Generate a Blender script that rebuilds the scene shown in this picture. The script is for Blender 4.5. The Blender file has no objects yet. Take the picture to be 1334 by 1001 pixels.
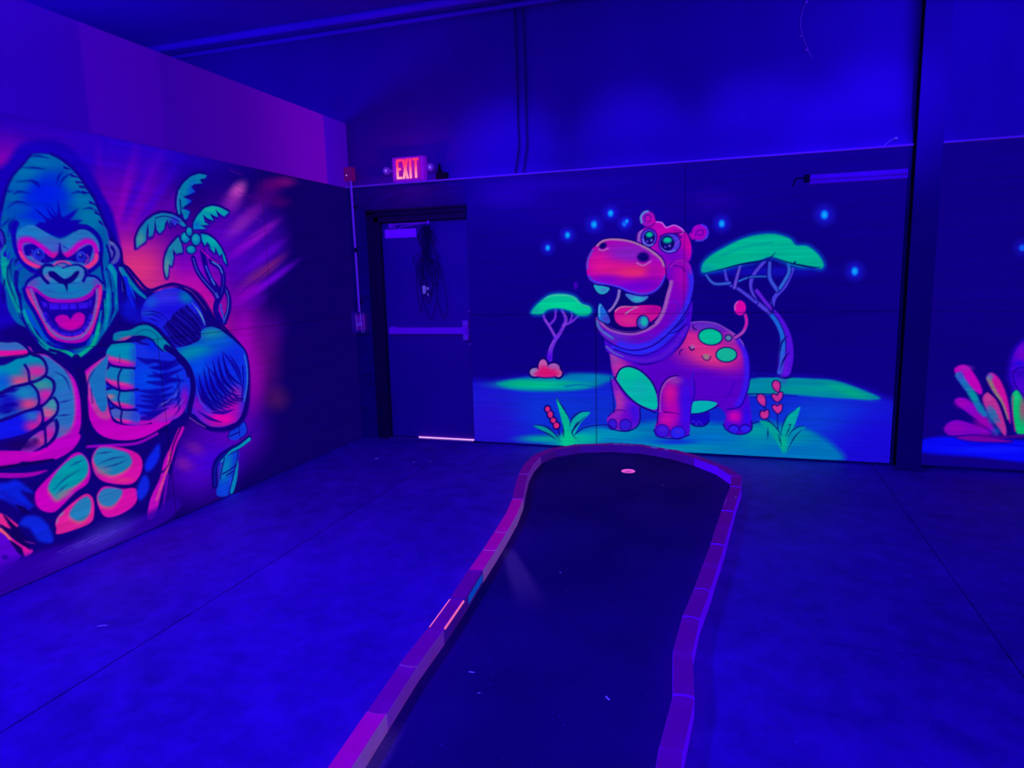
import bpy, bmesh, math, random
import numpy as np
from mathutils import Vector, Matrix
random.seed(7)
sc = bpy.context.scene
COL = sc.collection
sc.view_settings.view_transform = 'Standard'
sc.view_settings.look = 'None'
sc.view_settings.exposure = 0.0
sc.view_settings.gamma = 1.0

# ------------------------------------------------------------------ helpers
def lin(c):
    out = []
    for v in c[:3]:
        v = v / 255.0
        out.append(v / 12.92 if v <= 0.04045 else ((v + 0.055) / 1.055) ** 2.4)
    return tuple(out)

def tag(o, label=None, cat=None, group=None, kind=None):
    if label: o['label'] = label
    if cat: o['category'] = cat
    if group: o['group'] = group
    if kind: o['kind'] = kind
    return o

def link(o, parent=None):
    COL.objects.link(o)
    if parent is not None:
        o.parent = parent
        o.matrix_parent_inverse = Matrix.Translation(-parent.location) if parent.type == 'EMPTY' and parent.rotation_euler[:] == (0.0, 0.0, 0.0) else parent.matrix_basis.inverted()
    return o

def empty(name, loc, label, cat, group=None):
    o = bpy.data.objects.new(name, None)
    o.location = loc
    o.empty_display_size = 0.1
    COL.objects.link(o)
    return tag(o, label, cat, group)

def obj(name, bm, mat, parent=None, smooth=False):
    me = bpy.data.meshes.new(name)
    bmesh.ops.recalc_face_normals(bm, faces=bm.faces)
    bm.to_mesh(me); bm.free()
    if smooth:
        for p in me.polygons: p.use_smooth = True
    me.materials.append(mat)
    return link(bpy.data.objects.new(name, me), parent)

def add_box(bm, x0, x1, y0, y1, z0, z1, bev=0.0, seg=2):
    r = bmesh.ops.create_cube(bm, size=1.0, matrix=Matrix.Translation(((x0+x1)/2, (y0+y1)/2, (z0+z1)/2)) @ Matrix.Diagonal((x1-x0, y1-y0, z1-z0, 1)))
    if bev > 0:
        es = list({e for v in r['verts'] for e in v.link_edges})
        bmesh.ops.bevel(bm, geom=es, offset=bev, segments=seg, affect='EDGES', profile=0.6)
    return bm

def box(*a, **k):
    return add_box(bmesh.new(), *a, **k)

def add_cyl(bm, p0, p1, r0, r1=None, n=20):
    p0, p1 = Vector(p0), Vector(p1); d = p1 - p0
    m = Matrix.Translation((p0 + p1) / 2) @ d.to_track_quat('Z', 'Y').to_matrix().to_4x4()
    bmesh.ops.create_cone(bm, cap_ends=True, segments=n, radius1=r0, radius2=r0 if r1 is None else r1, depth=d.length, matrix=m)
    return bm

def cr(pts, n=6):
    P = [Vector(p) for p in pts]; out = []
    for i in range(len(P) - 1):
        a, b, c, d = P[max(i-1, 0)], P[i], P[i+1], P[min(i+2, len(P)-1)]
        for k in range(n):
            t = k / n
            out.append(0.5 * ((2*b) + (c-a)*t + (2*a-5*b+4*c-d)*t*t + (3*b-a-3*c+d)*t**3))
    out.append(P[-1]); return out

def add_tube(bm, pts, r, n=8):
    P = [Vector(p) for p in pts]; rings = []
    ref = Vector((0.31, 0.2, 0.93))
    for i, p in enumerate(P):
        t = (P[min(i+1, len(P)-1)] - P[max(i-1, 0)]).normalized()
        a = t.cross(ref)
        if a.length < 1e-4: a = t.cross(Vector((1, 0, 0)))
        a.normalize(); b = t.cross(a)
        rings.append([bm.verts.new(p + (a*math.cos(2*math.pi*k/n) + b*math.sin(2*math.pi*k/n))*r) for k in range(n)])
    for u, v in zip(rings, rings[1:]):
        for k in range(n): bm.faces.new((u[k], u[(k+1) % n], v[(k+1) % n], v[k]))
    bm.faces.new(rings[0][::-1]); bm.faces.new(rings[-1])
    return bm

def add_lathe(bm, prof, center, axis='Z', n=28):
    c = Vector(center); rings = []
    for r, h in prof:
        ring = []
        for k in range(n):
            a = 2*math.pi*k/n
            p = Vector((r*math.cos(a), r*math.sin(a), h)) if axis == 'Z' else Vector((r*math.cos(a), -h, r*math.sin(a)))
            ring.append(bm.verts.new(c + p))
        rings.append(ring)
    for u, v in zip(rings, rings[1:]):
        for k in range(n): bm.faces.new((u[k], u[(k+1) % n], v[(k+1) % n], v[k]))
    bm.faces.new(rings[0][::-1]); bm.faces.new(rings[-1])
    return bm

def prism(bm, poly, z0, z1):
    lo = [bm.verts.new((x, y, z0)) for x, y in poly]; hi = [bm.verts.new((x, y, z1)) for x, y in poly]
    n = len(poly)
    bm.faces.new(lo[::-1]); bm.faces.new(hi)
    for i in range(n): bm.faces.new((lo[i], lo[(i+1) % n], hi[(i+1) % n], hi[i]))
    return bm

# ------------------------------------------------------------------ materials
class NT:
    def __init__(s, name):
        s.m = bpy.data.materials.new(name); s.m.use_nodes = True
        s.t = s.m.node_tree; s.b = s.t.nodes['Principled BSDF']
    def n(s, kind, **kw):
        x = s.t.nodes.new(kind)
        for k, v in kw.items():
            if k in x.inputs.keys(): x.inputs[k].default_value = v
            else: setattr(x, k, v)
        return x
    def l(s, a, b): s.t.links.new(a, b)

def mat(name, base, rough=0.6, var=0.15, scale=8.0, emit=None, es=0.0, metal=0.0, bump=0.0, stretch=None, spec=0.3):
    q = NT(name); b = q.b
    tc = q.n('ShaderNodeTexCoord'); mp = q.n('ShaderNodeMapping')
    if stretch: mp.inputs['Scale'].default_value = stretch
    q.l(tc.outputs['Object'], mp.inputs['Vector'])
    nz = q.n('ShaderNodeTexNoise', Scale=scale, Detail=6.0, Roughness=0.6); q.l(mp.outputs['Vector'], nz.inputs['Vector'])
    rp = q.n('ShaderNodeValToRGB')
    rp.color_ramp.elements[0].position = 0.3; rp.color_ramp.elements[1].position = 0.7
    rp.color_ramp.elements[0].color = tuple(v*(1-var) for v in base) + (1,)
    rp.color_ramp.elements[1].color = tuple(min(1, v*(1+var)) for v in base) + (1,)
    q.l(nz.outputs['Fac'], rp.inputs['Fac']); q.l(rp.outputs['Color'], b.inputs['Base Color'])
    b.inputs['Roughness'].default_value = rough; b.inputs['Metallic'].default_value = metal
    b.inputs['Specular IOR Level'].default_value = spec
    if bump:
        bp = q.n('ShaderNodeBump', Strength=bump, Distance=0.01); q.l(nz.outputs['Fac'], bp.inputs['Height']); q.l(bp.outputs['Normal'], b.inputs['Normal'])
    if emit:
        b.inputs['Emission Color'].default_value = tuple(emit) + (1,); b.inputs['Emission Strength'].default_value = es
    return q.m

def paint_mat(name, k_emit, k_base):
    q = NT(name); b = q.b
    at = q.n('ShaderNodeAttribute', attribute_name='paint')
    tc = q.n('ShaderNodeTexCoord'); mp = q.n('ShaderNodeMapping'); mp.inputs['Scale'].default_value = (3, 3, 60)
    q.l(tc.outputs['Object'], mp.inputs['Vector'])
    nz = q.n('ShaderNodeTexNoise', Scale=2.0, Detail=5.0); q.l(mp.outputs['Vector'], nz.inputs['Vector'])
    mr = q.n('ShaderNodeMapRange'); mr.inputs['From Min'].default_value = 0.3; mr.inputs['From Max'].default_value = 0.7
    mr.inputs['To Min'].default_value = 0.93; mr.inputs['To Max'].default_value = 1.05
    q.l(nz.outputs['Fac'], mr.inputs['Value'])
    v1 = q.n('ShaderNodeVectorMath', operation='SCALE'); q.l(at.outputs['Color'], v1.inputs[0]); q.l(mr.outputs['Result'], v1.inputs['Scale'])
    v2 = q.n('ShaderNodeVectorMath', operation='SCALE'); v2.inputs['Scale'].default_value = k_base; q.l(v1.outputs['Vector'], v2.inputs[0])
    q.l(v2.outputs['Vector'], b.inputs['Base Color']); q.l(v1.outputs['Vector'], b.inputs['Emission Color'])
    b.inputs['Emission Strength'].default_value = k_emit; b.inputs['Roughness'].default_value = 0.75
    b.inputs['Specular IOR Level'].default_value = 0.1
    return q.m

# ------------------------------------------------------------------ the mural painter (works in wall millimetres)
GORILLA_PAINT = [
("G",[2601,2393],[-0.000813,-0.00011,-0.000545,-0.00324],(38,0,200),0.95,0),
("G",[3288,2315],[-0.00292,-0.000409,-0.000959,-0.00538],(42,0,180),0.8,0),
("G",[3041,2339],[-0.0033,-0.000456,-0.00199,-0.0115],(62,0,180),0.5,0),
("G",[2879,1667],[-0.00238,-0.000325,-1.2e-05,-0.00241],(150,0,185),0.9,0),
("G",[2635,1943],[-0.00435,0.000828,-0.00113,-0.004],(150,0,180),0.75,0),
("G",[3279,2159],[-0.00759,-0.00106,-0.000859,-0.0063],(135,0,165),0.9,0),
("G",[3331,2010],[-0.0131,-0.00184,-0.000649,-0.00663],(160,0,170),0.8,0),
("G",[2121,1660],[-0.00181,-0.000238,-7.98e-06,-0.00277],(130,0,200),0.85,0),
("G",[2543,1669],[-0.00394,-0.000529,-1.92e-05,-0.00385],(225,50,120),0.95,0),
("G",[2441,1450],[-0.00272,-0.000363,0.000217,-0.0051],(215,45,135),0.85,0),
("G",[2023,1486],[-0.00344,-0.00045,0.000176,-0.00552],(205,10,170),0.85,0),
("G",[1920,1247],[-0.00544,-0.000705,0.000441,-0.00566],(240,40,120),0.8,0),
("G",[1631,1096],[-0.00447,-0.00057,0.000247,-0.00243],(170,0,190),0.9,0),
("G",[1860,488],[-0.00245,-0.000314,0.000764,-0.00342],(100,0,200),0.85,0),
("G",[2229,296],[-0.00279,-0.000365,0.00113,-0.00402],(82,0,205),0.85,0),
("G",[2387,2220],[-0.00121,0.00386,-0.0178,-0.0133],(75,0,205),0.6,0),
("G",[2526,2216],[-0.000353,0.00451,-0.0257,-0.0109],(105,0,190),0.5,0),
("G",[2265,2211],[-0.00172,0.004,-0.0182,-0.0167],(38,0,205),0.6,0),
("G",[2176,2113],[-0.00244,0.00417,-0.0161,-0.0182],(125,0,200),0.45,0),
("G",[2655,2187],[0.000462,0.00489,-0.0237,-0.00419],(70,0,190),0.4,0),
("G",[2471,2117],[-0.00125,0.00469,-0.0278,-0.0181],(45,0,200),0.5,0),
("G",[2722,2265],[0.00167,0.00775,-0.0275,-0.00092],(95,0,180),0.4,0),
("G",[2448,2073],[-0.00356,-0.000477,-0.000361,-0.00389],(112,0,190),0.75,0),
("G",[1478,1819],[-0.00266,-0.0014,0.000393,-0.00263],(80,0,190),0.85,0),
("G",[1300,1795],[-0.00357,-0.000449,-0.000108,-0.00418],(60,0,170),0.6,0),
("G",[1752,1948],[-0.00424,-0.000548,-0.000209,-0.00367],(95,0,200),0.6,0),
("G",[2491,2138],[-0.00124,0.00471,-0.0282,-0.0183],(40,0,200),0.55,0),
("G",[2355,2096],[-0.00198,0.00425,-0.0246,-0.0226],(50,0,205),0.5,0),
("G",[2590,2073],[-0.000475,0.00586,-0.0365,-0.014],(150,0,185),0.5,0),
("G",[2231,1989],[-0.00357,0.00526,-0.0249,-0.0302],(155,0,190),0.5,0),
("G",[1551,2251],[-0.00443,0.00914,-0.0116,-0.0142],(205,80,180),0.85,0),
("G",[1620,2166],[-0.00364,0.00715,-0.00875,-0.0107],(170,40,190),0.6,0),
("G",[1530,2017],[-0.00306,0.00412,-0.00972,-0.0157],(150,40,190),0.7,0),
("G",[1376,1922],[-0.00245,0.00269,-0.0122,-0.0241],(165,20,200),0.8,0),
("G",[1537,1834],[-0.00345,0.00359,-0.0125,-0.0248],(120,0,205),0.7,0),
("G",[1302,1777],[-0.00241,0.00271,-0.0115,-0.0233],(100,0,205),0.75,0),
("G",[1268,1675],[-0.00286,0.00343,-0.0114,-0.0225],(122,30,115),0.85,0),
("G",[1460,1615],[-0.00361,0.0041,-0.0119,-0.0233],(120,30,130),0.6,0),
("G",[1261,1578],[-0.00195,0.00195,-0.012,-0.0281],(115,0,222),0.85,0),
("G",[1546,1488],[-0.00425,0.00305,-0.00532,-0.0156],(150,0,200),0.7,0),
("G",[1439,1425],[-0.00618,0.00449,-0.00618,-0.019],(85,0,180),0.6,0),
("G",[1127,2345],[-0.00493,0.000815,-0.00416,-0.0186],(105,0,120),0.75,0),
("G",[942,2386],[-0.0075,-0.00093,-0.00281,-0.0232],(130,10,120),0.6,0),
("G",[1235,2238],[-0.00465,0.000736,-0.00356,-0.0169],(95,0,130),0.6,0),
("G",[1045,2209],[-0.00703,0.000133,-0.00343,-0.0235],(90,0,110),0.5,0),
("G",[1379,2114],[-0.00464,0.00486,-0.00948,-0.0187],(110,10,160),0.6,0),
("G",[1310,1187],[-0.00521,-0.000654,0.000432,-0.00539],(85,0,150),0.6,0),
("G",[1410,920],[-0.00484,-0.000609,0.000418,-0.00324],(120,10,130),0.55,0),
("G",[1284,617],[-0.00627,-0.000783,0.00174,-0.00975],(110,30,90),0.45,0),
("G",[1565,789],[-0.00697,-0.000885,0.000646,-0.00413],(165,0,185),0.6,0),
("G",[2327,351],[-0.00852,-0.0058,0.0108,-0.0186],(130,30,150),0.6,0),
("G",[2212,429],[-0.007,-0.00762,0.0137,-0.0185],(140,40,140),0.45,0),
("G",[2005,291],[-0.00426,-0.000551,0.00259,-0.00963],(55,0,215),0.6,0),
("S",[1616,2386,1485,2370],(110,15,150),0.5,4.0,4.0,4.0,6.8),
("S",[1604,2289,1472,2271],(110,15,150),0.5,4.0,4.0,4.0,6.8),
("S",[1666,2184,1537,2163],(110,15,150),0.5,4.0,4.0,4.0,6.8),
("S",[1552,2239,1418,2220],(110,15,150),0.5,4.0,4.0,4.0,6.9),
("S",[1499,2133,1361,2110],(110,15,150),0.5,4.1,4.1,4.1,7.0),
("S",[1437,2069,1297,2044],(110,15,150),0.5,4.1,4.1,4.1,7.1),
("S",[1686,1458,1540,1535],(60,0,140),0.4,3.5,3.5,3.5,8.7),
("S",[1641,1479,1494,1557],(60,0,140),0.4,3.5,3.5,3.5,8.7),
("S",[1596,1501,1446,1580],(60,0,140),0.4,3.5,3.5,3.5,8.8),
("S",[1550,1523,1398,1603],(60,0,140),0.4,3.5,3.5,3.5,8.9),
("S",[1504,1545,1349,1627],(60,0,140),0.4,3.6,3.6,3.6,8.9),
("S",[1457,1568,1299,1651],(60,0,140),0.4,3.6,3.6,3.6,9.0),
("S",[1409,1591,1249,1675],(60,0,140),0.4,3.6,3.6,3.6,9.1),
("S",[1360,1615,1198,1700],(60,0,140),0.4,3.7,3.7,3.7,9.1),
("S",[1310,1639,1145,1725],(60,0,140),0.4,3.7,3.7,3.7,9.2),
("S",[1260,1663,1092,1751],(60,0,140),0.4,3.7,3.7,3.7,9.3),
("S",[1209,1687,1039,1777],(60,0,140),0.4,3.7,3.7,3.7,9.4),
("S",[1646,1831,1532,1869],(70,0,150),0.4,3.4,3.4,3.4,8.6),
("S",[1602,1849,1478,1888],(70,0,150),0.4,3.5,3.5,3.5,8.7),
("S",[1558,1868,1422,1908],(70,0,150),0.4,3.5,3.5,3.5,8.7),
("S",[1513,1887,1366,1929],(70,0,150),0.4,3.5,3.5,3.5,8.8),
("S",[1467,1906,1309,1949],(70,0,150),0.4,3.6,3.6,3.6,8.9),
("S",[1420,1926,1250,1970],(70,0,150),0.4,3.6,3.6,3.6,9.0),
("S",[1373,1946,1190,1992],(70,0,150),0.4,3.6,3.6,3.6,9.0),
("S",[1325,1966,1129,2013],(70,0,150),0.4,3.6,3.6,3.6,9.1),
("P","painted_palm_tree"),
("S",[2025,1754,1999,1642,1928,1542,1855,1430,1839,1295],(110,0,200),0.6,27.1,23.2,23.2,15.5),
("S",[2063,1738,2038,1657,1976,1581,1900,1510,1873,1463],(18,0,140),1,22.9,22.9,22.9,6.1),
("S",[1970,1785,1952,1680,1920,1603,1864,1533,1835,1501],(18,0,140),1,25.2,25.2,25.2,6.2),
("S",[1893,1726,1822,1688,1790,1634,1793,1571,1825,1492,1877,1431,1896,1370,1862,1297],(18,0,140),1,26.6,26.6,26.6,6.3),
("S",[1776,1523,1750,1458,1760,1378,1818,1286],(18,0,140),1,25.0,25.0,25.0,6.4),
("S",[2063,1738,2038,1657,1976,1581,1900,1510,1873,1463],(75,80,205),1,3.5,3.5,3.5,3.8),
("S",[1951,1687,1935,1649,1909,1603,1887,1564],(50,60,212),1,7.7,7.7,7.7,3.9),
("S",[1910,1595,1883,1556],(60,110,205),1,4.7,4.7,4.7,3.9),
("S",[1884,1719,1822,1688,1795,1641],(65,115,205),1,6.3,6.3,6.3,3.9),
("S",[1791,1626,1793,1571,1825,1492],(45,40,180),1,4.0,4.0,4.0,4.0),
("S",[1771,1515,1756,1458,1772,1379,1816,1302],(75,115,205),1,3.6,3.6,3.6,4.0),
("S",[1875,1494,1861,1470],(50,80,205),1,8.6,8.6,8.6,3.9),
("S",[1841,1414,1836,1366,1824,1326,1824,1286],(35,70,205),1,7.2,7.2,7.2,4.0),
("S",[1978,1800,1912,1749,1809,1704],(195,0,185),0.9,6.2,3.1,3.1,6.2),
("S",[2162,2021,2163,2104,2136,2184,2084,2241,2012,2292,1932,2321,1860,2320,1878,2297,1933,2278,1912,2259,1993,2243,2021,2218,1987,2195,2049,2167,2101,2145,2029,2129,2075,2097,2119,2069,2055,2056,2082,2008,2108,1997,2123,2042,2162,2021],(20,0,150),0.75,13.8,13.8,13.8,8.7),
("S",[2526,1794,2523,1853,2485,1914,2429,1966,2366,2005,2293,2027,2209,2023,2144,2001,2097,1956,2131,1950,2176,1975,2202,1952,2221,1986,2239,1938,2253,1978,2260,1984,2290,1929,2334,1894,2354,1916,2359,1977,2368,1936,2390,1880,2425,1864,2419,1950,2438,1903,2449,1843,2495,1815,2526,1794],(20,0,150),0.75,13.1,13.1,13.1,8.3),
("S",[2037,1938,2029,1981,1982,2038,1910,2090,1836,2111,1763,2108,1669,2083,1724,2046,1773,2067,1801,2087,1786,2037,1835,2046,1861,2056,1835,2010,1901,2022,1932,2041,1923,1992,1884,1978,1969,1967,1915,1948,2037,1938],(20,0,150),0.75,14.3,14.3,14.3,9.1),
("S",[1970,1910,1907,1906,1839,1872,1786,1822,1752,1757,1740,1697,1769,1730,1777,1783,1807,1762,1842,1820,1856,1781,1901,1815,1916,1856,1948,1829,1962,1854,1970,1910],(20,0,150),0.75,14.5,14.5,14.5,9.2),
("S",[2180,1881,2158,1834,2153,1779,2194,1772,2207,1766,2235,1795,2238,1741,2261,1686,2283,1698,2300,1626,2318,1609,2325,1668,2312,1739,2268,1809,2180,1881],(20,0,150),0.75,13.4,13.4,13.4,8.5),
("F",[2162,2021,2163,2104,2136,2184,2084,2241,2012,2292,1932,2321,1860,2320,1878,2297,1933,2278,1912,2259,1993,2243,2021,2218,1987,2195,2049,2167,2101,2145,2029,2129,2075,2097,2119,2069,2055,2056,2082,2008,2108,1997,2123,2042],(5,122,170),1,3.7,0),
("F",[2526,1794,2523,1853,2485,1914,2429,1966,2366,2005,2293,2027,2209,2023,2144,2001,2097,1956,2131,1950,2176,1975,2202,1952,2221,1986,2239,1938,2253,1978,2260,1984,2290,1929,2334,1894,2354,1916,2359,1977,2368,1936,2390,1880,2425,1864,2419,1950,2438,1903,2449,1843,2495,1815],(15,122,170),1,3.5,0),
("F",[2037,1938,2029,1981,1982,2038,1910,2090,1836,2111,1763,2108,1669,2083,1724,2046,1773,2067,1801,2087,1786,2037,1835,2046,1861,2056,1835,2010,1901,2022,1932,2041,1923,1992,1884,1978,1969,1967,1915,1948],(0,150,172),1,3.9,0),
("F",[1970,1910,1907,1906,1839,1872,1786,1822,1752,1757,1740,1697,1769,1730,1777,1783,1807,1762,1842,1820,1856,1781,1901,1815,1916,1856,1948,1829,1962,1854],(0,145,172),1,3.9,0),
("F",[2180,1881,2158,1834,2153,1779,2194,1772,2207,1766,2235,1795,2238,1741,2261,1686,2283,1698,2300,1626,2318,1609,2325,1668,2312,1739,2268,1809],(25,125,165),1,3.6,0),
("C",[2162,2021,2163,2104,2136,2184,2084,2241,2012,2292,1932,2321,1860,2320,1878,2297,1933,2278,1912,2259,1993,2243,2021,2218,1987,2195,2049,2167,2101,2145,2029,2129,2075,2097,2119,2069,2055,2056,2082,2008,2108,1997,2123,2042],1.9),
("G",[2017,2124],[-0.0198,-0.0026,-0.000775,-0.00815],(0,50,225),0.75,0),
("G",[2077,2045],[-0.0303,-0.00399,-0.0022,-0.0274],(0,120,180),0.6,0),
("S",[2161,2027,2158,2105,2133,2179],(60,110,190),1,4.3,4.3,4.3,3.7),
("C",None,0),
("C",[2526,1794,2523,1853,2485,1914,2429,1966,2366,2005,2293,2027,2209,2023,2144,2001,2097,1956,2131,1950,2176,1975,2202,1952,2221,1986,2239,1938,2253,1978,2260,1984,2290,1929,2334,1894,2354,1916,2359,1977,2368,1936,2390,1880,2425,1864,2419,1950,2438,1903,2449,1843,2495,1815],1.8),
("G",[2199,1976],[-0.0212,-0.0028,-0.0019,-0.0279],(50,40,220),0.9,0),
("G",[2491,1849],[-0.0286,-0.00383,-0.000878,-0.0197],(80,150,150),0.8,0),
("G",[2305,1934],[-0.0331,-0.0044,-0.00173,-0.0285],(0,140,165),0.8,0),
("C",None,0),
("C",[2037,1938,2029,1981,1982,2038,1910,2090,1836,2111,1763,2108,1669,2083,1724,2046,1773,2067,1801,2087,1786,2037,1835,2046,1861,2056,1835,2010,1901,2022,1932,2041,1923,1992,1884,1978,1969,1967,1915,1948],1.9),
("G",[1838,2090],[-0.00922,-0.0012,-0.00335,-0.0392],(20,185,160),0.8,0),
("G",[2004,1965],[-0.0234,-0.00307,-0.00203,-0.0322],(0,80,210),0.6,0),
("C",None,0),
("C",[1970,1910,1907,1906,1839,1872,1786,1822,1752,1757,1740,1697,1769,1730,1777,1783,1807,1762,1842,1820,1856,1781,1901,1815,1916,1856,1948,1829,1962,1854],2.0),
("G",[1858,1871],[-0.0122,-0.00159,-0.00112,-0.0259],(0,180,165),0.7,0),
("C",None,0),
("C",[2180,1881,2158,1834,2153,1779,2194,1772,2207,1766,2235,1795,2238,1741,2261,1686,2283,1698,2300,1626,2318,1609,2325,1668,2312,1739,2268,1809],1.8),
("G",[2308,1680],[-0.0261,-0.00347,-0.000109,-0.0153],(90,140,150),0.85,0),
("C",None,0),
("S",[2162,2015,2175,2103,2148,2183,2092,2246,2015,2301,1931,2331,1865,2330],(12,0,120),1,6.4,6.4,6.4,3.1),
("S",[2541,1785,2533,1853,2496,1917,2435,1974,2369,2013,2291,2037,2203,2033,2139,2010,2092,1965],(12,0,120),1,5.7,5.7,5.7,2.9),
("S",[2354,1989,2296,2005,2227,2004,2151,1979],(12,0,120),1,3.1,3.1,3.1,3.0),
("S",[2046,1937,2040,1981,1990,2040,1918,2096,1834,2122,1752,2120,1666,2088],(12,0,120),1,5.9,5.9,5.9,3.2),
("S",[1967,1920,1897,1914,1829,1879,1776,1822,1742,1757,1735,1697],(12,0,120),1,5.6,5.6,5.6,3.3),
("S",[2179,1887,2272,1812,2317,1739,2333,1668,2322,1606],(12,0,120),1,4.7,4.7,4.7,3.0),
("S",[2138,2016,2130,2077,2132,2125],(12,0,120),1,4.8,4.8,4.8,3.1),
("S",[2101,2146,2012,2164],(12,0,120),1,1.0,6.5,0.6,3.1),
("S",[2119,2072,2036,2104],(12,0,120),1,1.0,6.4,0.6,3.1),
("S",[2021,2221,1915,2252],(12,0,120),1,1.0,6.5,0.7,3.1),
("S",[1933,2278,1871,2289],(12,0,120),1,1.0,6.6,0.7,3.2),
("S",[2359,1977,2366,1895],(12,0,120),1,0.9,6.1,0.6,2.9),
("S",[2419,1950,2433,1858],(12,0,120),1,0.9,6.0,0.6,2.9),
("S",[2260,1984,2290,1929],(12,0,120),1,0.9,6.2,0.6,3.0),
("S",[2233,1986,2243,1938],(12,0,120),1,0.9,6.3,0.6,3.0),
("S",[1932,2041,1861,1986],(12,0,120),1,1.0,6.7,0.7,3.2),
("S",[1861,2056,1822,2008],(12,0,120),1,1.0,6.8,0.7,3.3),
("S",[1801,2087,1771,2044],(12,0,120),1,1.0,6.8,0.7,3.3),
("S",[1916,1856,1884,1806],(12,0,120),1,1.0,6.7,0.7,3.2),
("S",[1842,1820,1842,1781],(12,0,120),1,1.0,6.8,0.7,3.3),
("S",[2235,1795,2231,1735],(12,0,120),1,0.9,6.3,0.6,3.0),
("S",[1962,1854,1949,1823],(12,0,120),1,1.0,6.7,0.7,3.2),
("G",[2116,1878],[-0.0203,-0.00268,-0.0011,-0.0234],(12,0,120),1,1),
("G",[2116,1878],[-0.0265,-0.00349,-0.00138,-0.0292],(0,120,180),1,1),
("G",[2122,1884],[-0.038,-0.005,-0.00236,-0.0488],(20,165,170),0.8,0),
("G",[2076,1920],[-0.0274,-0.00359,-0.0015,-0.0271],(12,0,120),1,1),
("G",[2076,1920],[-0.0401,-0.00527,-0.00195,-0.0354],(0,120,180),1,1),
("G",[2081,1926],[-0.0575,-0.00755,-0.00333,-0.0591],(20,165,170),0.8,0),
("G",[2021,1870],[-0.0196,-0.00256,-0.000942,-0.0211],(12,0,120),1,1),
("G",[2021,1870],[-0.0255,-0.00334,-0.00115,-0.0259],(0,120,180),1,1),
("G",[2027,1876],[-0.0366,-0.00479,-0.00198,-0.0432],(20,165,170),0.8,0),
("G",[2075,1799],[-0.0199,-0.00261,-0.000885,-0.0288],(12,0,120),1,1),
("G",[2075,1799],[-0.026,-0.00341,-0.00118,-0.0384],(0,120,180),1,1),
("G",[2081,1805],[-0.0372,-0.00488,-0.00205,-0.0642],(20,165,170),0.8,0),
("S",[2105,1897,2083,1880],(12,0,120),1,3.2,3.2,3.2,2.5),
("P","painted_palm_trunk"),
("F",[2061,47,2012,154,1949,276,1898,345,1791,318,1816,216,1871,124,1920,26,1943,-2],(12,58,205),1,11.5,1),
("G",[1944,216],[-0.014,-0.0064,0.0033,-0.00744],(0,140,185),0.8,0),
("G",[1986,76],[-0.0174,-0.00225,0.00529,-0.0171],(12,70,225),0.7,0),
("G",[1902,98],[-0.0435,-0.00559,0.00975,-0.0324],(40,80,245),0.8,0),
("F",[1919,32,1865,134,1813,239,1812,191,1846,81,1898,7],(0,130,185),1,7.0,1),
("F",[1887,436,1852,486,1790,520,1730,530,1689,486,1689,431,1746,402,1823,397],(15,55,218),1,7.0,1),
("S",[1894,414,1885,453,1834,500,1729,533,1684,479,1690,420,1773,394],(14,0,120),1,4.5,4.5,4.5,4.7),
("S",[1875,439,1766,449],(14,0,120),1,4.5,4.5,4.5,4.6),
("S",[1756,524,1769,420],(14,0,120),1,3.8,3.8,3.8,4.7),
("S",[2066,124,2053,247,1996,306,1880,334,1779,345,1662,377],(14,0,120),1,29.8,25.3,25.3,6.9),
("S",[1984,274,1882,323,1780,336,1663,368],(0,145,185),1,5.8,15.1,15.1,7.0),
("S",[2066,124,2049,234,1994,294,1931,318],(10,20,150),1,10.2,10.2,10.2,11.2),
("S",[2012,154,1969,247,1947,293],(14,0,120),1,5.2,5.2,5.2,4.5),
("S",[1938,14,1884,116,1818,241,1799,320],(14,0,120),1,5.3,5.3,5.3,4.6),
("S",[1981,180,1899,192,1830,208],(14,0,120),1,5.2,5.2,5.2,4.6),
("S",[1944,158,1868,171],(14,0,120),1,5.2,5.2,5.2,4.6),
("S",[1683,418,1613,414,1536,422,1530,470,1575,498,1621,495],(35,0,165),0.8,4.8,4.8,4.8,7.2),
("P","painted_gorilla"),
("F",[3642,1337,3494,2383,3318,2105,3222,2232,3089,2303,2979,2310,2871,2256,2769,2108,2689,1939,2659,1760,2617,1668,2518,1550,2338,1521,2182,1558,2023,1486,1876,1288,1732,1163,1608,1005,1599,794,1664,565,1820,479,2053,519,2221,633,2310,588,2428,352,2589,112,2911,102,3208,145,3428,166,3589,169,3813,128],(15,0,118),1,23.4,1),
("F",[3532,2114,3309,2170,3194,2294,3062,2347,2929,2346,2814,2252,2733,2112,2662,1941,2705,1622,3300,1387,3631,1410],(22,0,175),1,32.8,1),
("F",[3134,2259,3082,2273,3018,2278,2978,2262,2937,2239,2897,2211,2857,2164,2833,2127,2793,2074,2771,2014,2747,1963,2730,1912,2723,1869,2719,1805,2728,1740,2751,1664,2730,1632,2698,1582,2680,1510,2692,1455,2708,1411,2760,1359,2812,1302,2848,1267,2898,1218,2981,1179,3031,1150,3072,1179,3134,1209,3174,1231,3215,1271,3245,1313,3284,1355,3325,1378,3353,1418,3369,1471,3368,1550,3384,1597,3379,1639,3348,1690,3337,1736,3352,1796,3354,1846,3342,1901,3323,1966,3306,2023,3279,2085,3245,2139,3198,2189],(0,88,166),1,5.1,1),
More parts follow.
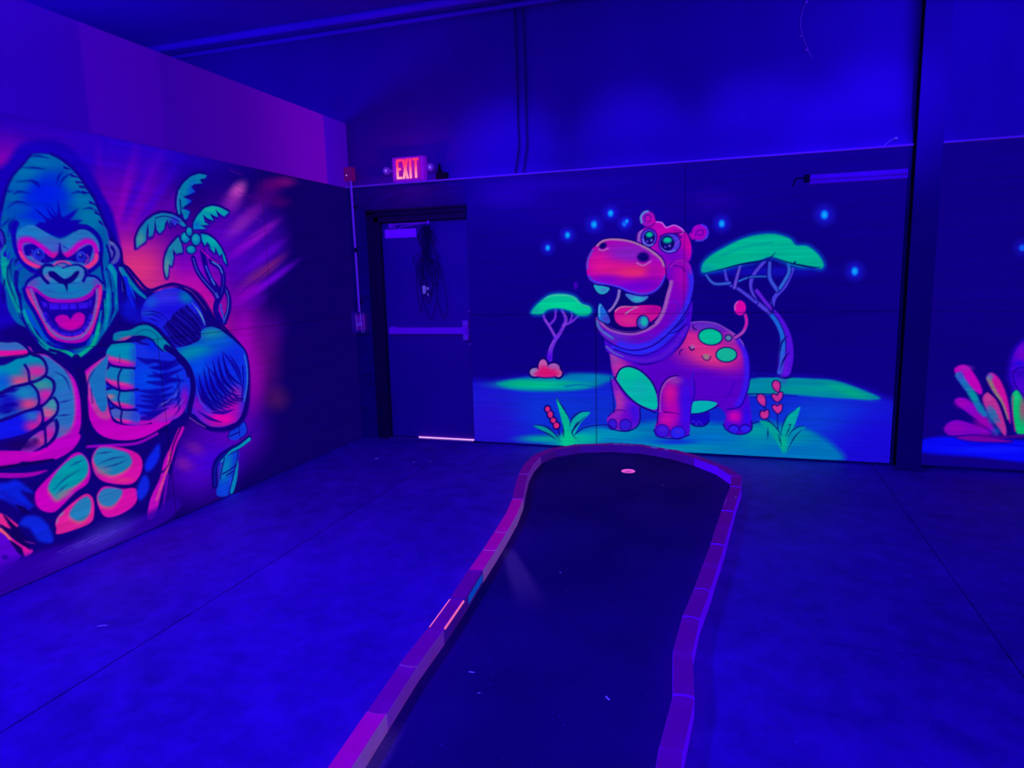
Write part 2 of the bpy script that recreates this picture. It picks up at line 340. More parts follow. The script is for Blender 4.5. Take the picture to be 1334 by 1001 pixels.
("C",[3134,2259,3082,2273,3018,2278,2978,2262,2937,2239,2897,2211,2857,2164,2833,2127,2793,2074,2771,2014,2747,1963,2730,1912,2723,1869,2719,1805,2728,1740,2751,1664,2730,1632,2698,1582,2680,1510,2692,1455,2708,1411,2760,1359,2812,1302,2848,1267,2898,1218,2981,1179,3031,1150,3072,1179,3134,1209,3174,1231,3215,1271,3245,1313,3284,1355,3325,1378,3353,1418,3369,1471,3368,1550,3384,1597,3379,1639,3348,1690,3337,1736,3352,1796,3354,1846,3342,1901,3323,1966,3306,2023,3279,2085,3245,2139,3198,2189],3.0),
("G",[3079,2065],[-0.00582,-0.000805,-0.000843,-0.00798],(0,28,222),0.97,0),
("G",[3106,1947],[-0.00689,-0.000954,-0.00132,-0.0172],(0,30,222),0.8,0),
("G",[3192,2160],[-0.0103,-0.00143,-0.00262,-0.0196],(0,112,168),0.95,0),
("G",[3083,2227],[-0.00886,-0.00123,-0.00343,-0.0234],(0,105,168),0.9,0),
("G",[2906,2143],[-0.0161,-0.00221,-0.00218,-0.0182],(0,115,168),0.9,0),
("G",[3226,2091],[-0.016,-0.00223,-0.0028,-0.024],(0,100,165),0.8,0),
("G",[2862,2047],[-0.0132,-0.00181,-0.00157,-0.0163],(0,112,168),0.9,0),
("G",[2816,1948],[-0.0129,-0.00175,-0.00106,-0.0148],(0,115,168),0.9,0),
("G",[3263,2027],[-0.0192,-0.00268,-0.00365,-0.0362],(0,108,160),0.7,0),
("G",[3253,1968],[-0.0139,-0.00194,-0.00305,-0.0359],(0,80,180),0.8,0),
("G",[2844,1967],[-0.017,-0.00232,-0.00123,-0.0162],(0,118,166),0.7,0),
("G",[3216,1882],[-0.0185,-0.00257,-0.00163,-0.0265],(0,95,185),0.7,0),
("F",[3171,1884,3137,1911,3101,1911,3112,1941,3066,1930,3062,1960,3038,1947,3016,1988,3005,1949,2989,1941,2900,1998,2931,1960,2963,1930,2883,1938,2909,1916,2851,1914,2919,1885,2968,1857,3003,1840,3032,1832,3078,1846,3132,1872],(14,0,165),1,11.1,0),
("S",[3064,1945,3093,2006],(12,0,175),0.85,9.4,1.0,1.0,6.0),
("S",[3018,1973,3015,2037],(12,0,175),0.85,8.6,1.0,1.0,6.0),
("S",[2989,1941,2900,2000],(12,0,175),0.85,10.3,1.0,1.0,6.2),
("S",[3093,1928,3153,1976],(12,0,175),0.85,5.4,1.0,1.0,5.9),
("S",[2969,1927,2882,1941],(12,0,175),0.85,6.2,1.0,1.0,6.2),
("S",[3041,1961,3067,2003],(12,0,175),0.85,6.5,1.0,1.0,6.0),
("S",[3194,2184,3123,2193,3061,2194],(8,0,150),0.8,0.9,5.7,0.6,3.4),
("S",[3233,2106,3158,2123,3125,2103,3107,2086],(8,0,150),0.8,0.8,5.7,0.6,3.4),
("S",[3157,2132,3123,2117,3106,2096],(8,0,150),0.8,0.9,5.7,0.6,3.4),
("S",[3261,2041,3230,2059,3167,2058],(8,0,150),0.8,0.8,5.6,0.6,3.3),
("S",[3305,1963,3263,1999,3223,2008,3181,1995],(8,0,150),0.8,0.8,5.6,0.6,3.3),
("S",[2998,2113,2959,2164,2892,2203],(8,0,150),0.8,0.9,5.9,0.6,3.6),
("S",[3013,2126,2991,2167,2965,2195],(8,0,150),0.8,0.9,5.9,0.6,3.5),
("S",[2932,2078,2884,2096,2839,2085],(8,0,150),0.8,0.9,6.1,0.6,3.6),
("S",[2868,2000,2819,2012,2771,1996],(8,0,150),0.8,0.9,6.2,0.6,3.7),
("S",[3304,1839,3296,1886,3265,1930],(8,0,150),0.8,0.8,5.5,0.6,3.3),
("S",[3315,1827,3302,1886,3284,1915],(8,0,150),0.8,0.8,5.5,0.6,3.3),
("S",[3146,2244,3094,2258,3032,2254],(8,0,150),0.8,0.9,5.7,0.6,3.4),
("S",[3350,1873,3320,1894,3292,1923],(8,0,150),0.8,0.8,5.5,0.5,3.3),
("S",[3298,2051,3264,2059],(8,0,150),0.8,0.8,5.5,0.5,3.3),
("S",[3153,1976,3111,1946],(8,0,150),0.8,0.9,5.7,0.6,3.4),
("S",[2793,2074,2778,2055],(8,0,150),0.8,0.9,6.2,0.6,3.7),
("C",None,0),
("S",[3131,2261,3081,2276,3018,2280],(18,0,150),0.6,4.5,4.5,4.5,3.9),
("S",[3018,2282,2972,2268,2931,2244,2890,2214,2851,2168,2827,2130,2787,2078,2762,2015,2742,1959,2708,1886,2687,1850],(14,0,140),1,10.2,13.6,13.6,5.2),
("S",[3139,2256,3197,2192,3247,2141,3284,2084,3311,2022,3333,1961],(14,0,140),1,6.1,9.2,9.2,4.7),
("S",[2931,2202,2883,2186],(90,110,200),0.7,1.8,0.5,0.5,2.6),
("S",[2912,2180,2873,2175],(14,0,140),1,7.4,2.0,2.0,3.1),
("S",[2908,2171,2854,2160],(90,110,200),0.7,1.8,0.5,0.5,2.6),
("S",[2888,2148,2842,2149],(14,0,140),1,7.4,2.0,2.0,3.1),
("S",[2888,2148,2834,2137],(90,110,200),0.7,1.8,0.5,0.5,2.6),
("S",[2868,2125,2822,2125],(14,0,140),1,7.5,2.0,2.0,3.1),
("S",[2875,2119,2823,2107],(90,110,200),0.7,1.8,0.5,0.5,2.6),
("S",[2855,2096,2811,2096],(14,0,140),1,7.5,2.0,2.0,3.1),
("S",[2970,2241,2926,2225],(90,110,200),0.7,1.8,0.5,0.5,2.5),
("S",[2951,2219,2919,2214],(14,0,140),1,7.3,2.0,2.0,3.1),
("S",[2836,2068,2785,2044],(90,110,200),0.7,1.8,0.5,0.5,2.6),
("S",[2815,2044,2775,2032],(14,0,140),1,7.6,2.1,2.1,3.2),
("S",[2807,2014,2759,1984],(90,110,200),0.7,1.9,0.5,0.5,2.7),
("S",[2787,1989,2749,1971],(14,0,140),1,7.7,2.1,2.1,3.2),
("S",[2790,1963,2738,1916],(90,110,200),0.7,1.9,0.5,0.5,2.7),
("S",[2769,1938,2724,1904],(14,0,140),1,7.7,2.1,2.1,3.2),
("F",[2721,1835,2693,1828,2660,1789,2657,1740,2688,1701,2726,1706],(70,75,175),1,4.4,1),
("S",[2708,1841,2672,1821,2645,1778,2644,1712,2639,1679],(14,0,120),1,9.4,9.4,9.4,3.9),
("S",[2705,1793,2690,1761,2715,1717],(14,0,130),1,10.7,5.7,5.7,4.4),
("S",[2738,1802,2724,1722,2757,1662],(14,0,140),1,7.8,7.8,7.8,4.4),
("S",[2710,1822,2696,1812],(120,120,150),0.8,3.8,3.8,3.8,4.4),
("S",[2734,1695,2696,1646,2662,1557],(60,90,190),1,2.2,1.1,1.1,2.8),
("S",[2734,1883,2716,1830],(60,90,190),1,2.2,1.1,1.1,2.7),
("S",[2747,1924,2715,1878],(60,90,190),1,2.2,1.1,1.1,2.7),
("F",[3361,1862,3346,1854,3337,1822,3338,1776,3350,1743,3378,1743],(45,40,185),1,4.7,1),
("S",[3356,1867,3340,1845,3335,1804,3343,1776],(14,0,120),1,5.5,5.5,5.5,3.7),
("S",[3364,1793,3353,1757,3359,1725],(25,0,160),1,9.1,3.0,3.0,4.7),
("S",[3265,1896,3280,1871,3285,1829,3282,1759,3261,1703,3222,1661,3175,1636],(14,0,165),1,16.2,13.7,13.7,7.7),
("S",[2930,1887,2894,1900,2847,1897,2798,1863,2777,1817,2783,1753,2809,1694,2881,1646],(14,0,155),1,15.9,12.4,12.4,6.4),
("F",[3270,1844,3244,1871,3190,1892,3156,1885,3118,1862,3079,1840,3038,1825,2993,1837,2944,1865,2901,1885,2855,1880,2817,1852,2793,1811,2795,1758,2813,1710,2879,1664,2912,1677,2969,1682,3058,1681,3133,1676,3176,1666,3233,1687,3261,1717,3274,1759,3276,1806],(38,114,185),1,5.0,1),
("C",[3270,1844,3244,1871,3190,1892,3156,1885,3118,1862,3079,1840,3038,1825,2993,1837,2944,1865,2901,1885,2855,1880,2817,1852,2793,1811,2795,1758,2813,1710,2879,1664,2912,1677,2969,1682,3058,1681,3133,1676,3176,1666,3233,1687,3261,1717,3274,1759,3276,1806],2.5),
("G",[3210,1852],[-0.0156,-0.00216,-0.00162,-0.0301],(15,120,185),0.7,0),
("G",[2889,1848],[-0.0143,-0.00196,-0.00158,-0.0324],(30,110,185),0.7,0),
("G",[3085,1800],[-0.0157,-0.00217,-0.000876,-0.0226],(60,90,185),0.8,0),
("G",[3046,1766],[-0.0308,-0.00424,-0.000862,-0.0287],(80,60,190),0.7,0),
("S",[3173,1670,3218,1689,3251,1717,3264,1764,3249,1805,3206,1814,3168,1795,3131,1768,3100,1743,3073,1731,3045,1739,3006,1737,2964,1764,2916,1801,2866,1821,2829,1810,2813,1773,2820,1726,2848,1694,2896,1667],(188,0,185),0.55,21.5,21.5,21.5,17.2),
("S",[3173,1670,3218,1689,3251,1717,3264,1764,3249,1805,3206,1814,3168,1795,3131,1768,3100,1743,3073,1731,3045,1739,3006,1737,2964,1764,2916,1801,2866,1821,2829,1810,2813,1773,2820,1726,2848,1694,2896,1667],(188,0,185),1,11.6,11.6,11.6,8.1),
("S",[3267,1746,3249,1713,3218,1687,3173,1668],(228,50,135),1,10.6,12.1,12.1,7.7),
("S",[2817,1742,2828,1710,2865,1683,2902,1667],(228,50,135),1,11.7,13.3,13.3,8.5),
("G",[3077,1736],[-0.0312,-0.0043,-0.00114,-0.0504],(205,20,150),0.8,0),
("G",[2994,1745],[-0.0449,-0.00617,-0.00161,-0.0659],(210,10,160),0.8,0),
("C",None,0),
("F",[3243,1777,3219,1792,3186,1793,3156,1773,3124,1744,3095,1724,3052,1721,3025,1724,2985,1733,2942,1759,2897,1786,2860,1801,2836,1794,2838,1765,2858,1728,2881,1696,2921,1700,2966,1705,2999,1712,3053,1714,3093,1701,3120,1695,3146,1695,3180,1707,3207,1730,3237,1734],(18,0,155),1,6.1,1),
("F",[3041,1801,3033,1801,3030,1754,3008,1725,3021,1712,3075,1711,3079,1723,3053,1751],(16,0,140),1,4.0,1),
("S",[3016,1787,2990,1773],(20,0,150),0.7,4.6,1.3,1.3,4.1),
("G",[3164,1741],[-0.0337,-0.00468,-0.000791,-0.0323],(38,62,225),0.95,1),
("G",[3163,1740],[-0.0468,-0.00649,-0.00104,-0.0434],(16,0,160),1,1),
("G",[3165,1738],[-0.0562,-0.0078,-0.0012,-0.0508],(30,60,222),0.85,0),
("G",[3164,1744],[-0.105,-0.0146,-0.00199,-0.0791],(16,0,140),1,1),
("G",[3167,1751],[-0.196,-0.0272,-0.00464,-0.172],(90,150,235),0.9,0),
("G",[2916,1733],[-0.0332,-0.00455,-0.000714,-0.0339],(38,62,225),0.95,1),
("G",[2914,1732],[-0.0461,-0.00631,-0.00094,-0.0454],(16,0,160),1,1),
("G",[2917,1730],[-0.0553,-0.00758,-0.00108,-0.0532],(30,60,222),0.85,0),
("G",[2916,1736],[-0.104,-0.0142,-0.00181,-0.0828],(16,0,140),1,1),
("G",[2920,1743],[-0.173,-0.0237,-0.00381,-0.162],(90,150,235),0.9,0),
("S",[3198,1762,3194,1719,3161,1702],(45,60,215),0.9,3.9,3.9,3.9,3.9),
("S",[3211,1740,3192,1711,3162,1695],(170,60,190),0.9,2.4,2.4,2.4,2.9),
("S",[3141,1734,3134,1710],(40,40,200),0.7,3.0,3.0,3.0,3.0),
("S",[2877,1745,2871,1725,2892,1698],(190,80,190),0.9,3.2,3.2,3.2,3.2),
("S",[2937,1749,2913,1757,2889,1745],(60,60,220),1,2.4,2.4,2.4,2.6),
("S",[3130,1695,3094,1696],(40,40,200),0.8,2.0,2.0,2.0,3.0),
("S",[2972,1700,2909,1699],(60,50,210),0.8,2.1,2.1,2.1,3.1),
("F",[3254,1574,3225,1603,3192,1622,3165,1631,3134,1597,3039,1580,2924,1594,2884,1628,2832,1609,2806,1577,2866,1540,2935,1511,3022,1501,3104,1505,3165,1523,3212,1554],(38,108,182),1,4.1,1),
("C",[3254,1574,3225,1603,3192,1622,3165,1631,3134,1597,3039,1580,2924,1594,2884,1628,2832,1609,2806,1577,2866,1540,2935,1511,3022,1501,3104,1505,3165,1523,3212,1554],2.0),
("G",[3011,1544],[-0.00811,-0.00111,0.000706,-0.0279],(10,130,185),0.9,0),
("G",[3159,1568],[-0.016,-0.00222,0.000685,-0.0338],(20,115,185),0.7,0),
("G",[3217,1588],[-0.0284,-0.00394,0.000627,-0.0413],(110,60,180),0.7,0),
("G",[2835,1588],[-0.0329,-0.00448,0.000523,-0.0376],(100,60,185),0.7,0),
("C",None,0),
("F",[3173,1646,3135,1666,3113,1596,3038,1585,2947,1594,2903,1615,2883,1636,2901,1677,3025,1681,3144,1676],(38,100,182),1,5.1,1),
("F",[3154,1656,3142,1671,3112,1677,3069,1677,3033,1666,2992,1678,2946,1686,2916,1675,2903,1651,2912,1615,2921,1594,2971,1590,3017,1583,3050,1583,3092,1589,3128,1597,3151,1622],(40,128,185),1,3.1,1),
("G",[3029,1656],[-0.0151,-0.00208,-0.000124,-0.0495],(30,145,180),0.8,0),
("G",[3134,1616],[-0.0477,-0.0066,0.000308,-0.0405],(150,80,170),0.7,0),
("G",[2930,1636],[-0.0575,-0.00788,8.18e-05,-0.0321],(80,100,185),0.7,0),
("F",[3126,1644,3113,1652,3089,1649,3065,1629,3035,1610,2994,1625,2965,1649,2939,1652,2951,1625,2987,1592,3018,1579,3021,1565,3030,1537,3037,1565,3047,1581,3071,1586,3100,1609,3122,1626],(13,0,118),1,4.1,1),
("S",[3093,1681,3137,1684,3164,1658,3162,1622,3135,1589],(14,0,130),1,7.7,9.7,9.7,4.0),
("S",[3038,1669,2992,1683,2940,1687,2905,1667,2898,1636,2921,1597],(14,0,140),1,3.4,9.5,9.5,3.6),
("S",[3087,1685,3055,1702,3022,1704,2988,1691],(222,50,140),1,4.6,4.6,4.6,4.1),
("S",[3079,1683,3045,1696,3018,1694,3003,1684],(40,0,130),1,3.1,1.5,1.5,2.5),
("S",[3025,1679,3057,1689],(190,60,150),0.7,3.6,3.6,3.6,4.1),
("S",[3175,1634,3221,1615,3254,1589,3262,1550],(14,0,150),1,9.5,6.3,6.3,4.9),
("S",[2890,1628,2837,1620,2796,1582],(14,0,150),1,7.7,7.7,7.7,4.3),
("G",[3172,1656],[-0.0651,-0.00902,-0.000171,-0.0684],(13,0,130),0.9,0),
("G",[2893,1646],[-0.0566,-0.00773,1.08e-06,-0.0478],(13,0,140),0.8,0),
("S",[3240,1636,3189,1646],(60,50,190),0.5,0.5,3.4,0.3,3.9),
("S",[3275,1599,3242,1627,3199,1644],(60,50,190),0.5,0.5,3.4,0.3,3.9),
("S",[3121,1537,3013,1529,2930,1547],(60,50,190),0.5,0.5,3.6,0.4,4.1),
("S",[3161,1548,3098,1544],(60,50,190),0.5,0.5,3.5,0.3,4.0),
("S",[3266,1557,3258,1508,3227,1444,3197,1368,3171,1306,3126,1264,3052,1241,2966,1243,2900,1288,2860,1360,2822,1439,2792,1524],(14,0,160),1,16.7,16.7,16.7,8.2),
("F",[3259,1557,3239,1575,3201,1560,3169,1530,3125,1506,3051,1496,2966,1500,2898,1524,2844,1568,2807,1573,2809,1519,2837,1439,2872,1361,2912,1294,2967,1254,3051,1253,3125,1276,3168,1313,3193,1373,3224,1449,3253,1513],(200,20,150),1,4.1,1),
("C",[3259,1557,3239,1575,3201,1560,3169,1530,3125,1506,3051,1496,2966,1500,2898,1524,2844,1568,2807,1573,2809,1519,2837,1439,2872,1361,2912,1294,2967,1254,3051,1253,3125,1276,3168,1313,3193,1373,3224,1449,3253,1513],2.0),
("S",[3250,1566,3203,1543,3136,1502,3052,1488,2967,1493,2887,1521,2832,1568],(150,0,185),1,12.8,12.8,12.8,6.1),
("S",[3124,1282,3049,1262,2969,1265,2931,1285],(170,0,180),1,10.4,10.4,10.4,7.3),
("S",[2815,1557,2836,1472,2882,1378],(215,40,140),1,8.1,8.1,8.1,6.5),
("S",[3256,1557,3243,1508,3207,1438],(200,50,150),1,5.9,5.9,5.9,5.9),
("C",None,0),
("S",[3234,1554,3218,1492,3198,1432,3175,1372,3136,1313,3085,1283,3025,1274,2966,1288,2918,1332,2880,1393,2850,1483,2838,1547],(105,88,182),1,7.7,7.7,7.7,4.1),
("F",[3216,1543,3181,1520,3138,1487,3080,1479,3009,1476,2939,1484,2876,1510,2851,1542,2853,1499,2874,1436,2903,1379,2936,1333,2981,1300,3034,1289,3083,1301,3127,1335,3163,1386,3195,1452,3209,1502],(22,0,155),1,4.1,1),
("F",[3145,1479,3086,1476,3091,1444,3144,1445],(52,14,222),1,7.1,0),
("F",[3080,1476,3029,1472,3035,1441,3083,1442],(52,14,222),1,7.2,0),
("F",[3023,1472,2980,1471,2986,1440,3027,1441],(52,14,222),1,7.3,0),
("F",[2970,1473,2903,1477,2918,1442,2971,1440],(52,14,222),1,7.4,0),
("F",[3186,1491,3154,1481,3157,1458,3179,1461],(52,14,222),1,7.0,0),
("F",[2898,1482,2879,1489,2893,1453,2908,1445],(52,14,222),1,7.4,0),
("S",[3174,1421,3154,1375,3122,1337,3082,1311,3033,1302,2980,1310,2941,1339,2901,1395],(45,18,215),1,12.4,12.4,12.4,7.2),
("S",[3151,1395,3174,1381],(16,0,150),1,2.9,2.9,2.9,2.5),
("S",[3124,1358,3147,1344],(16,0,150),1,2.9,2.9,2.9,2.5),
("S",[3092,1335,3108,1316],(16,0,150),1,3.0,3.0,3.0,2.5),
("S",[3030,1320,3033,1291],(16,0,150),1,3.0,3.0,3.0,2.6),
("S",[2969,1331,2954,1308],(16,0,150),1,3.1,3.1,3.1,2.6),
("S",[2939,1355,2923,1343],(16,0,150),1,3.1,3.1,3.1,2.7),
("S",[2924,1375,2904,1368],(16,0,150),1,3.1,3.1,3.1,2.7),
("S",[3167,1413,3144,1369,3101,1328,3042,1313,2984,1321,2938,1360,2916,1396],(16,0,145),1,3.4,3.4,3.4,3.1),
("F",[3121,1390,3107,1406,3073,1413,3044,1404,3031,1385,3007,1409,2977,1420,2949,1412,2939,1392,2953,1356,2988,1335,3030,1325,3068,1332,3098,1351,3114,1372],(188,0,178),1,8.3,1),
("G",[3025,1356],[-0.0161,-0.00221,0.00279,-0.0386],(205,0,160),0.8,0),
("S",[3104,1346,3063,1325,3019,1321,2971,1336],(190,40,150),0.7,2.1,2.1,2.1,2.6),
("S",[3026,1428,3029,1387],(20,0,150),0.8,6.7,2.7,2.7,6.2),
("S",[3351,1703,3355,1643,3341,1573,3324,1492,3308,1429],(0,150,150),1,21.5,13.5,13.5,7.6),
("S",[3334,1558,3318,1463,3303,1395],(0,150,160),1,9.3,3.1,3.1,7.6),
("S",[3295,1452,3276,1379,3242,1303,3198,1249,3144,1215],(0,140,168),1,14.7,12.8,12.8,7.9),
("S",[3295,1491,3293,1433,3263,1363],(0,105,185),1,9.7,9.7,9.7,7.7),
("S",[3267,1441,3238,1366,3200,1309,3160,1255],(0,75,210),1,9.9,4.9,4.9,7.9),
("S",[3171,1230,3122,1214,3074,1204,3028,1168,2976,1189,2922,1215,2881,1275,2847,1348],(0,155,150),1,11.6,15.0,15.0,8.4),
("S",[2850,1343,2828,1417],(0,110,180),1,10.8,8.1,8.1,8.7),
("S",[2730,1675,2704,1631,2689,1554,2713,1467],(0,125,172),1,22.1,13.8,13.8,8.8),
("S",[2761,1545,2781,1415,2818,1308],(0,120,178),1,14.8,5.5,5.5,8.7),
("S",[2801,1481,2812,1395],(0,150,150),1,10.6,7.1,7.1,8.7),
("S",[3140,1243,3088,1227,3035,1200],(10,30,215),1,10.3,5.1,5.1,8.2),
("S",[2937,1238,2895,1282],(0,70,205),1,10.7,8.0,8.0,8.5),
("G",[3060,1229],[-0.0198,-0.00273,0.00504,-0.0481],(14,0,130),0.8,0),
("G",[2910,1262],[-0.0832,-0.0113,0.00347,-0.0373],(0,140,160),0.6,0),
("S",[3307,1718,3337,1671,3347,1615,3334,1558,3317,1506],(12,0,135),1,1.0,6.8,0.7,3.3),
("S",[3299,1515,3301,1429,3283,1365,3244,1283,3218,1251],(12,0,135),1,1.0,7.0,0.7,3.4),
("S",[3249,1357,3213,1290],(12,0,135),1,1.1,7.0,0.7,3.4),
("S",[2807,1481,2818,1395,2849,1310],(12,0,135),1,1.2,7.8,0.8,3.8),
("S",[2748,1495,2744,1429,2772,1370],(12,0,135),1,1.2,7.9,0.8,3.9),
("S",[3267,1334,3231,1272],(12,0,135),1,1.1,7.0,0.7,3.4),
("S",[3292,1614,3310,1558,3296,1481],(12,0,135),1,1.0,6.8,0.7,3.3),
("S",[3276,1728,3307,1680],(12,0,135),1,1.0,6.8,0.7,3.3),
("S",[2783,1749,2785,1642,2772,1556],(12,0,135),1,1.2,7.7,0.8,3.8),
("S",[2815,1286,2747,1363,2698,1438],(12,0,135),1,1.2,7.9,0.8,3.9),
("S",[3296,1723,3325,1685],(40,10,225),0.7,0.8,5.2,0.5,5.7),
("S",[3260,1705,3303,1676],(40,10,225),0.7,0.8,5.3,0.5,5.7),
("S",[3254,1681,3303,1643],(40,10,225),0.7,0.8,5.3,0.5,5.7),
("S",[3317,1746,3342,1699],(40,10,225),0.7,0.8,5.2,0.5,5.6),
("S",[3297,1529,3299,1428,3279,1359,3239,1283],(14,0,145),0.85,9.5,3.8,3.8,6.8),
("S",[3332,1502,3307,1405,3278,1364],(14,0,145),0.85,5.0,2.0,2.0,6.7),
("S",[2805,1497,2821,1401,2856,1300],(14,0,145),0.85,9.2,3.7,3.7,7.6),
("S",[2735,1522,2747,1435,2781,1349],(14,0,145),0.85,8.6,3.4,3.4,7.7),
("S",[3179,1267,3130,1236,3066,1225],(14,0,145),0.85,7.3,2.9,2.9,7.1),
("S",[3298,1643,3311,1586,3298,1524],(14,0,145),0.85,13.6,5.5,5.5,6.7),
("S",[2788,1754,2789,1658,2784,1556],(14,0,145),0.85,12.7,5.1,5.1,7.6),
("S",[3359,1615,3380,1559,3385,1494],(14,0,120),1,4.3,4.3,4.3,2.8),
("S",[2688,1609,2677,1543,2701,1466],(14,0,120),1,5.1,5.1,5.1,3.3),
("S",[3353,1703,3357,1643,3346,1573,3328,1497,3314,1444],(0,160,150),0.85,10.4,8.0,8.0,5.7),
("S",[3334,1657,3331,1577,3312,1510],(0,150,160),0.85,4.9,3.1,3.1,5.7),
("S",[3289,1442,3268,1368,3228,1291,3183,1242],(0,160,160),0.85,8.3,6.4,6.4,5.9),
("S",[3164,1227,3123,1213,3069,1200,3027,1168,2980,1186,2925,1215,2885,1270,2850,1343],(0,170,140),0.85,8.8,9.5,9.5,6.3),
("S",[2733,1675,2711,1626,2701,1560],(0,140,170),0.85,14.3,10.7,10.7,6.6),
("S",[2774,1513,2788,1415,2819,1324],(0,150,165),0.85,9.2,3.5,3.5,6.6),
("S",[3360,1708,3360,1740,3335,1782],(0,150,160),0.85,9.1,4.3,4.3,5.6),
("S",[2778,1648,2769,1578,2773,1523],(0,110,190),0.85,5.4,3.8,3.8,6.5),
("S",[3342,1680,3349,1615,3336,1540,3313,1463],(10,0,120),0.85,0.6,4.3,0.4,2.4),
("S",[3313,1708,3329,1657,3331,1596],(10,0,120),0.85,0.6,4.3,0.4,2.4),
("S",[2752,1653,2742,1588,2743,1512],(10,0,120),0.85,0.7,5.0,0.5,2.7),
("S",[3276,1379,3237,1297,3193,1243],(10,0,120),0.85,0.7,4.5,0.4,2.5),
("S",[3174,1228,3123,1208,3072,1179,3032,1142,2971,1167,2899,1212],(13,0,125),1,8.8,8.8,8.8,4.2),
("F",[2680,1694,2650,1682,2594,1629,2524,1540,2480,1491,2522,1431,2547,1370,2661,1371,2707,1440],(14,0,150),1,8.1,1),
("S",[2653,1662,2607,1589,2551,1527,2501,1488],(0,120,168),1,22.0,8.8,8.8,9.5),
("S",[2638,1603,2624,1529,2602,1448,2585,1393],(10,30,225),1,20.2,8.1,8.1,9.4),
("S",[2665,1688,2660,1609,2663,1530],(60,110,190),1,5.3,2.1,2.1,9.3),
("S",[2604,1556,2581,1488],(0,70,215),1,10.1,4.1,4.1,9.5),
("S",[2615,1655,2565,1602],(60,20,170),1,6.7,2.7,2.7,9.4),
("S",[2689,1681,2654,1596,2652,1497,2687,1412],(14,0,120),1,1.9,12.9,1.3,6.6),
("S",[2569,1514,2563,1433,2587,1380],(14,0,120),1,2.0,13.3,1.3,6.8),
("S",[2650,1688,2588,1615,2517,1526],(14,0,120),1,2.0,13.1,1.3,6.7),
("G",[2601,1394],[-0.0111,-0.0015,0.00105,-0.0185],(14,10,190),0.9,0),
("G",[2636,1436],[-0.0208,-0.0028,0.000712,-0.0149],(12,20,205),0.7,0),
("G",[2517,1341],[-0.00981,-0.00131,0.00244,-0.0361],(20,15,200),0.8,0),
("F",[2547,1370,2530,1431,2481,1484,2407,1520,2332,1539,2239,1542,2157,1511,2095,1455,2042,1393,2011,1314,2006,1272,2053,1225,2151,1181,2254,1146,2309,1159,2357,1215,2403,1276,2460,1316,2525,1341],(25,28,216),1,10.2,1),
("C",[2547,1370,2530,1431,2481,1484,2407,1520,2332,1539,2239,1542,2157,1511,2095,1455,2042,1393,2011,1314,2006,1272,2053,1225,2151,1181,2254,1146,2309,1159,2357,1215,2403,1276,2460,1316,2525,1341],5.8),
("G",[2339,1486],[-0.00688,-0.000913,0.000598,-0.0176],(52,44,222),0.9,0),
("G",[2161,1480],[-0.0116,-0.0127,0.0104,-0.0172],(0,112,172),0.9,0),
("G",[2459,1456],[-0.0165,-0.00221,0.000997,-0.024],(20,80,205),0.8,0),
("G",[2494,1388],[-0.0146,-0.00195,0.00273,-0.0481],(20,90,200),0.6,0),
("G",[2297,1391],[-0.00717,-0.000949,0.00106,-0.0198],(25,10,212),0.8,0),
("C",None,0),
("G",[2203,1238],[-0.00854,-0.00112,0.00103,-0.0122],(13,0,118),0.95,0),
("G",[2096,1290],[-0.0123,-0.00161,0.00106,-0.0147],(13,0,120),0.9,0),
("G",[2283,1215],[-0.0132,-0.00175,0.00176,-0.0195],(13,0,120),0.8,0),
("S",[2164,1425,2089,1350,2042,1274],(32,30,205),0.85,3.4,2.6,2.6,7.5),
("S",[2167,1414,2085,1336,2033,1259],(13,0,116),0.85,12.8,3.4,3.4,7.6),
("S",[2194,1404,2105,1324,2049,1245],(13,0,116),0.85,12.7,3.4,3.4,7.5),
("S",[2196,1406,2099,1325,2038,1243],(32,30,205),0.85,3.4,2.6,2.6,7.5),
("S",[2223,1396,2119,1313,2054,1229],(13,0,116),0.85,12.7,3.4,3.4,7.5),
("S",[2226,1385,2115,1299,2045,1213],(13,0,116),0.85,12.7,3.4,3.4,7.5),
("S",[2251,1388,2134,1301,2059,1213],(32,30,205),0.85,3.4,2.6,2.6,7.5),
("S",[2255,1377,2130,1288,2050,1197],(13,0,116),0.85,12.7,3.4,3.4,7.5),
("S",[2276,1366,2155,1276,2071,1187],(13,0,116),0.85,12.6,3.4,3.4,7.5),
("S",[2272,1366,2154,1277,2066,1188],(32,30,205),0.85,3.4,2.6,2.6,7.5),
("S",[2293,1355,2179,1266,2087,1178],(13,0,116),0.85,12.6,3.4,3.4,7.4),
("S",[2292,1342,2180,1253,2084,1165],(13,0,116),0.85,12.6,3.4,3.4,7.4),
("S",[2310,1343,2203,1255,2103,1169],(32,30,205),0.85,3.3,2.6,2.6,7.4),
("S",[2309,1331,2204,1242,2099,1156],(13,0,116),0.85,12.5,3.4,3.4,7.4),
("S",[2329,1320,2228,1231,2120,1146],(13,0,116),0.85,12.5,3.4,3.4,7.4),
("S",[2325,1323,2227,1235,2122,1151],(32,30,205),0.85,3.3,2.6,2.6,7.4),
("S",[2343,1315,2250,1227,2149,1145],(13,0,116),0.85,12.4,3.3,3.3,7.4),
("S",[2340,1305,2251,1217,2153,1136],(13,0,116),0.85,12.4,3.3,3.3,7.4),
("S",[2357,1310,2273,1223,2178,1144],(32,30,205),0.85,3.3,2.6,2.6,7.3),
("S",[2354,1300,2273,1213,2181,1135],(13,0,116),0.85,12.4,3.3,3.3,7.3),
("S",[2372,1292,2297,1206,2208,1129],(13,0,116),0.85,12.3,3.3,3.3,7.3),
("S",[2368,1295,2296,1209,2209,1134],(32,30,205),0.85,3.3,2.6,2.6,7.3),
("S",[2113,1238,2027,1185],(13,0,116),0.9,10.9,2.0,2.0,6.1),
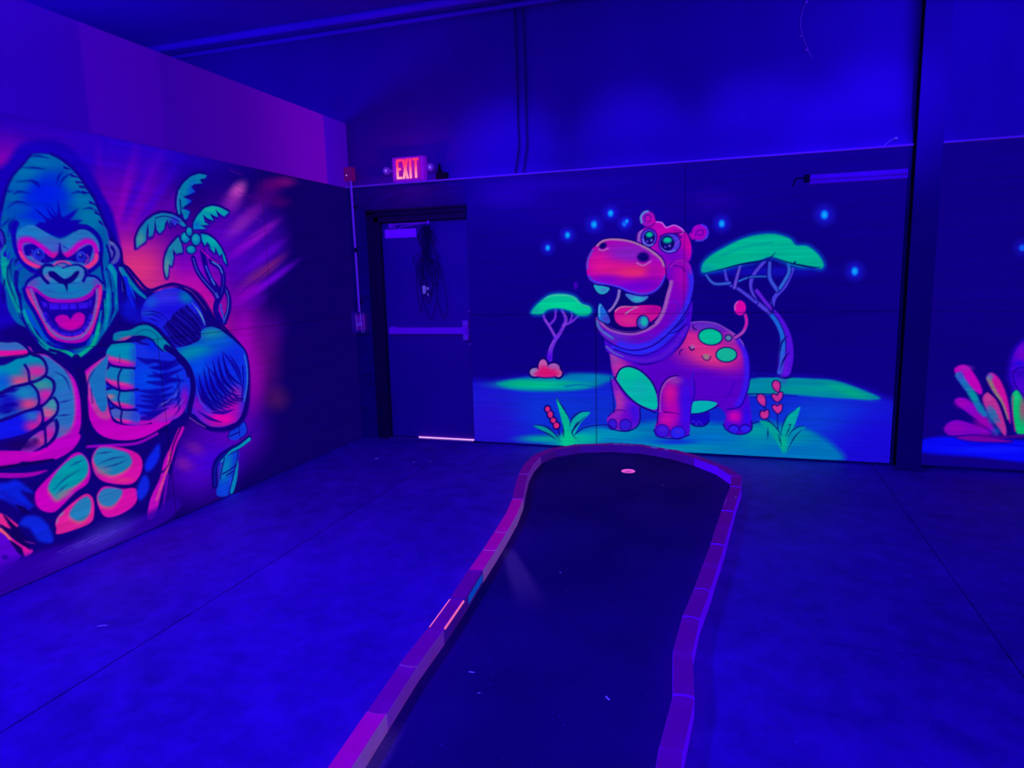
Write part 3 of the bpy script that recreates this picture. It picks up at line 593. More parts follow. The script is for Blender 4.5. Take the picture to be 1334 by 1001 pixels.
("S",[2149,1199,2064,1146],(13,0,116),0.9,10.9,2.0,2.0,6.1),
("S",[2248,1186,2167,1133],(13,0,116),0.9,10.6,1.9,1.9,6.0),
("S",[2296,1184,2217,1131],(13,0,116),0.9,10.5,1.9,1.9,5.9),
("S",[2370,1187,2293,1136],(13,0,116),0.9,10.4,1.9,1.9,5.8),
("S",[2117,1441,2064,1379,2022,1307,2013,1276],(90,140,190),0.85,1.0,6.9,0.7,5.3),
("S",[2081,1410,2038,1347,2020,1284],(90,140,190),0.85,1.0,6.9,0.7,5.3),
("S",[2535,1397,2466,1400,2390,1375,2325,1321],(10,0,140),0.8,0.8,5.5,0.5,4.2),
("S",[2537,1377,2452,1378,2377,1339],(10,0,140),0.8,0.8,5.5,0.5,4.2),
("S",[2497,1360,2415,1327],(10,0,140),0.8,0.8,5.5,0.5,4.2),
("S",[2324,1328,2275,1273],(10,0,140),0.8,0.8,5.7,0.6,4.4),
("S",[2360,1536,2275,1555,2202,1536],(10,0,140),0.8,0.8,5.6,0.6,4.3),
("S",[2673,1691,2612,1675,2555,1615,2497,1553,2448,1533,2358,1554,2264,1569,2176,1548,2089,1502,2017,1422,1964,1346,1900,1299,1833,1255,1762,1189,1677,1111,1620,1030],(14,0,120),1,10.6,8.7,8.7,5.2),
("S",[2163,1539,2108,1512,2054,1461,1991,1382],(160,60,160),0.8,3.8,1.5,1.5,4.5),
("S",[2183,1532,2109,1501,2029,1415,1976,1335],(14,0,120),1,7.9,3.9,3.9,5.3),
("F",[2358,1154,2275,1145,2164,1154,2070,1184,2050,1242,1953,1261,1835,1216,1716,1130,1628,1053,1605,951,1622,801,1666,674,1720,570,1822,511,1939,509,2057,553,2145,603,2217,670,2283,675,2239,761,2192,855,2196,959,2244,1050,2312,1108],(12,45,220),1,7.0,1),
("C",[2358,1154,2275,1145,2164,1154,2070,1184,2050,1242,1953,1261,1835,1216,1716,1130,1628,1053,1605,951,1622,801,1666,674,1720,570,1822,511,1939,509,2057,553,2145,603,2217,670,2283,675,2239,761,2192,855,2196,959,2244,1050,2312,1108],3.5),
("G",[2149,1098],[-0.0047,0.000686,-0.000693,-0.0147],(0,140,168),0.95,0),
("G",[1948,1208],[-0.00633,-0.000822,0.0014,-0.0162],(20,140,160),0.9,0),
("G",[1883,1139],[-0.00667,-0.000862,0.00183,-0.0186],(0,100,195),0.8,0),
("G",[1987,1088],[-0.00639,-0.000831,0.00314,-0.0284],(0,130,175),0.6,0),
("G",[2084,986],[-0.00779,-0.00102,0.00153,-0.0115],(0,80,225),0.8,0),
("G",[1877,986],[-0.00609,-0.000787,0.000943,-0.00737],(10,40,222),0.8,0),
("G",[2021,828],[-0.00553,-0.000719,0.00167,-0.0102],(10,10,190),0.7,0),
("G",[1942,587],[-0.00467,-0.000603,0.00283,-0.0136],(215,0,170),1,0),
("G",[1817,655],[-0.00844,-0.00108,0.00226,-0.0119],(195,0,175),0.9,0),
("G",[1929,585],[-0.00877,-0.00113,0.00565,-0.0272],(235,0,180),0.8,0),
("G",[2152,727],[-0.0124,-0.00162,0.00239,-0.0127],(150,0,185),0.8,0),
("G",[1765,748],[-0.0125,-0.0016,0.0026,-0.0153],(190,20,170),0.7,0),
("S",[2163,954,2128,754,2012,620],(40,80,232),0.8,0.8,5.2,0.5,7.8),
("S",[2115,908,2087,755,1995,652],(10,0,140),0.8,2.0,13.6,1.4,7.8),
("S",[2117,922,2086,753,1985,640],(10,0,140),0.8,2.0,13.6,1.4,7.9),
("S",[2118,935,2081,779,1968,672],(10,0,140),0.8,2.0,13.6,1.4,7.9),
("S",[2063,941,2040,771,1957,660],(40,80,232),0.8,0.8,5.3,0.5,7.9),
("S",[2064,954,2035,797,1941,692],(10,0,140),0.8,2.1,13.7,1.4,7.9),
("S",[2066,968,2034,795,1930,680],(10,0,140),0.8,2.1,13.7,1.4,7.9),
("S",[2068,981,2033,794,1919,668],(10,0,140),0.8,2.1,13.7,1.4,7.9),
("S",[2011,987,1988,813,1902,700],(40,80,232),0.8,0.8,5.3,0.5,8.0),
("S",[2020,949,1989,793,1890,688],(10,0,140),0.8,2.1,13.8,1.4,8.0),
("S",[2022,963,1984,819,1873,721],(10,0,140),0.8,2.1,13.8,1.4,8.0),
("S",[2024,976,1983,818,1862,709],(10,0,140),0.8,2.1,13.9,1.4,8.0),
("S",[1966,982,1937,838,1845,742],(40,80,232),0.8,0.8,5.4,0.5,8.1),
("S",[1968,996,1936,836,1834,729],(10,0,140),0.8,2.1,14.0,1.4,8.1),
("S",[1970,1010,1935,834,1822,717],(10,0,140),0.8,2.1,14.0,1.4,8.1),
("S",[1972,1024,1930,861,1805,750],(10,0,140),0.8,2.1,14.0,1.4,8.1),
("S",[1913,1030,1887,853,1793,738],(40,80,232),0.8,0.8,5.4,0.5,8.1),
("S",[1915,1044,1882,880,1775,772],(10,0,140),0.8,2.1,14.1,1.4,8.1),
("S",[1924,1005,1883,859,1764,759],(10,0,140),0.8,2.1,14.1,1.4,8.1),
("S",[1926,1019,1882,858,1752,747],(10,0,140),0.8,2.1,14.1,1.4,8.1),
("S",[1866,1025,1834,878,1734,781],(40,80,232),0.8,0.8,5.5,0.5,8.2),
("S",[1868,1039,1833,877,1722,768],(10,0,140),0.8,2.1,14.2,1.4,8.2),
("S",[1870,1053,1828,904,1704,802],(10,0,140),0.8,2.1,14.2,1.4,8.2),
("S",[1872,1067,1826,902,1692,790],(10,0,140),0.8,2.1,14.2,1.4,8.2),
("S",[2055,753,2016,684,1923,629],(14,0,130),0.8,1.9,12.7,1.3,7.1),
("S",[2016,759,1976,689,1882,638],(14,0,130),0.8,1.9,12.8,1.3,7.1),
("S",[1976,764,1935,694,1839,646],(14,0,130),0.8,1.9,12.9,1.3,7.2),
("S",[1935,770,1894,699,1796,655],(14,0,130),0.8,1.9,13.0,1.3,7.3),
("S",[1894,776,1852,704,1752,663],(14,0,130),0.8,2.0,13.1,1.3,7.3),
("S",[1853,782,1810,710,1707,672],(14,0,130),0.8,2.0,13.2,1.3,7.4),
("S",[1810,788,1767,715,1662,681],(14,0,130),0.8,2.0,13.3,1.3,7.4),
("S",[2046,1007,1941,878,1830,759,1715,721],(12,0,145),0.8,2.1,14.0,1.4,7.2),
("S",[2110,877,2054,762,1966,692],(12,0,145),0.8,2.0,13.7,1.4,7.0),
("S",[2137,846,2102,753,2004,681],(12,0,145),0.8,2.0,13.6,1.4,7.0),
("S",[1866,1075,1765,953,1703,813],(12,0,145),0.8,2.1,14.3,1.4,7.3),
("S",[1794,1039,1717,919,1694,774],(12,0,145),0.8,2.2,14.4,1.4,7.4),
("S",[2044,653,1911,627,1793,632],(12,0,145),0.8,2.1,14.1,1.4,7.2),
("S",[2158,685,2050,610,1933,558],(12,0,145),0.8,2.1,13.7,1.4,7.0),
("S",[1638,1021,1622,906,1640,785,1682,677],(45,120,205),1,5.6,5.6,5.6,5.6),
("S",[2268,706,2322,793],(190,20,170),0.0,2.5,2.5,2.5,5.0),
("C",None,0),
("S",[1846,1230,1715,1137,1624,1053,1600,950,1616,800,1671,656,1736,554,1822,511],(14,0,120),1,8.5,8.5,8.5,4.7),
("S",[1666,940,1676,809,1713,683],(10,0,140),0.8,8.5,8.5,8.5,6.5),
("S",[2282,683,2207,661,2146,599,2059,542,1939,511,1822,515],(14,0,120),1,15.9,12.5,12.5,6.1),
("S",[2241,658,2179,610,2104,559],(150,70,170),0.8,3.4,3.4,3.4,4.3),
("S",[2056,562,1960,545,1858,537],(190,20,160),0.8,4.0,4.0,4.0,4.5),
("F",[2824,1181,2799,1215,2738,1220,2631,1217,2479,1226,2380,1144,2275,1062,2214,987,2201,874,2244,762,2325,684,2463,671,2665,689,2778,729,2841,778,2851,844,2868,921,2872,996,2861,1075,2838,1109],(18,40,222),1,6.2,1),
("C",[2824,1181,2799,1215,2738,1220,2631,1217,2479,1226,2380,1144,2275,1062,2214,987,2201,874,2244,762,2325,684,2463,671,2665,689,2778,729,2841,778,2851,844,2868,921,2872,996,2861,1075,2838,1109],3.1),
("G",[2560,979],[-0.00803,-0.00107,0.00145,-0.00974],(0,70,228),0.9,0),
("G",[2584,1154],[-0.0119,-0.00159,0.00178,-0.0161],(20,50,220),0.8,0),
("G",[2485,1183],[-0.0171,-0.00228,0.00257,-0.0253],(0,30,220),0.8,0),
("G",[2306,908],[-0.0133,-0.00176,0.00124,-0.00797],(10,60,222),0.7,0),
("G",[2352,723],[-0.00672,-0.000888,0.00335,-0.017],(185,15,185),0.95,0),
("G",[2579,695],[-0.00608,-0.000813,0.00531,-0.0249],(195,10,180),0.95,0),
("G",[2266,800],[-0.0228,-0.003,0.00232,-0.0131],(150,0,185),0.8,0),
("G",[2458,711],[-0.0109,-0.00145,0.0062,-0.0304],(200,30,170),0.6,0),
("S",[2506,1094,2402,1054,2288,1051],(10,0,150),0.8,3.0,19.9,2.0,12.9),
("S",[2532,1046,2406,1024,2267,1040],(10,0,150),0.8,3.0,19.9,2.0,12.9),
("S",[2549,993,2407,977,2251,1000],(10,0,150),0.8,3.0,19.9,2.0,12.9),
("S",[2563,956,2439,929,2302,940],(10,0,150),0.8,3.0,19.8,2.0,12.9),
("S",[2635,912,2500,882,2351,890],(10,0,150),0.8,2.9,19.6,2.0,12.7),
("S",[2621,878,2486,843,2336,846],(10,0,150),0.8,3.0,19.7,2.0,12.8),
("S",[2616,846,2475,809,2319,809],(10,0,150),0.8,3.0,19.8,2.0,12.8),
("S",[2666,824,2523,786,2365,784],(10,0,150),0.8,2.9,19.6,2.0,12.7),
("S",[2636,771,2528,746,2410,759],(10,0,150),0.8,2.9,19.6,2.0,12.7),
("S",[2677,740,2570,727,2452,751],(10,0,150),0.8,2.9,19.5,1.9,12.6),
("S",[2508,1011,2386,945,2251,916],(10,0,150),0.8,3.0,20.1,2.0,13.0),
("S",[2494,1041,2394,1037,2285,1071],(10,0,150),0.8,3.0,19.9,2.0,12.9),
("S",[2617,1119,2537,1083,2449,1083],(10,0,150),0.8,2.9,19.3,1.9,12.5),
("S",[2318,984,2296,906,2356,857],(15,0,140),0.6,1.6,10.7,1.1,7.4),
("S",[2326,919,2305,840,2364,792],(15,0,140),0.6,1.6,10.7,1.1,7.4),
("S",[2333,870,2311,791,2371,743],(15,0,140),0.6,1.6,10.7,1.1,7.4),
("S",[2339,821,2318,741,2377,694],(15,0,140),0.6,1.6,10.7,1.1,7.4),
("S",[2499,776,2404,808,2336,846],(120,110,200),0.7,0.5,3.7,0.4,4.1),
("S",[2488,790,2425,803],(120,110,200),0.7,0.5,3.6,0.4,4.0),
("S",[2363,800,2311,875],(120,110,200),0.7,0.6,3.7,0.4,4.1),
("S",[2339,745,2266,800],(120,110,200),0.7,0.6,3.7,0.4,4.2),
("C",None,0),
("F",[2824,1181,2804,1209,2755,1219,2632,1209,2618,1166,2633,1079,2669,1069,2748,1084,2805,1103,2830,1136],(0,138,175),1,3.7,1),
("C",[2824,1181,2804,1209,2755,1219,2632,1209,2618,1166,2633,1079,2669,1069,2748,1084,2805,1103,2830,1136],2.2),
("S",[2842,1144,2777,1123,2632,1078],(228,45,150),1,18.3,14.1,14.1,25.3),
("S",[2845,1120,2781,1091,2634,1057],(195,0,185),1,21.1,21.1,21.1,28.1),
("G",[2615,1135],[-0.0196,-0.00264,0.00132,-0.0114],(25,60,215),0.75,0),
("C",None,0),
("F",[2857,1060,2833,1085,2757,1077,2653,1054,2650,992,2668,928,2741,936,2823,972,2861,1016],(15,122,182),1,3.7,1),
("C",[2857,1060,2833,1085,2757,1077,2653,1054,2650,992,2668,928,2741,936,2823,972,2861,1016],2.2),
("S",[2860,1007,2796,984,2651,935],(228,45,150),1,17.8,13.7,13.7,24.7),
("S",[2864,983,2800,952,2654,914],(195,0,185),1,20.6,20.6,20.6,27.5),
("G",[2634,990],[-0.0196,-0.00264,0.00174,-0.0117],(25,60,215),0.75,0),
("C",None,0),
("F",[2858,949,2776,940,2671,909,2666,855,2681,810,2757,816,2829,865,2861,913],(20,118,180),1,3.8,1),
("C",[2858,949,2776,940,2671,909,2666,855,2681,810,2757,816,2829,865,2861,913],2.3),
("S",[2877,884,2812,861,2667,811],(228,45,150),1,15.3,11.8,11.8,21.2),
("S",[2880,864,2816,834,2670,793],(195,0,185),1,17.7,17.7,17.7,23.6),
("G",[2836,908],[-0.0294,-0.00399,0.0107,-0.0608],(190,110,140),0.9,0),
("G",[2652,858],[-0.0196,-0.00263,0.00242,-0.0135],(25,60,215),0.75,0),
("C",None,0),
("F",[2841,830,2783,821,2671,784,2640,740,2672,711,2761,725,2825,771],(70,90,185),1,3.8,1),
("C",[2841,830,2783,821,2671,784,2640,740,2672,711,2761,725,2825,771],2.3),
("S",[2890,787,2826,764,2680,717],(228,45,150),1,11.7,9.0,9.0,16.2),
("S",[2893,771,2828,744,2682,703],(195,0,185),1,13.5,13.5,13.5,18.0),
("G",[2666,752],[-0.0196,-0.00263,0.00362,-0.0177],(25,60,215),0.75,0),
("C",None,0),
("S",[2833,1138,2806,1097,2740,1074,2639,1054],(14,0,120),1,7.3,7.3,7.3,3.7),
("S",[2860,1009,2816,965,2742,928,2634,920],(14,0,120),1,7.3,7.3,7.3,3.7),
("S",[2858,905,2822,857,2758,814,2660,795],(14,0,120),1,7.3,7.3,7.3,3.7),
("S",[2837,1116,2861,1075,2872,996,2865,928,2853,844,2845,782,2778,726,2666,686,2561,684],(14,0,120),1,7.3,7.3,7.3,3.7),
("S",[2798,1218,2838,1175,2843,1124,2823,1096],(14,0,120),1,7.1,7.1,7.1,3.7),
("S",[2823,1085,2852,1070],(14,0,120),1,7.1,7.1,7.1,3.7),
("S",[2857,956,2829,959],(14,0,120),1,7.2,7.2,7.2,3.7),
("S",[2850,836,2824,838],(14,0,120),1,7.2,7.2,7.2,3.7),
("S",[2737,1148,2744,1100],(40,0,120),1,2.2,2.2,2.2,3.0),
("S",[2737,1062,2763,1024,2771,965,2761,933],(14,0,120),1,6.3,6.3,6.3,3.7),
("S",[2763,933,2781,891,2779,853,2770,817],(14,0,120),1,5.8,5.8,5.8,3.7),
("S",[2768,805,2782,762,2778,726],(14,0,120),1,6.8,6.8,6.8,3.8),
("F",[2772,1238,2766,1279,2728,1296,2648,1297,2567,1318,2501,1312,2443,1274,2390,1217,2319,1133,2362,1125,2406,1141,2451,1179,2484,1222,2553,1249,2627,1251,2701,1231],(0,128,165),1,4.6,1),
("C",[2772,1238,2766,1279,2728,1296,2648,1297,2567,1318,2501,1312,2443,1274,2390,1217,2319,1133,2362,1125,2406,1141,2451,1179,2484,1222,2553,1249,2627,1251,2701,1231],2.3),
("G",[2669,1241],[-0.0139,0.0016,-0.0056,-0.0662],(215,50,140),0.95,0),
("G",[2739,1276],[-0.0288,-0.0039,0.00386,-0.0449],(30,110,180),0.6,0),
("C",None,0),
("S",[2779,1231,2769,1282,2718,1299,2647,1301,2571,1324,2495,1320,2423,1272,2352,1198,2280,1104],(14,0,120),1,8.0,10.0,10.0,3.9),
("S",[2771,1233,2693,1228,2623,1247,2553,1246,2485,1218,2451,1175,2406,1136],(14,0,120),1,5.0,5.0,5.0,3.9),
("S",[2656,1238,2557,1283,2482,1273,2430,1225],(10,20,120),0.8,2.0,2.0,2.0,2.3),
("S",[2628,1243,2577,1208,2513,1190],(16,0,140),0.85,13.0,5.0,5.0,7.7),
("S",[2378,1156,2301,1106,2225,1030,2186,949,2179,853,2215,756,2242,693],(13,0,115),1,21.7,23.9,23.9,10.0),
("S",[2285,1071,2228,1006,2214,944],(13,0,115),1,19.5,10.8,10.8,10.0),
("F",[3301,1257,3264,1218,3201,1204,3147,1154,3092,1103,3051,1045,3034,952,3037,847,3057,759,3111,680,3178,652,3272,632,3385,656,3477,687,3551,714,3488,1164],(190,0,192),1,5.7,1),
("C",[3301,1257,3264,1218,3201,1204,3147,1154,3092,1103,3051,1045,3034,952,3037,847,3057,759,3111,680,3178,652,3272,632,3385,656,3477,687,3551,714,3488,1164],2.8),
("F",[3326,1280,3257,1218,3187,1192,3133,1149,3087,1084,3062,1002,3065,882,3090,797,3140,755,3197,739,3294,740,3497,775,3435,1224],(200,80,150),0.8,28.5,1),
("F",[3333,1281,3264,1218,3195,1193,3140,1150,3095,1085,3070,1004,3073,884,3098,799,3148,757,3204,740,3301,742,3504,777,3441,1225],(38,108,188),1,17.0,1),
("G",[3130,1057],[-0.0215,-0.00296,0.00228,-0.0152],(25,125,185),0.7,0),
("G",[3161,775],[-0.0183,-0.00252,0.00754,-0.0336],(120,90,170),0.7,0),
("G",[3311,672],[-0.00527,-0.000731,0.00601,-0.023],(205,0,185),0.9,0),
("S",[3162,1106,3106,1061,3085,984],(20,20,140),0.75,0.8,5.2,0.5,3.6),
("S",[3181,1187,3119,1136,3075,1057],(20,20,140),0.75,0.8,5.2,0.5,3.6),
("S",[3163,931,3092,933],(20,20,140),0.75,0.8,5.2,0.5,3.6),
("S",[3180,861,3103,852],(20,20,140),0.75,0.8,5.2,0.5,3.6),
("S",[3148,982,3085,981],(90,90,190),0.5,1.8,1.8,1.8,2.9),
("S",[3192,829,3131,825],(90,90,190),0.5,1.8,1.8,1.8,2.9),
("S",[3212,906,3151,903],(90,90,190),0.5,1.8,1.8,1.8,2.9),
("S",[3167,898,3105,895],(90,90,190),0.5,1.8,1.8,1.8,2.9),
("C",None,0),
("F",[2998,1061,2943,1105,2850,1145,2816,1149,2852,1032,2860,927,2851,802,2815,740,2671,695,2466,675,2393,670,2521,619,2616,606,2747,619,2886,666,2964,737,2997,848,3003,969],(195,0,188),1,7.1,1),
("C",[2998,1061,2943,1105,2850,1145,2816,1149,2852,1032,2860,927,2851,802,2815,740,2671,695,2466,675,2393,670,2521,619,2616,606,2747,619,2886,666,2964,737,2997,848,3003,969],3.5),
("F",[2984,1051,2903,1117,2809,1157,2860,927,2850,783,2927,799,2972,895,2982,983],(190,70,150),0.8,17.2,1),
("F",[2960,1047,2884,1114,2800,1148,2857,874,2903,830,2945,925],(25,110,185),1,13.8,1),
("G",[2784,661],[-0.00594,-0.000802,0.00506,-0.0219],(200,0,185),0.8,0),
("S",[2983,949,2966,1031,2917,1084],(20,0,140),1,4.4,2.2,2.2,3.4),
("S",[2957,892,2956,978],(30,30,150),1,3.3,3.3,3.3,3.4),
("C",None,0),
("S",[3025,1157,3003,1037,3010,885,3016,732,3016,627],(13,0,105),1,28.4,17.5,17.5,8.4),
("S",[3058,1137,3025,1154,2997,1120,2957,1141,2877,1165],(13,0,115),1,21.7,21.7,21.7,10.0),
("S",[3011,748,2944,671,2791,604,2618,594,2448,632],(13,0,105),1,14.0,18.7,18.7,9.0),
("S",[3024,647,2872,618,2686,585,2523,610],(150,0,190),1,7.2,9.0,9.0,9.0),
("F",[3466,1320,3390,1307,3331,1291,3289,1242,3258,1214,3220,1171,3204,1126,3216,1092,3182,1065,3179,1007,3196,966,3170,932,3175,889,3204,851,3184,802,3207,748,3262,710,3322,696,3431,724,3546,753],(18,0,130),1,5.6,1),
("F",[3470,1294,3393,1288,3349,1286,3315,1262,3296,1232,3314,1214,3382,1218,3480,1222],(55,108,188),1,4.0,1),
("C",[3470,1294,3393,1288,3349,1286,3315,1262,3296,1232,3314,1214,3382,1218,3480,1222],2.0),
("S",[3477,1244,3387,1232,3291,1227],(222,15,155),1,14.8,14.8,14.8,9.4),
("C",None,0),
("F",[3488,1164,3421,1177,3379,1191,3329,1212,3273,1209,3228,1180,3212,1131,3229,1097,3298,1077,3327,1073,3410,1065,3505,1047],(0,138,175),1,4.1,1),
("C",[3488,1164,3421,1177,3379,1191,3329,1212,3273,1209,3228,1180,3212,1131,3229,1097,3298,1077,3327,1073,3410,1065,3505,1047],2.1),
("G",[3263,1121],[-0.0133,-0.00185,0.00365,-0.0262],(232,28,155),0.9,0),
("G",[3360,1082],[-0.0102,-0.00142,0.00463,-0.0302],(232,70,130),0.9,0),
("G",[3447,1092],[-0.0195,-0.00273,0.00318,-0.0206],(0,90,215),0.9,0),
("C",None,0),
("F",[3512,995,3421,1040,3377,1060,3328,1062,3295,1046,3277,1002,3289,940,3362,924,3445,914,3524,910],(25,95,190),1,4.1,1),
("C",[3512,995,3421,1040,3377,1060,3328,1062,3295,1046,3277,1002,3289,940,3362,924,3445,914,3524,910],2.0),
("G",[3333,955],[-0.0136,-0.00189,0.00491,-0.0263],(225,60,130),0.9,0),
("G",[3436,981],[-0.0144,-0.00202,0.00281,-0.0152],(18,10,180),0.9,0),
("G",[3341,1020],[-0.0157,-0.00219,0.00506,-0.0299],(20,130,180),0.9,0),
("C",None,0),
("F",[3296,1065,3254,1087,3204,1076,3185,1037,3201,989,3239,952,3274,943,3272,1004],(20,140,165),1,4.2,1),
("C",[3296,1065,3254,1087,3204,1076,3185,1037,3201,989,3239,952,3274,943,3272,1004],2.1),
("G",[3231,986],[-0.0173,-0.00239,0.00401,-0.0232],(218,20,165),0.9,0),
("G",[3272,951],[-0.0264,-0.00366,0.00717,-0.0389],(190,0,185),0.9,0),
("G",[3245,1046],[-0.021,-0.00291,0.00738,-0.0467],(60,150,150),0.9,0),
("C",None,0),
("F",[3263,913,3229,943,3190,958,3175,918,3193,878,3254,845,3261,877],(60,125,170),1,4.3,1),
("C",[3263,913,3229,943,3190,958,3175,918,3193,878,3254,845,3261,877],2.1),
("G",[3230,885],[-0.0206,-0.00284,0.00573,-0.0287],(215,80,140),0.9,0),
("G",[3249,853],[-0.0259,-0.00358,0.012,-0.0575],(200,0,180),0.9,0),
("G",[3201,930],[-0.0407,-0.00562,0.00711,-0.0381],(60,150,160),0.9,0),
("C",None,0),
("F",[3527,884,3419,909,3349,915,3271,908,3268,864,3297,827,3364,805,3538,806],(15,20,225),1,4.1,1),
("C",[3527,884,3419,909,3349,915,3271,908,3268,864,3297,827,3364,805,3538,806],2.1),
("G",[3317,888],[-0.0179,-0.00249,0.00597,-0.0293],(40,110,185),0.9,0),
("G",[3318,832],[-0.0179,-0.00248,0.00639,-0.0292],(215,30,150),0.9,0),
("G",[3278,859],[-0.0421,-0.00583,0.00485,-0.0232],(205,40,150),0.9,0),
("C",None,0),
("F",[3260,801,3214,835,3201,821,3211,771,3258,725,3267,748],(110,80,180),1,4.3,1),
("C",[3260,801,3214,835,3201,821,3211,771,3258,725,3267,748],2.1),
("G",[3238,770],[-0.0256,-0.00354,0.00525,-0.0228],(205,20,165),0.9,0),
("C",None,0),
("F",[3352,768,3270,799,3273,727,3306,712,3380,690,3421,700],(150,40,180),1,4.2,1),
("C",[3352,768,3270,799,3273,727,3306,712,3380,690,3421,700],2.1),
("G",[3293,747],[-0.0263,-0.00364,0.00691,-0.0288],(205,50,150),0.9,0),
("G",[3334,771],[-0.0269,-0.00373,0.0138,-0.0583],(120,90,180),0.9,0),
("C",None,0),
("G",[3413,755],[-0.0097,-0.00135,0.00779,-0.0317],(26,0,100),0.95,0),
("G",[3452,957],[-0.0168,0.00337,-0.0084,-0.0483],(14,0,160),0.8,0),
("G",[3322,754],[-0.0462,-0.00641,0.0134,-0.0557],(50,0,100),0.7,0),
("S",[3271,1218,3219,1181,3204,1126,3228,1085,3304,1064,3405,1058],(18,0,125),1,7.3,7.3,7.3,4.2),
("S",[3321,1163,3307,1126,3309,1074],(18,0,125),1,7.2,7.2,7.2,4.1),
("S",[3307,1066,3272,1008,3282,935,3362,919,3447,901,3527,891],(18,0,125),1,7.1,7.1,7.1,4.1),
("S",[3217,1088,3176,1053,3182,1000,3237,944,3282,931],(18,0,125),1,7.4,7.4,7.4,4.3),
("S",[3263,913,3264,856,3290,822],(18,0,125),1,7.3,7.3,7.3,4.2),
("S",[3185,964,3168,924,3187,869,3252,835],(18,0,125),1,7.5,7.5,7.5,4.3),
("S",[3290,822,3365,796,3462,791,3539,799],(18,0,125),1,7.1,7.1,7.1,4.1),
("S",[3191,841,3184,802,3212,742,3269,708],(18,0,125),1,7.5,7.5,7.5,4.3),
("S",[3260,804,3268,726,3291,710],(18,0,125),1,7.4,7.4,7.4,4.3),
("S",[3468,1307,3391,1301,3335,1291,3298,1253,3272,1212,3238,1201],(18,0,125),1,7.1,7.1,7.1,4.1),
("S",[3481,1213,3384,1208,3308,1211,3288,1228],(18,0,125),1,7.0,7.0,7.0,4.1),
("S",[3399,1050,3461,1033,3510,1008],(18,0,125),1,6.9,6.9,6.9,4.0),
("S",[3477,968,3417,971,3385,958],(14,0,150),0.8,1.4,9.7,1.0,6.1),
("S",[3469,933,3414,943],(14,0,150),0.8,1.4,9.6,1.0,6.1),
("S",[3428,1034,3366,1044],(14,0,150),0.8,1.5,9.7,1.0,6.1),
("S",[3483,1017,3430,1021],(14,0,150),0.8,1.4,9.5,1.0,6.0),
("F",[3555,752,3363,701,3384,673,3473,647,3566,672],(190,0,182),1,6.7,1),
("F",[3361,654,3228,691,3116,743,3058,720,3118,654,3229,623,3319,633],(190,0,190),1,7.2,1),
("F",[3570,646,3403,598,3277,578,3355,568,3456,587,3572,627],(165,0,178),1,5.1,1),
("S",[3568,660,3376,605,3240,608,3151,630],(14,0,120),1,7.9,7.9,7.9,6.9),
("S",[3520,659,3354,639,3238,625],(14,0,90),1,8.9,8.9,8.9,6.9),
("F",[3361,471,3318,512,3247,555,3174,599,3121,627,3072,624,3033,570,3026,491,3057,432,3132,408,3207,366,3268,338,3321,356,3360,403],(200,0,182),1,8.1,1),
("C",[3361,471,3318,512,3247,555,3174,599,3121,627,3072,624,3033,570,3026,491,3057,432,3132,408,3207,366,3268,338,3321,356,3360,403],3.6),
("F",[3288,479,3235,536,3151,587,3074,597,3041,538,3055,474,3111,438,3194,417,3246,387,3282,436],(205,95,125),0.85,23.7,1),
("F",[3282,492,3229,550,3145,600,3068,610,3035,552,3049,488,3105,452,3188,430,3240,400,3276,449],(0,150,168),1,14.6,1),
("C",None,0),
("F",[3009,564,2968,621,2913,625,2794,582,2695,523,2662,460,2687,383,2756,343,2858,370,2952,418,2998,478],(214,15,165),1,8.8,1),
("C",[3009,564,2968,621,2913,625,2794,582,2695,523,2662,460,2687,383,2756,343,2858,370,2952,418,2998,478],3.9),
("F",[3003,547,2969,601,2910,599,2825,559,2761,517,2747,457,2815,422,2900,424,2970,479],(205,95,125),0.85,25.3,1),
("F",[2997,561,2963,615,2903,613,2819,574,2754,532,2741,471,2808,437,2894,438,2963,493],(25,130,180),1,15.6,1),
("C",None,0),
("F",[3272,276,3243,312,3138,362,3064,376,3029,326,3037,240,3065,201,3151,195,3269,207,3272,239],(224,30,150),1,8.3,1),
("C",[3272,276,3243,312,3138,362,3064,376,3029,326,3037,240,3065,201,3151,195,3269,207,3272,239],3.7),
("F",[3190,288,3136,334,3071,345,3052,298,3075,238,3126,217,3177,250],(205,95,125),0.85,24.2,1),
("F",[3184,301,3130,348,3065,359,3046,312,3069,251,3120,231,3171,263],(35,125,180),1,14.9,1),
("C",None,0),
("F",[3006,338,2966,381,2914,374,2828,332,2734,305,2731,238,2773,198,2872,180,2958,196,2994,250],(215,15,165),1,8.9,1),
("C",[3006,338,2966,381,2914,374,2828,332,2734,305,2731,238,2773,198,2872,180,2958,196,2994,250],3.9),
("F",[3004,320,2954,357,2841,314,2863,265,2923,237,2986,266],(205,95,125),0.85,25.3,1),
("F",[2998,334,2947,371,2834,329,2856,279,2917,251,2979,280],(40,120,180),1,15.6,1),
("C",None,0),
("G",[3209,418],[-0.0155,0.00461,-0.00423,-0.0343],(130,120,140),0.8,0),
("G",[2943,482],[-0.0183,-0.00249,0.00957,-0.0337],(120,120,150),0.7,0),
("G",[2821,386],[-0.0123,-0.00166,0.0162,-0.0543],(230,50,130),0.7,0),
("G",[3156,519],[-0.0139,0.00824,-0.00693,-0.0151],(0,165,160),0.6,0),
("G",[3322,413],[-0.0219,-0.00303,0.00909,-0.0274],(205,0,190),0.7,0),
("S",[3261,458,3188,500,3085,527],(20,40,130),0.6,0.9,5.9,0.6,4.5),
("S",[3245,434,3173,468],(20,40,130),0.6,0.9,5.9,0.6,4.5),
("S",[2958,531,2869,536,2779,523],(20,40,130),0.6,1.0,6.3,0.6,4.9),
("S",[2941,496,2853,492,2770,500],(20,40,130),0.6,1.0,6.4,0.6,4.9),
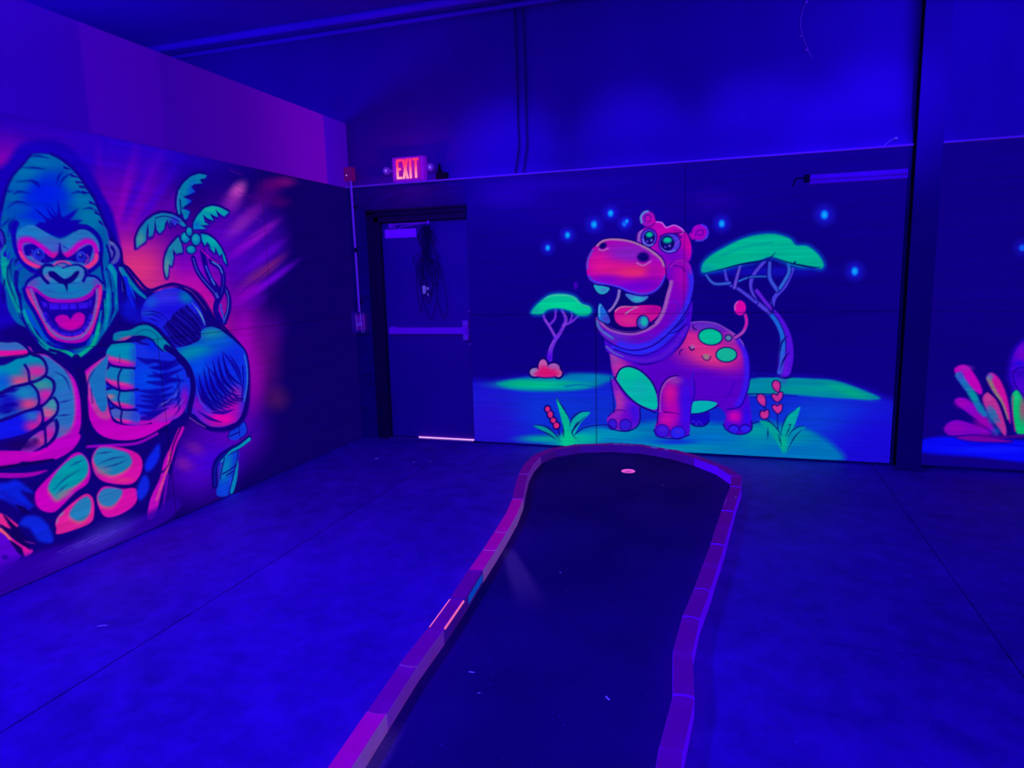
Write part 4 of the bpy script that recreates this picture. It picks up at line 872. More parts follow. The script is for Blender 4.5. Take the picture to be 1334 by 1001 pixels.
("S",[2971,593,2864,575],(20,40,130),0.6,0.9,6.3,0.6,4.8),
("S",[3150,564,3058,577],(20,40,130),0.6,0.9,6.0,0.6,4.6),
("S",[3228,316,3250,296],(90,150,170),0.8,0.7,4.5,0.5,3.6),
("S",[3213,321,3239,302],(90,150,170),0.8,0.7,4.5,0.5,3.6),
("S",[3254,298,3268,265],(90,150,170),0.8,0.7,4.5,0.4,3.6),
("F",[2522,541,2526,456,2587,395,2641,389,2636,453],(12,38,240),0.9,27.1,1),
("F",[2660,370,2626,312,2655,246,2714,220,2726,295],(15,40,232),0.9,26.8,1),
("F",[3578,591,3499,576,3442,569,3372,479,3433,507,3382,406,3466,452,3585,534],(10,35,226),0.9,21.9,1),
("F",[3423,367,3352,334,3306,251,3304,176,3378,212,3415,292,3465,337],(12,40,225),0.9,22.7,1),
("F",[3536,544,3478,491,3396,402,3431,401,3498,463],(16,20,190),0.9,22.0,1),
("F",[3597,454,3538,418,3495,366,3473,330,3517,333,3604,405],(226,35,140),1,8.3,1),
("F",[3608,373,3557,341,3515,285,3472,229,3415,170,3465,157,3507,221,3541,278],(215,20,160),1,8.4,1),
("F",[3612,348,3552,317,3518,260,3483,211,3481,165,3563,120,3642,129],(90,0,205),1,8.4,1),
("S",[3564,346,3537,307,3508,243],(235,95,120),1,8.4,2.5,2.5,6.7),
("S",[3521,305,3469,250,3401,205],(170,30,150),0.8,4.3,1.7,1.7,5.1),
("S",[3538,416,3486,310,3428,234],(15,0,90),1,2.1,14.3,1.4,7.6),
("S",[3560,372,3519,313,3455,227,3427,179],(15,0,90),1,2.1,14.3,1.4,7.6),
("S",[3525,272,3484,202,3466,150],(15,0,90),1,2.2,14.4,1.4,7.7),
("S",[3468,444,3401,368],(15,0,90),1,2.2,14.5,1.4,7.7),
("G",[3561,194],[-0.0554,-0.00775,0.0298,-0.0713],(20,0,130),0.8,0),
("S",[3579,135,3560,151],(25,0,110),0.7,5.4,2.2,2.2,5.0),
("S",[3559,133,3541,147],(25,0,110),0.7,5.5,2.2,2.2,5.0),
("S",[3540,131,3521,143],(25,0,110),0.7,5.5,2.2,2.2,5.1),
("S",[3520,129,3502,139],(25,0,110),0.7,5.5,2.2,2.2,5.1),
("S",[3500,127,3482,134],(25,0,110),0.7,5.6,2.2,2.2,5.1),
("F",[2342,606,2295,596,2376,497,2428,405,2485,316,2553,190,2611,84,2672,85,2632,205,2543,312,2491,422,2413,517],(188,10,185),1,9.2,1),
("S",[2434,459,2474,354,2522,285,2586,180],(215,70,140),0.9,13.2,8.1,8.1,12.2),
("S",[2321,612,2402,504,2456,392,2514,345],(14,0,90),1,6.7,3.3,3.3,5.1),
("S",[2445,378,2488,296,2538,206,2573,92],(20,0,120),1,6.0,6.0,6.0,6.1),
("S",[2551,345,2486,358],(20,0,110),1,6.6,2.6,2.6,5.1),
("S",[2479,314,2514,198,2547,93],(130,0,200),0.7,15.3,7.1,7.1,14.3),
("P",None),
("F",[3886,85,3589,169,3429,158,3300,149,3015,117,2618,123,2454,157,2398,74,2635,-2,3619,-47,3906,-60],(46,0,165),0.85,39.2,1),
("G",[2965,98],[-0.0051,0.0016,-0.000608,-0.0142],(75,60,200),0.55,0),
("G",[3358,49],[-0.00412,0.00105,-0.000272,-0.0182],(50,0,170),0.5,0),
("G",[3098,68],[-0.00435,0.00123,-0.000383,-0.0205],(60,25,180),0.6,0),
("S",[3283,106,3165,114,3116,113,3148,98,3263,89],(90,70,200),0.5,2.6,2.6,2.6,6.6),
("S",[3190,105,3067,113,3015,112,3048,96,3169,87],(90,70,200),0.5,2.7,2.7,2.7,6.7),
("S",[3095,91,2965,98,2911,97,2946,81,3072,72],(90,70,200),0.5,2.8,2.8,2.8,6.9)]
HIPPO_PAINT = [
("G",[2309,2200],[0.000747,-6.92e-06,-0.000153,-0.00261],(24,0,165),0.6,0),
("G",[3818,1267],[0.00107,3.32e-05,-2.02e-05,-0.0018],(12,0,120),0.6,0),
("G",[1804,1082],[0.00172,-3.85e-05,-1.84e-06,-0.0024],(12,0,125),0.6,0),
("G",[1617,2274],[0.00348,-9.8e-05,-0.000651,-0.0108],(45,0,205),0.35,0),
("G",[1902,2354],[0.00205,-4.19e-05,-0.00101,-0.0154],(40,0,200),0.3,0),
("G",[3383,2125],[0.00559,0.000111,-0.000685,-0.0118],(40,0,170),0.4,0),
("F",[787,519,1419,601,1867,661,2502,695,3224,709,3835,695,4297,674,4550,606,4797,521,5269,435,5319,-293,729,-674],(24,12,205),1,92.9,1),
("C",[787,519,1419,601,1867,661,2502,695,3224,709,3835,695,4297,674,4550,606,4797,521,5269,435,5319,-293,729,-674],53.1),
("G",[2007,345],[0.00126,-2.09e-05,0.000128,-0.0035],(12,52,212),0.95,0),
("G",[4254,364],[0.00219,9.11e-05,0.000181,-0.0045],(8,70,215),0.9,0),
("G",[4651,224],[0.00305,0.000157,0.000198,-0.00399],(25,5,212),0.8,0),
("G",[1407,212],[0.00325,-0.000104,0.000142,-0.00338],(40,10,195),0.8,0),
("G",[3101,352],[0.000967,1.13e-05,0.000142,-0.0037],(10,50,200),0.8,0),
("C",None,0),
("F",[1470,579,1588,616,1767,649,1959,659,2114,670,2182,692,2383,695,2539,679,2563,643,2382,576,2180,534,1870,515,1622,531],(0,120,172),0.9,37.1,1),
("G",[1906,581],[0.0023,-4.45e-05,0.000516,-0.021],(0,195,140),1,0),
("G",[1713,593],[0.00626,-0.000153,0.000691,-0.0291],(0,185,130),0.8,0),
("G",[2333,650],[0.00546,-4.52e-05,0.00065,-0.0301],(0,130,185),0.8,0),
("G",[2181,574],[0.00536,-6.56e-05,0.000836,-0.0331],(0,160,160),0.7,0),
("S",[2130,570,2265,590,2382,576],(0,60,190),0.6,6.7,2.5,2.5,10.0),
("F",[3682,660,3888,689,4211,686,4342,675,4490,627,4674,539,4477,529,4180,540,3950,554,3676,538],(0,140,160),1,18.7,1),
("G",[4437,591],[0.00583,-0.00141,-0.00868,-0.0263],(0,175,130),0.9,0),
("G",[4159,598],[0.00408,0.00016,0.00092,-0.0344],(0,160,150),0.8,0),
("G",[3772,630],[0.0127,0.000372,0.000523,-0.0215],(0,140,175),0.7,0),
("S",[3676,546,3833,551,4066,541],(10,0,140),1,5.9,2.4,2.4,6.4),
("S",[3682,681,3770,702,3887,696],(10,0,120),1,4.7,4.7,4.7,6.3),
("F",[1913,17,2060,54,2190,111,2290,187,2431,217,2569,206,2918,284,3229,297,3481,287,3726,291,3845,329,3989,296,4153,265,4270,206,4364,135,4426,23,4094,-36,3363,-82,2288,-49,1853,-74],(0,116,184),1,59.7,1),
("C",[1913,17,2060,54,2190,111,2290,187,2431,217,2569,206,2918,284,3229,297,3481,287,3726,291,3845,329,3989,296,4153,265,4270,206,4364,135,4426,23,4094,-36,3363,-82,2288,-49,1853,-74],10.9),
("G",[2541,149],[0.0033,-9.27e-06,0.000854,-0.0178],(0,150,180),0.8,0),
("G",[2233,91],[0.00541,-5.8e-05,0.000877,-0.0175],(0,185,160),0.9,0),
("G",[3764,234],[0.00753,0.000217,0.00059,-0.0127],(0,155,158),0.9,0),
("G",[3359,148],[0.00527,9.63e-05,0.000931,-0.0186],(0,110,200),0.7,0),
("G",[4027,207],[0.00568,0.000202,0.000626,-0.0129],(0,145,165),0.9,0),
("G",[3852,120],[0.00417,0.000129,0.00101,-0.019],(0,140,170),0.6,0),
("G",[3077,134],[0.00384,4.22e-05,0.00122,-0.0244],(0,100,195),0.7,0),
("G",[3104,53],[0.00256,2.98e-05,0.00133,-0.0243],(0,150,165),0.6,0),
("G",[3972,87],[0.00528,0.000179,0.00106,-0.0191],(0,110,195),0.7,0),
("G",[3103,108],[0.00592,6.9e-05,0.00189,-0.0365],(20,30,220),0.7,0),
("C",None,0),
("S",[2205,126,2290,194,2403,222,2514,235],(12,0,110),1,4.8,3.2,3.2,5.7),
("S",[3726,295,3798,321,3882,311],(12,0,110),1,4.4,2.2,2.2,5.2),
("G",[1896,72],[0.00436,-8.45e-05,0.0012,-0.0239],(0,165,150),0.9,0),
("G",[2174,78],[0.00485,-5.93e-05,0.000982,-0.0194],(0,180,150),0.9,0),
("G",[1986,1805],[0.0172,-0.000307,-0.00068,-0.0181],(28,30,235),0.7,0),
("P","painted_star"),
("G",[1986,1805],[0.0447,-0.000799,-0.00141,-0.0377],(0,140,250),1,0.6),
("P",None),
("G",[1986,1805],[0.0894,-0.0016,-0.00353,-0.0941],(40,180,250),0.8,0),
("G",[2166,1907],[0.0156,-0.000204,-0.000704,-0.0163],(28,30,235),0.7,0),
("P","painted_star"),
("G",[2166,1907],[0.0406,-0.000529,-0.00146,-0.034],(0,140,250),1,0.6),
("P",None),
("G",[2166,1907],[0.0812,-0.00106,-0.00366,-0.0849],(40,180,250),0.8,0),
("G",[2400,1986],[0.0137,-9.3e-05,-0.00068,-0.0142],(28,30,235),0.7,0),
("P","painted_star"),
("G",[2400,1986],[0.0357,-0.000242,-0.00141,-0.0296],(0,140,250),1,0.6),
("P",None),
("G",[2400,1986],[0.0714,-0.000484,-0.00353,-0.074],(40,180,250),0.8,0),
("G",[2543,2072],[0.0155,-4.49e-05,-0.000838,-0.0159],(28,30,235),0.7,0),
("P","painted_star"),
("G",[2543,2072],[0.0402,-0.000117,-0.00174,-0.0331],(0,140,250),1,0.6),
("P",None),
("G",[2543,2072],[0.0804,-0.000234,-0.00436,-0.0829],(40,180,250),0.8,0),
("G",[2661,1981],[0.0185,5.63e-06,-0.000912,-0.019],(28,30,235),0.7,0),
("P","painted_star"),
("G",[2661,1981],[0.0482,1.46e-05,-0.0019,-0.0394],(0,140,250),1,0.6),
("P",None),
("G",[2661,1981],[0.0964,2.93e-05,-0.00474,-0.0986],(40,180,250),0.8,0),
("G",[2680,1999],[0.0248,2.01e-05,-0.00124,-0.0253],(28,30,235),0.7,0),
("P","painted_star"),
("G",[2680,1999],[0.0644,5.23e-05,-0.00259,-0.0527],(0,140,250),1,0.6),
("P",None),
("G",[2680,1999],[0.129,0.000105,-0.00647,-0.132],(40,180,250),0.8,0),
("G",[3448,1943],[0.0154,0.000332,-0.000725,-0.0151],(28,30,235),0.7,0),
("P","painted_star"),
("G",[3448,1943],[0.04,0.000863,-0.00151,-0.0313],(0,140,250),1,0.6),
("P",None),
("G",[3448,1943],[0.08,0.00173,-0.00377,-0.0783],(40,180,250),0.8,0),
("G",[4209,1973],[0.0141,0.000595,-0.000688,-0.0133],(28,30,235),0.7,0),
("P","painted_star"),
("G",[4209,1973],[0.0367,0.00155,-0.00143,-0.0276],(0,140,250),1,0.6),
("P",None),
("G",[4209,1973],[0.0734,0.00309,-0.00358,-0.0689],(40,180,250),0.8,0),
("G",[4442,1535],[0.0156,0.000745,-0.000387,-0.0142],(28,30,235),0.7,0),
("P","painted_star"),
("G",[4442,1535],[0.0405,0.00194,-0.000805,-0.0296],(0,140,250),1,0.6),
("P",None),
("G",[4442,1535],[0.0809,0.00387,-0.00201,-0.074],(40,180,250),0.8,0),
("G",[2234,1472],[0.056,-0.000621,-0.000626,-0.03],(85,0,205),0.8,0),
("P","painted_tree"),
("S",[1986,799,1998,902,2037,986,2085,1052,2124,1121],(108,40,212),1,21.5,14.9,14.9,8.3),
("S",[2038,1027,1988,1115,1945,1181,1932,1250],(108,40,212),1,14.8,10.7,10.7,8.2),
("S",[1985,1124,2040,1180,2050,1262],(108,40,212),1,10.7,9.8,9.8,8.2),
("S",[2117,1114,2138,1180,2102,1264],(108,40,212),1,13.9,10.6,10.6,8.2),
("S",[2113,1121,2191,1153,2255,1205],(108,40,212),1,12.2,9.0,9.0,8.1),
("S",[2174,1147,2198,1205,2189,1251],(108,40,212),1,8.9,8.1,8.1,8.1),
("S",[1972,810,1984,902,2025,986],(165,90,195),0.8,4.2,2.5,2.5,6.7),
("S",[1952,1176,1995,1108,2038,1032],(165,90,195),0.8,4.1,2.5,2.5,6.6),
("S",[2120,1109,2154,1175,2119,1248],(165,90,195),0.8,4.1,2.4,2.4,6.5),
("G",[1983,827],[0.0323,-0.000565,0.000182,-0.0149],(70,0,225),0.8,0),
("S",[1824,1241,1865,1297,1938,1356,2006,1393,2116,1400,2223,1373,2281,1314,2354,1286,2373,1246,2337,1211,2255,1211,2189,1247,2089,1274,1987,1266,1918,1225,1849,1224,1824,1241],(0,110,200),0.55,21.1,21.1,21.1,29.3),
("F",[1824,1241,1865,1297,1938,1356,2006,1393,2116,1400,2223,1373,2281,1314,2354,1286,2373,1246,2337,1211,2255,1211,2189,1247,2089,1274,1987,1266,1918,1225,1849,1224],(0,200,150),1,19.5,1),
("C",[1824,1241,1865,1297,1938,1356,2006,1393,2116,1400,2223,1373,2281,1314,2354,1286,2373,1246,2337,1211,2255,1211,2189,1247,2089,1274,1987,1266,1918,1225,1849,1224],8.1),
("G",[2123,1297],[0.00543,-7.6e-05,-0.00033,-0.028],(0,215,140),0.8,0),
("S",[1921,1348,2023,1389,2190,1380,2272,1319,2362,1281],(120,200,180),0.6,6.5,6.5,6.5,12.9),
("G",[1850,1251],[0.0145,-0.000308,-0.000282,-0.0303],(20,160,160),0.6,0),
("C",None,0),
("P","painted_bush"),
("G",[1845,695],[0.0151,-0.000317,0.000325,-0.0173],(12,0,110),1,1),
("G",[1923,751],[0.016,-0.000305,0.00019,-0.0119],(12,0,110),1,1),
("G",[2021,732],[0.0127,-0.000208,0.000253,-0.0149],(12,0,110),1,1),
("G",[2066,689],[0.0195,-0.000297,0.000358,-0.0186],(12,0,110),1,1),
("G",[1951,677],[0.00761,-0.000139,0.000532,-0.0269],(12,0,110),0.9,1),
("G",[1845,695],[0.0212,-0.000445,0.00048,-0.0256],(150,120,180),1,1),
("G",[1923,751],[0.0241,-0.000458,0.00025,-0.0156],(190,90,170),1,1),
("G",[2021,732],[0.0171,-0.000282,0.000362,-0.0213],(170,90,180),1,1),
("G",[2066,689],[0.0308,-0.000469,0.000573,-0.0298],(190,110,160),1,1),
("G",[1951,679],[0.00803,-0.000147,0.000647,-0.0329],(215,25,130),1,0.7),
("G",[1926,717],[0.0192,-0.000364,0.000375,-0.0212],(225,20,120),0.9,0),
("G",[1977,701],[0.00966,-0.00017,0.000501,-0.027],(225,15,110),0.9,0),
("P","painted_flower"),
("S",[2055,179,2066,115],(12,0,110),1,6.8,6.8,6.8,6.9),
("G",[1959,357],[0.0273,-0.000489,0.000912,-0.0253],(12,0,110),1,1),
("G",[1984,307],[0.0261,-0.00045,0.000864,-0.0224],(12,0,110),1,1),
("G",[2011,253],[0.0262,-0.000432,0.00109,-0.0264],(12,0,110),1,1),
("G",[2040,206],[0.0251,-0.000394,0.00106,-0.0242],(12,0,110),1,1),
("G",[1959,357],[0.0478,-0.000856,0.0015,-0.0416],(222,35,120),1,1),
("G",[1984,307],[0.0442,-0.000761,0.00132,-0.0342],(222,35,120),1,1),
("G",[2011,253],[0.0443,-0.00073,0.00185,-0.0447],(222,35,120),1,1),
("G",[2040,206],[0.0412,-0.000648,0.0017,-0.0387],(222,35,120),1,1),
("S",[1962,343,2013,242,2038,209],(200,35,125),0.7,6.0,6.0,6.0,8.6),
("P","painted_grass"),
("F",[2042,457,2106,374,2156,274,2182,147,2160,34,2108,31,2094,229],(0,185,150),1,10.3,1),
("F",[2355,341,2266,334,2194,270,2155,180,2148,42,2206,127,2270,245],(0,170,165),1,10.2,1),
("F",[1819,196,1916,190,2006,138,2084,38,2010,78,1915,143],(0,150,150),1,10.4,1),
("F",[2106,126,2175,146,2217,63,2174,17,2105,14],(0,190,140),1,10.4,1),
("G",[2131,75],[0.0145,-0.000193,0.000735,-0.0145],(0,205,140),0.8,0),
("S",[2039,466,2103,379,2160,274],(8,20,110),1,1.1,7.6,0.8,6.8),
("S",[2355,344,2263,341,2187,275,2159,197],(8,20,110),1,1.1,7.6,0.8,6.8),
("S",[1819,199,1925,197,2011,142,2079,56],(8,20,110),1,1.2,7.8,0.8,6.9),
("S",[2223,89,2184,147,2245,235,2313,306],(8,20,110),1,1.1,7.6,0.8,6.8),
("S",[2099,229,2109,92],(8,20,110),1,1.2,7.7,0.8,6.9),
("S",[1862,167,1967,119,2036,71],(8,20,110),1,1.2,7.8,0.8,7.0),
("S",[2245,252,2196,182],(8,20,110),1,1.1,7.6,0.8,6.8),
("P","painted_tree"),
("G",[3764,1555],[0.00218,6.48e-05,-0.000616,-0.0226],(18,14,190),0.8,0),
("S",[3971,743,3989,864,3973,1008,3923,1131,3855,1223,3804,1271],(14,0,130),1,51.8,33.4,33.4,8.2),
("S",[3971,743,3989,864,3973,1008,3923,1131,3855,1223,3804,1271],(84,15,215),1,41.1,24.7,24.7,10.3),
("S",[3925,734,3944,843,3940,1008,3896,1131,3822,1230,3729,1304],(14,0,130),1,26.5,21.9,21.9,8.2),
("S",[3925,734,3944,843,3940,1008,3896,1131,3822,1230,3729,1304],(25,100,215),1,18.5,14.4,14.4,10.3),
("S",[3832,1223,3737,1306,3683,1415,3700,1520,3785,1633],(14,0,130),1,23.9,20.5,20.5,8.1),
("S",[3832,1223,3737,1306,3683,1415,3700,1520,3785,1633],(78,60,212),1,16.3,13.2,13.2,10.2),
("S",[3729,1306,3598,1409,3510,1464,3478,1583],(14,0,130),1,20.7,17.2,17.2,8.2),
("S",[3729,1306,3598,1409,3510,1464,3478,1583],(70,60,212),1,13.3,10.2,10.2,10.2),
("S",[3558,1426,3579,1523,3601,1608],(14,0,130),1,19.4,17.1,17.1,8.2),
("S",[3558,1426,3579,1523,3601,1608],(95,70,205),1,12.2,10.2,10.2,10.2),
("S",[3518,1464,3399,1462,3333,1534],(14,0,130),1,19.6,15.0,15.0,8.2),
("S",[3518,1464,3399,1462,3333,1534],(50,90,200),1,12.4,8.2,8.2,10.3),
("S",[3592,1478,3679,1509,3804,1510],(14,0,130),1,13.6,11.4,11.4,8.1),
("S",[3592,1478,3679,1509,3804,1510],(40,110,200),1,7.1,5.1,5.1,10.1),
("S",[3846,1250,3870,1345,3943,1434,3995,1563],(14,0,130),1,24.8,21.4,21.4,8.1),
("S",[3846,1250,3870,1345,3943,1434,3995,1563],(70,60,215),1,17.1,14.1,14.1,10.1),
("S",[3887,1399,3827,1497,3823,1618],(14,0,130),1,21.4,19.2,19.2,8.0),
("S",[3887,1399,3827,1497,3823,1618],(55,80,210),1,14.1,12.1,12.1,10.1),
("S",[3906,1415,3966,1530,3963,1601],(14,0,130),1,20.2,19.0,19.0,8.0),
("S",[3906,1415,3966,1530,3963,1601],(45,100,205),1,13.0,12.0,12.0,10.0),
("S",[3730,1398,3811,1291,3850,1250],(14,0,130),1,21.7,19.4,19.4,8.2),
("S",[3730,1398,3811,1291,3850,1250],(95,30,210),1,14.3,12.2,12.2,10.2),
("G",[3952,781],[0.026,0.000888,0.000129,-0.00801],(110,20,225),0.7,0),
("G",[3936,863],[0.0521,0.00176,9.21e-05,-0.00804],(30,110,210),0.6,0),
("S",[3907,696,3976,685,4041,703],(12,0,110),1,1.1,7.0,0.7,6.3),
("S",[3923,894,3939,987,3980,1033],(12,0,110),1,1.0,6.9,0.7,6.2),
("S",[3928,755,3956,843,3999,905],(12,0,110),1,1.0,7.0,0.7,6.2),
("S",[3668,1541,3668,1420,3717,1317],(12,0,110),1,1.0,6.9,0.7,6.1),
("S",[3844,1335,3863,1203],(12,0,110),1,1.0,6.8,0.7,6.1),
("S",[3308,1555,3307,1629,3370,1693,3487,1760,3603,1813,3718,1841,3850,1843,3964,1802,4012,1750,4095,1739,4171,1677,4218,1601,4205,1563,4138,1576,4046,1579,3952,1614,3833,1665,3743,1640,3608,1612,3452,1576,3308,1555],(0,100,215),0.5,22.0,22.0,22.0,28.0),
("F",[3308,1555,3307,1629,3370,1693,3487,1760,3603,1813,3718,1841,3850,1843,3964,1802,4012,1750,4095,1739,4171,1677,4218,1601,4205,1563,4138,1576,4046,1579,3952,1614,3833,1665,3743,1640,3608,1612,3452,1576],(0,180,145),1,16.0,1),
("C",[3308,1555,3307,1629,3370,1693,3487,1760,3603,1813,3718,1841,3850,1843,3964,1802,4012,1750,4095,1739,4171,1677,4218,1601,4205,1563,4138,1576,4046,1579,3952,1614,3833,1665,3743,1640,3608,1612,3452,1576],6.0),
("G",[3606,1705],[0.00445,0.00166,0.00532,-0.0154],(0,190,140),0.6,0),
("G",[4061,1669],[0.00677,0.000256,-0.000581,-0.017],(0,190,150),0.7,0),
("G",[3332,1581],[0.0124,0.000227,-0.000682,-0.0243],(0,150,170),0.6,0),
("G",[3852,1795],[0.0059,0.000191,-0.00104,-0.0253],(0,195,150),0.6,0),
("S",[3449,1690,3643,1754,3834,1776],(0,150,150),0.5,11.2,11.2,11.2,16.1),
("C",None,0),
("S",[3300,1547,3452,1578,3608,1614,3781,1639,3837,1669,3862,1700],(6,10,110),1,1.2,7.9,0.8,6.1),
("S",[3833,1665,3989,1608,4139,1574,4197,1573],(6,10,110),1,1.2,7.8,0.8,5.9),
("S",[3999,1600,4017,1627],(6,10,110),1,1.2,7.8,0.8,5.9),
("P","painted_flower"),
("F",[3870,630,3881,661,3908,666,3931,648,3936,610,3927,567,3911,572,3889,587],(190,45,150),1,4.3,1),
("G",[3902,622],[0.0385,0.00126,0.000889,-0.0355],(215,40,140),0.7,0),
("S",[3870,630,3881,661,3908,666,3931,648,3936,610,3927,567,3911,572,3889,587,3870,630,3881,661],(12,0,110),1,4.2,4.2,4.2,4.3),
("F",[3870,543,3882,557,3912,544,3927,569,3956,567,3955,524,3936,496,3914,485,3883,509],(190,45,150),1,4.4,1),
("G",[3911,537],[0.0385,0.00126,0.00105,-0.0353],(215,40,140),0.7,0),
("S",[3870,543,3882,557,3912,544,3927,569,3956,567,3955,524,3936,496,3914,485,3883,509,3870,543,3882,557],(12,0,110),1,4.3,4.3,4.3,4.4),
("F",[3876,443,3893,467,3915,452,3937,471,3957,461,3953,413,3924,386,3899,407],(190,45,150),1,4.4,1),
("G",[3915,442],[0.0384,0.00126,0.00124,-0.0352],(215,40,140),0.7,0),
("S",[3876,443,3893,467,3915,452,3937,471,3957,461,3953,413,3924,386,3899,407,3876,443,3893,467],(12,0,110),1,4.3,4.3,4.3,4.4),
("P","painted_flower"),
("F",[3756,507,3761,540,3791,550,3820,531,3828,493,3825,443,3810,448,3779,469],(190,45,150),1,4.4,1),
("G",[3792,502],[0.0379,0.00113,0.00111,-0.0351],(215,40,140),0.7,0),
("S",[3756,507,3761,540,3791,550,3820,531,3828,493,3825,443,3810,448,3779,469,3756,507,3761,540],(12,0,110),1,4.3,4.3,4.3,4.4),
("F",[3784,376,3792,411,3816,404,3844,422,3857,389,3848,351,3818,338,3793,352],(190,45,150),1,4.4,1),
("G",[3815,385],[0.0379,0.00114,0.00133,-0.0349],(215,40,140),0.7,0),
("S",[3784,376,3792,411,3816,404,3844,422,3857,389,3848,351,3818,338,3793,352,3784,376,3792,411],(12,0,110),1,4.3,4.3,4.3,4.4),
("S",[3920,386,3928,249],(12,0,110),1,3.7,3.7,3.7,4.4),
("S",[3815,443,3822,416],(12,0,110),1,3.7,3.7,3.7,4.4),
("S",[3820,338,3855,334,3860,307],(12,0,110),1,3.7,3.7,3.7,4.4),
("P","painted_grass"),
("F",[3783,322,3859,315,3917,260,3956,184,3978,74,3942,117,3872,224],(0,160,150),1,6.6,1),
("F",[4092,447,4056,427,3998,371,3963,284,3952,184,3970,68,3990,75,4018,220,4060,315],(0,165,160),1,6.6,1),
("F",[4142,286,4081,280,4033,237,3991,142,3979,63,4023,88,4060,178,4103,252],(0,140,175),1,6.6,1),
("G",[3981,130],[0.0332,0.00114,0.000796,-0.015],(0,180,140),0.8,0),
("G",[4029,341],[0.0336,0.0012,0.000752,-0.0183],(0,180,160),0.6,0),
("S",[3788,325,3864,315,3922,260,3956,201],(6,20,110),1,0.7,4.9,0.5,4.4),
("S",[4056,427,3998,373,3963,284,3952,200],(6,20,110),1,0.7,4.9,0.5,4.4),
("S",[4135,289,4081,282,4032,243,4004,192],(6,20,110),1,0.7,4.9,0.5,4.4),
("S",[4030,309,3989,197],(6,20,110),1,0.7,4.9,0.5,4.4),
("S",[4030,298,4005,302],(6,20,110),1,0.7,4.9,0.5,4.4),
("S",[4111,263,4054,189,4008,76],(6,20,110),1,0.7,4.9,0.5,4.4),
("S",[3851,268,3852,168],(6,20,110),1,0.7,5.0,0.5,4.4),
("S",[3933,216,3962,118],(6,20,110),1,0.7,5.0,0.5,4.4),
("P","painted_hippo"),
("F",[3223,290,3228,371,3367,396,3383,317,3350,266,3255,262],(24,0,185),1,6.7,1),
("S",[3223,266,3244,299,3278,271],(50,30,215),1,4.7,4.7,4.7,5.4),
("S",[3274,262,3295,296,3329,268],(50,30,215),1,4.7,4.7,4.7,5.4),
("S",[3223,283,3268,254,3344,261,3383,310],(12,0,110),1,5.3,5.3,5.3,5.4),
("F",[2549,648,2610,609,2704,502,2791,409,2796,299,2761,226,2678,189,2569,199,2521,230,2508,299,2569,360,2591,416,2569,525],(120,20,195),1,8.3,1),
("C",[2549,648,2610,609,2704,502,2791,409,2796,299,2761,226,2678,189,2569,199,2521,230,2508,299,2569,360,2591,416,2569,525],4.1),
("G",[2610,444],[0.0184,-1.92e-05,0.000263,-0.00806],(175,50,165),0.9,0),
("G",[2745,339],[0.0149,3.66e-05,0.00031,-0.00807],(40,10,225),0.8,0),
("G",[2582,291],[0.0146,-2.56e-05,0.000584,-0.0144],(150,30,185),0.8,0),
("G",[2677,308],[0.0148,1.06e-05,0.000577,-0.0145],(110,0,200),0.7,0),
("C",None,0),
("G",[2555,239],[0.0228,-5.59e-05,0.000815,-0.0188],(30,0,150),1,1),
("G",[2555,239],[0.028,-6.88e-05,0.000968,-0.0224],(52,22,208),1,1),
("G",[2669,236],[0.0176,8.84e-06,0.000749,-0.0171],(30,0,150),1,1),
("G",[2669,236],[0.0205,1.03e-05,0.000874,-0.02],(52,22,208),1,1),
("S",[2525,230,2568,192,2678,181,2765,222,2798,293,2795,395],(12,0,110),1,5.4,5.4,5.4,5.5),
("S",[2517,309,2569,360,2630,373,2671,363],(30,0,140),1,4.7,2.3,2.3,5.5),
("S",[2569,346,2556,525,2536,662],(20,0,130),1,4.6,4.6,4.6,5.5),
("F",[3478,433,3625,451,3677,557,3704,454,3723,311,3718,245,3656,208,3570,209,3500,268,3517,355],(80,0,200),1,6.6,1),
("C",[3478,433,3625,451,3677,557,3704,454,3723,311,3718,245,3656,208,3570,209,3500,268,3517,355],3.9),
("G",[3585,351],[0.0163,0.000395,0.000667,-0.0169],(205,0,175),0.95,0),
("G",[3682,349],[0.0275,0.000734,0.000339,-0.00848],(40,10,232),0.8,0),
("G",[3556,251],[0.0162,0.000379,0.000849,-0.0189],(70,10,215),0.8,0),
("C",None,0),
("G",[3581,244],[0.0214,0.000514,0.00114,-0.0252],(24,0,150),1,1),
("G",[3581,239],[0.0254,0.00061,0.00138,-0.0302],(48,26,230),1,1),
("G",[3674,251],[0.0216,0.000571,0.00115,-0.0253],(24,0,150),1,1),
("G",[3674,246],[0.0256,0.000678,0.00138,-0.0303],(48,26,230),1,1),
("S",[3496,281,3520,236,3582,204,3662,203,3722,245,3723,317],(20,0,140),1,5.9,5.9,5.9,5.3),
("F",[2513,960,2570,893,2704,827,2914,817,3094,911,3192,1107,3216,1149,3316,1155,3426,1137,3525,1081,3598,1024,3648,954,3684,853,3693,699,3673,557,3623,438,3503,405,3429,429,3228,368,2944,371,2798,409,2677,485,2594,608,2553,717,2535,839],(88,0,196),1,7.9,1),
("C",[2513,960,2570,893,2704,827,2914,817,3094,911,3192,1107,3216,1149,3316,1155,3426,1137,3525,1081,3598,1024,3648,954,3684,853,3693,699,3673,557,3623,438,3503,405,3429,429,3228,368,2944,371,2798,409,2677,485,2594,608,2553,717,2535,839],4.0),
("G",[3295,939],[0.00473,8.01e-05,4.47e-05,-0.00643],(220,45,135),0.95,0),
("G",[3518,863],[0.00587,0.000134,7.92e-05,-0.00707],(215,35,140),0.9,0),
("G",[3408,849],[0.00676,0.000134,0.000153,-0.0129],(235,60,125),0.7,0),
("G",[3218,1016],[0.0133,0.000199,3.51e-05,-0.0129],(225,40,140),0.7,0),
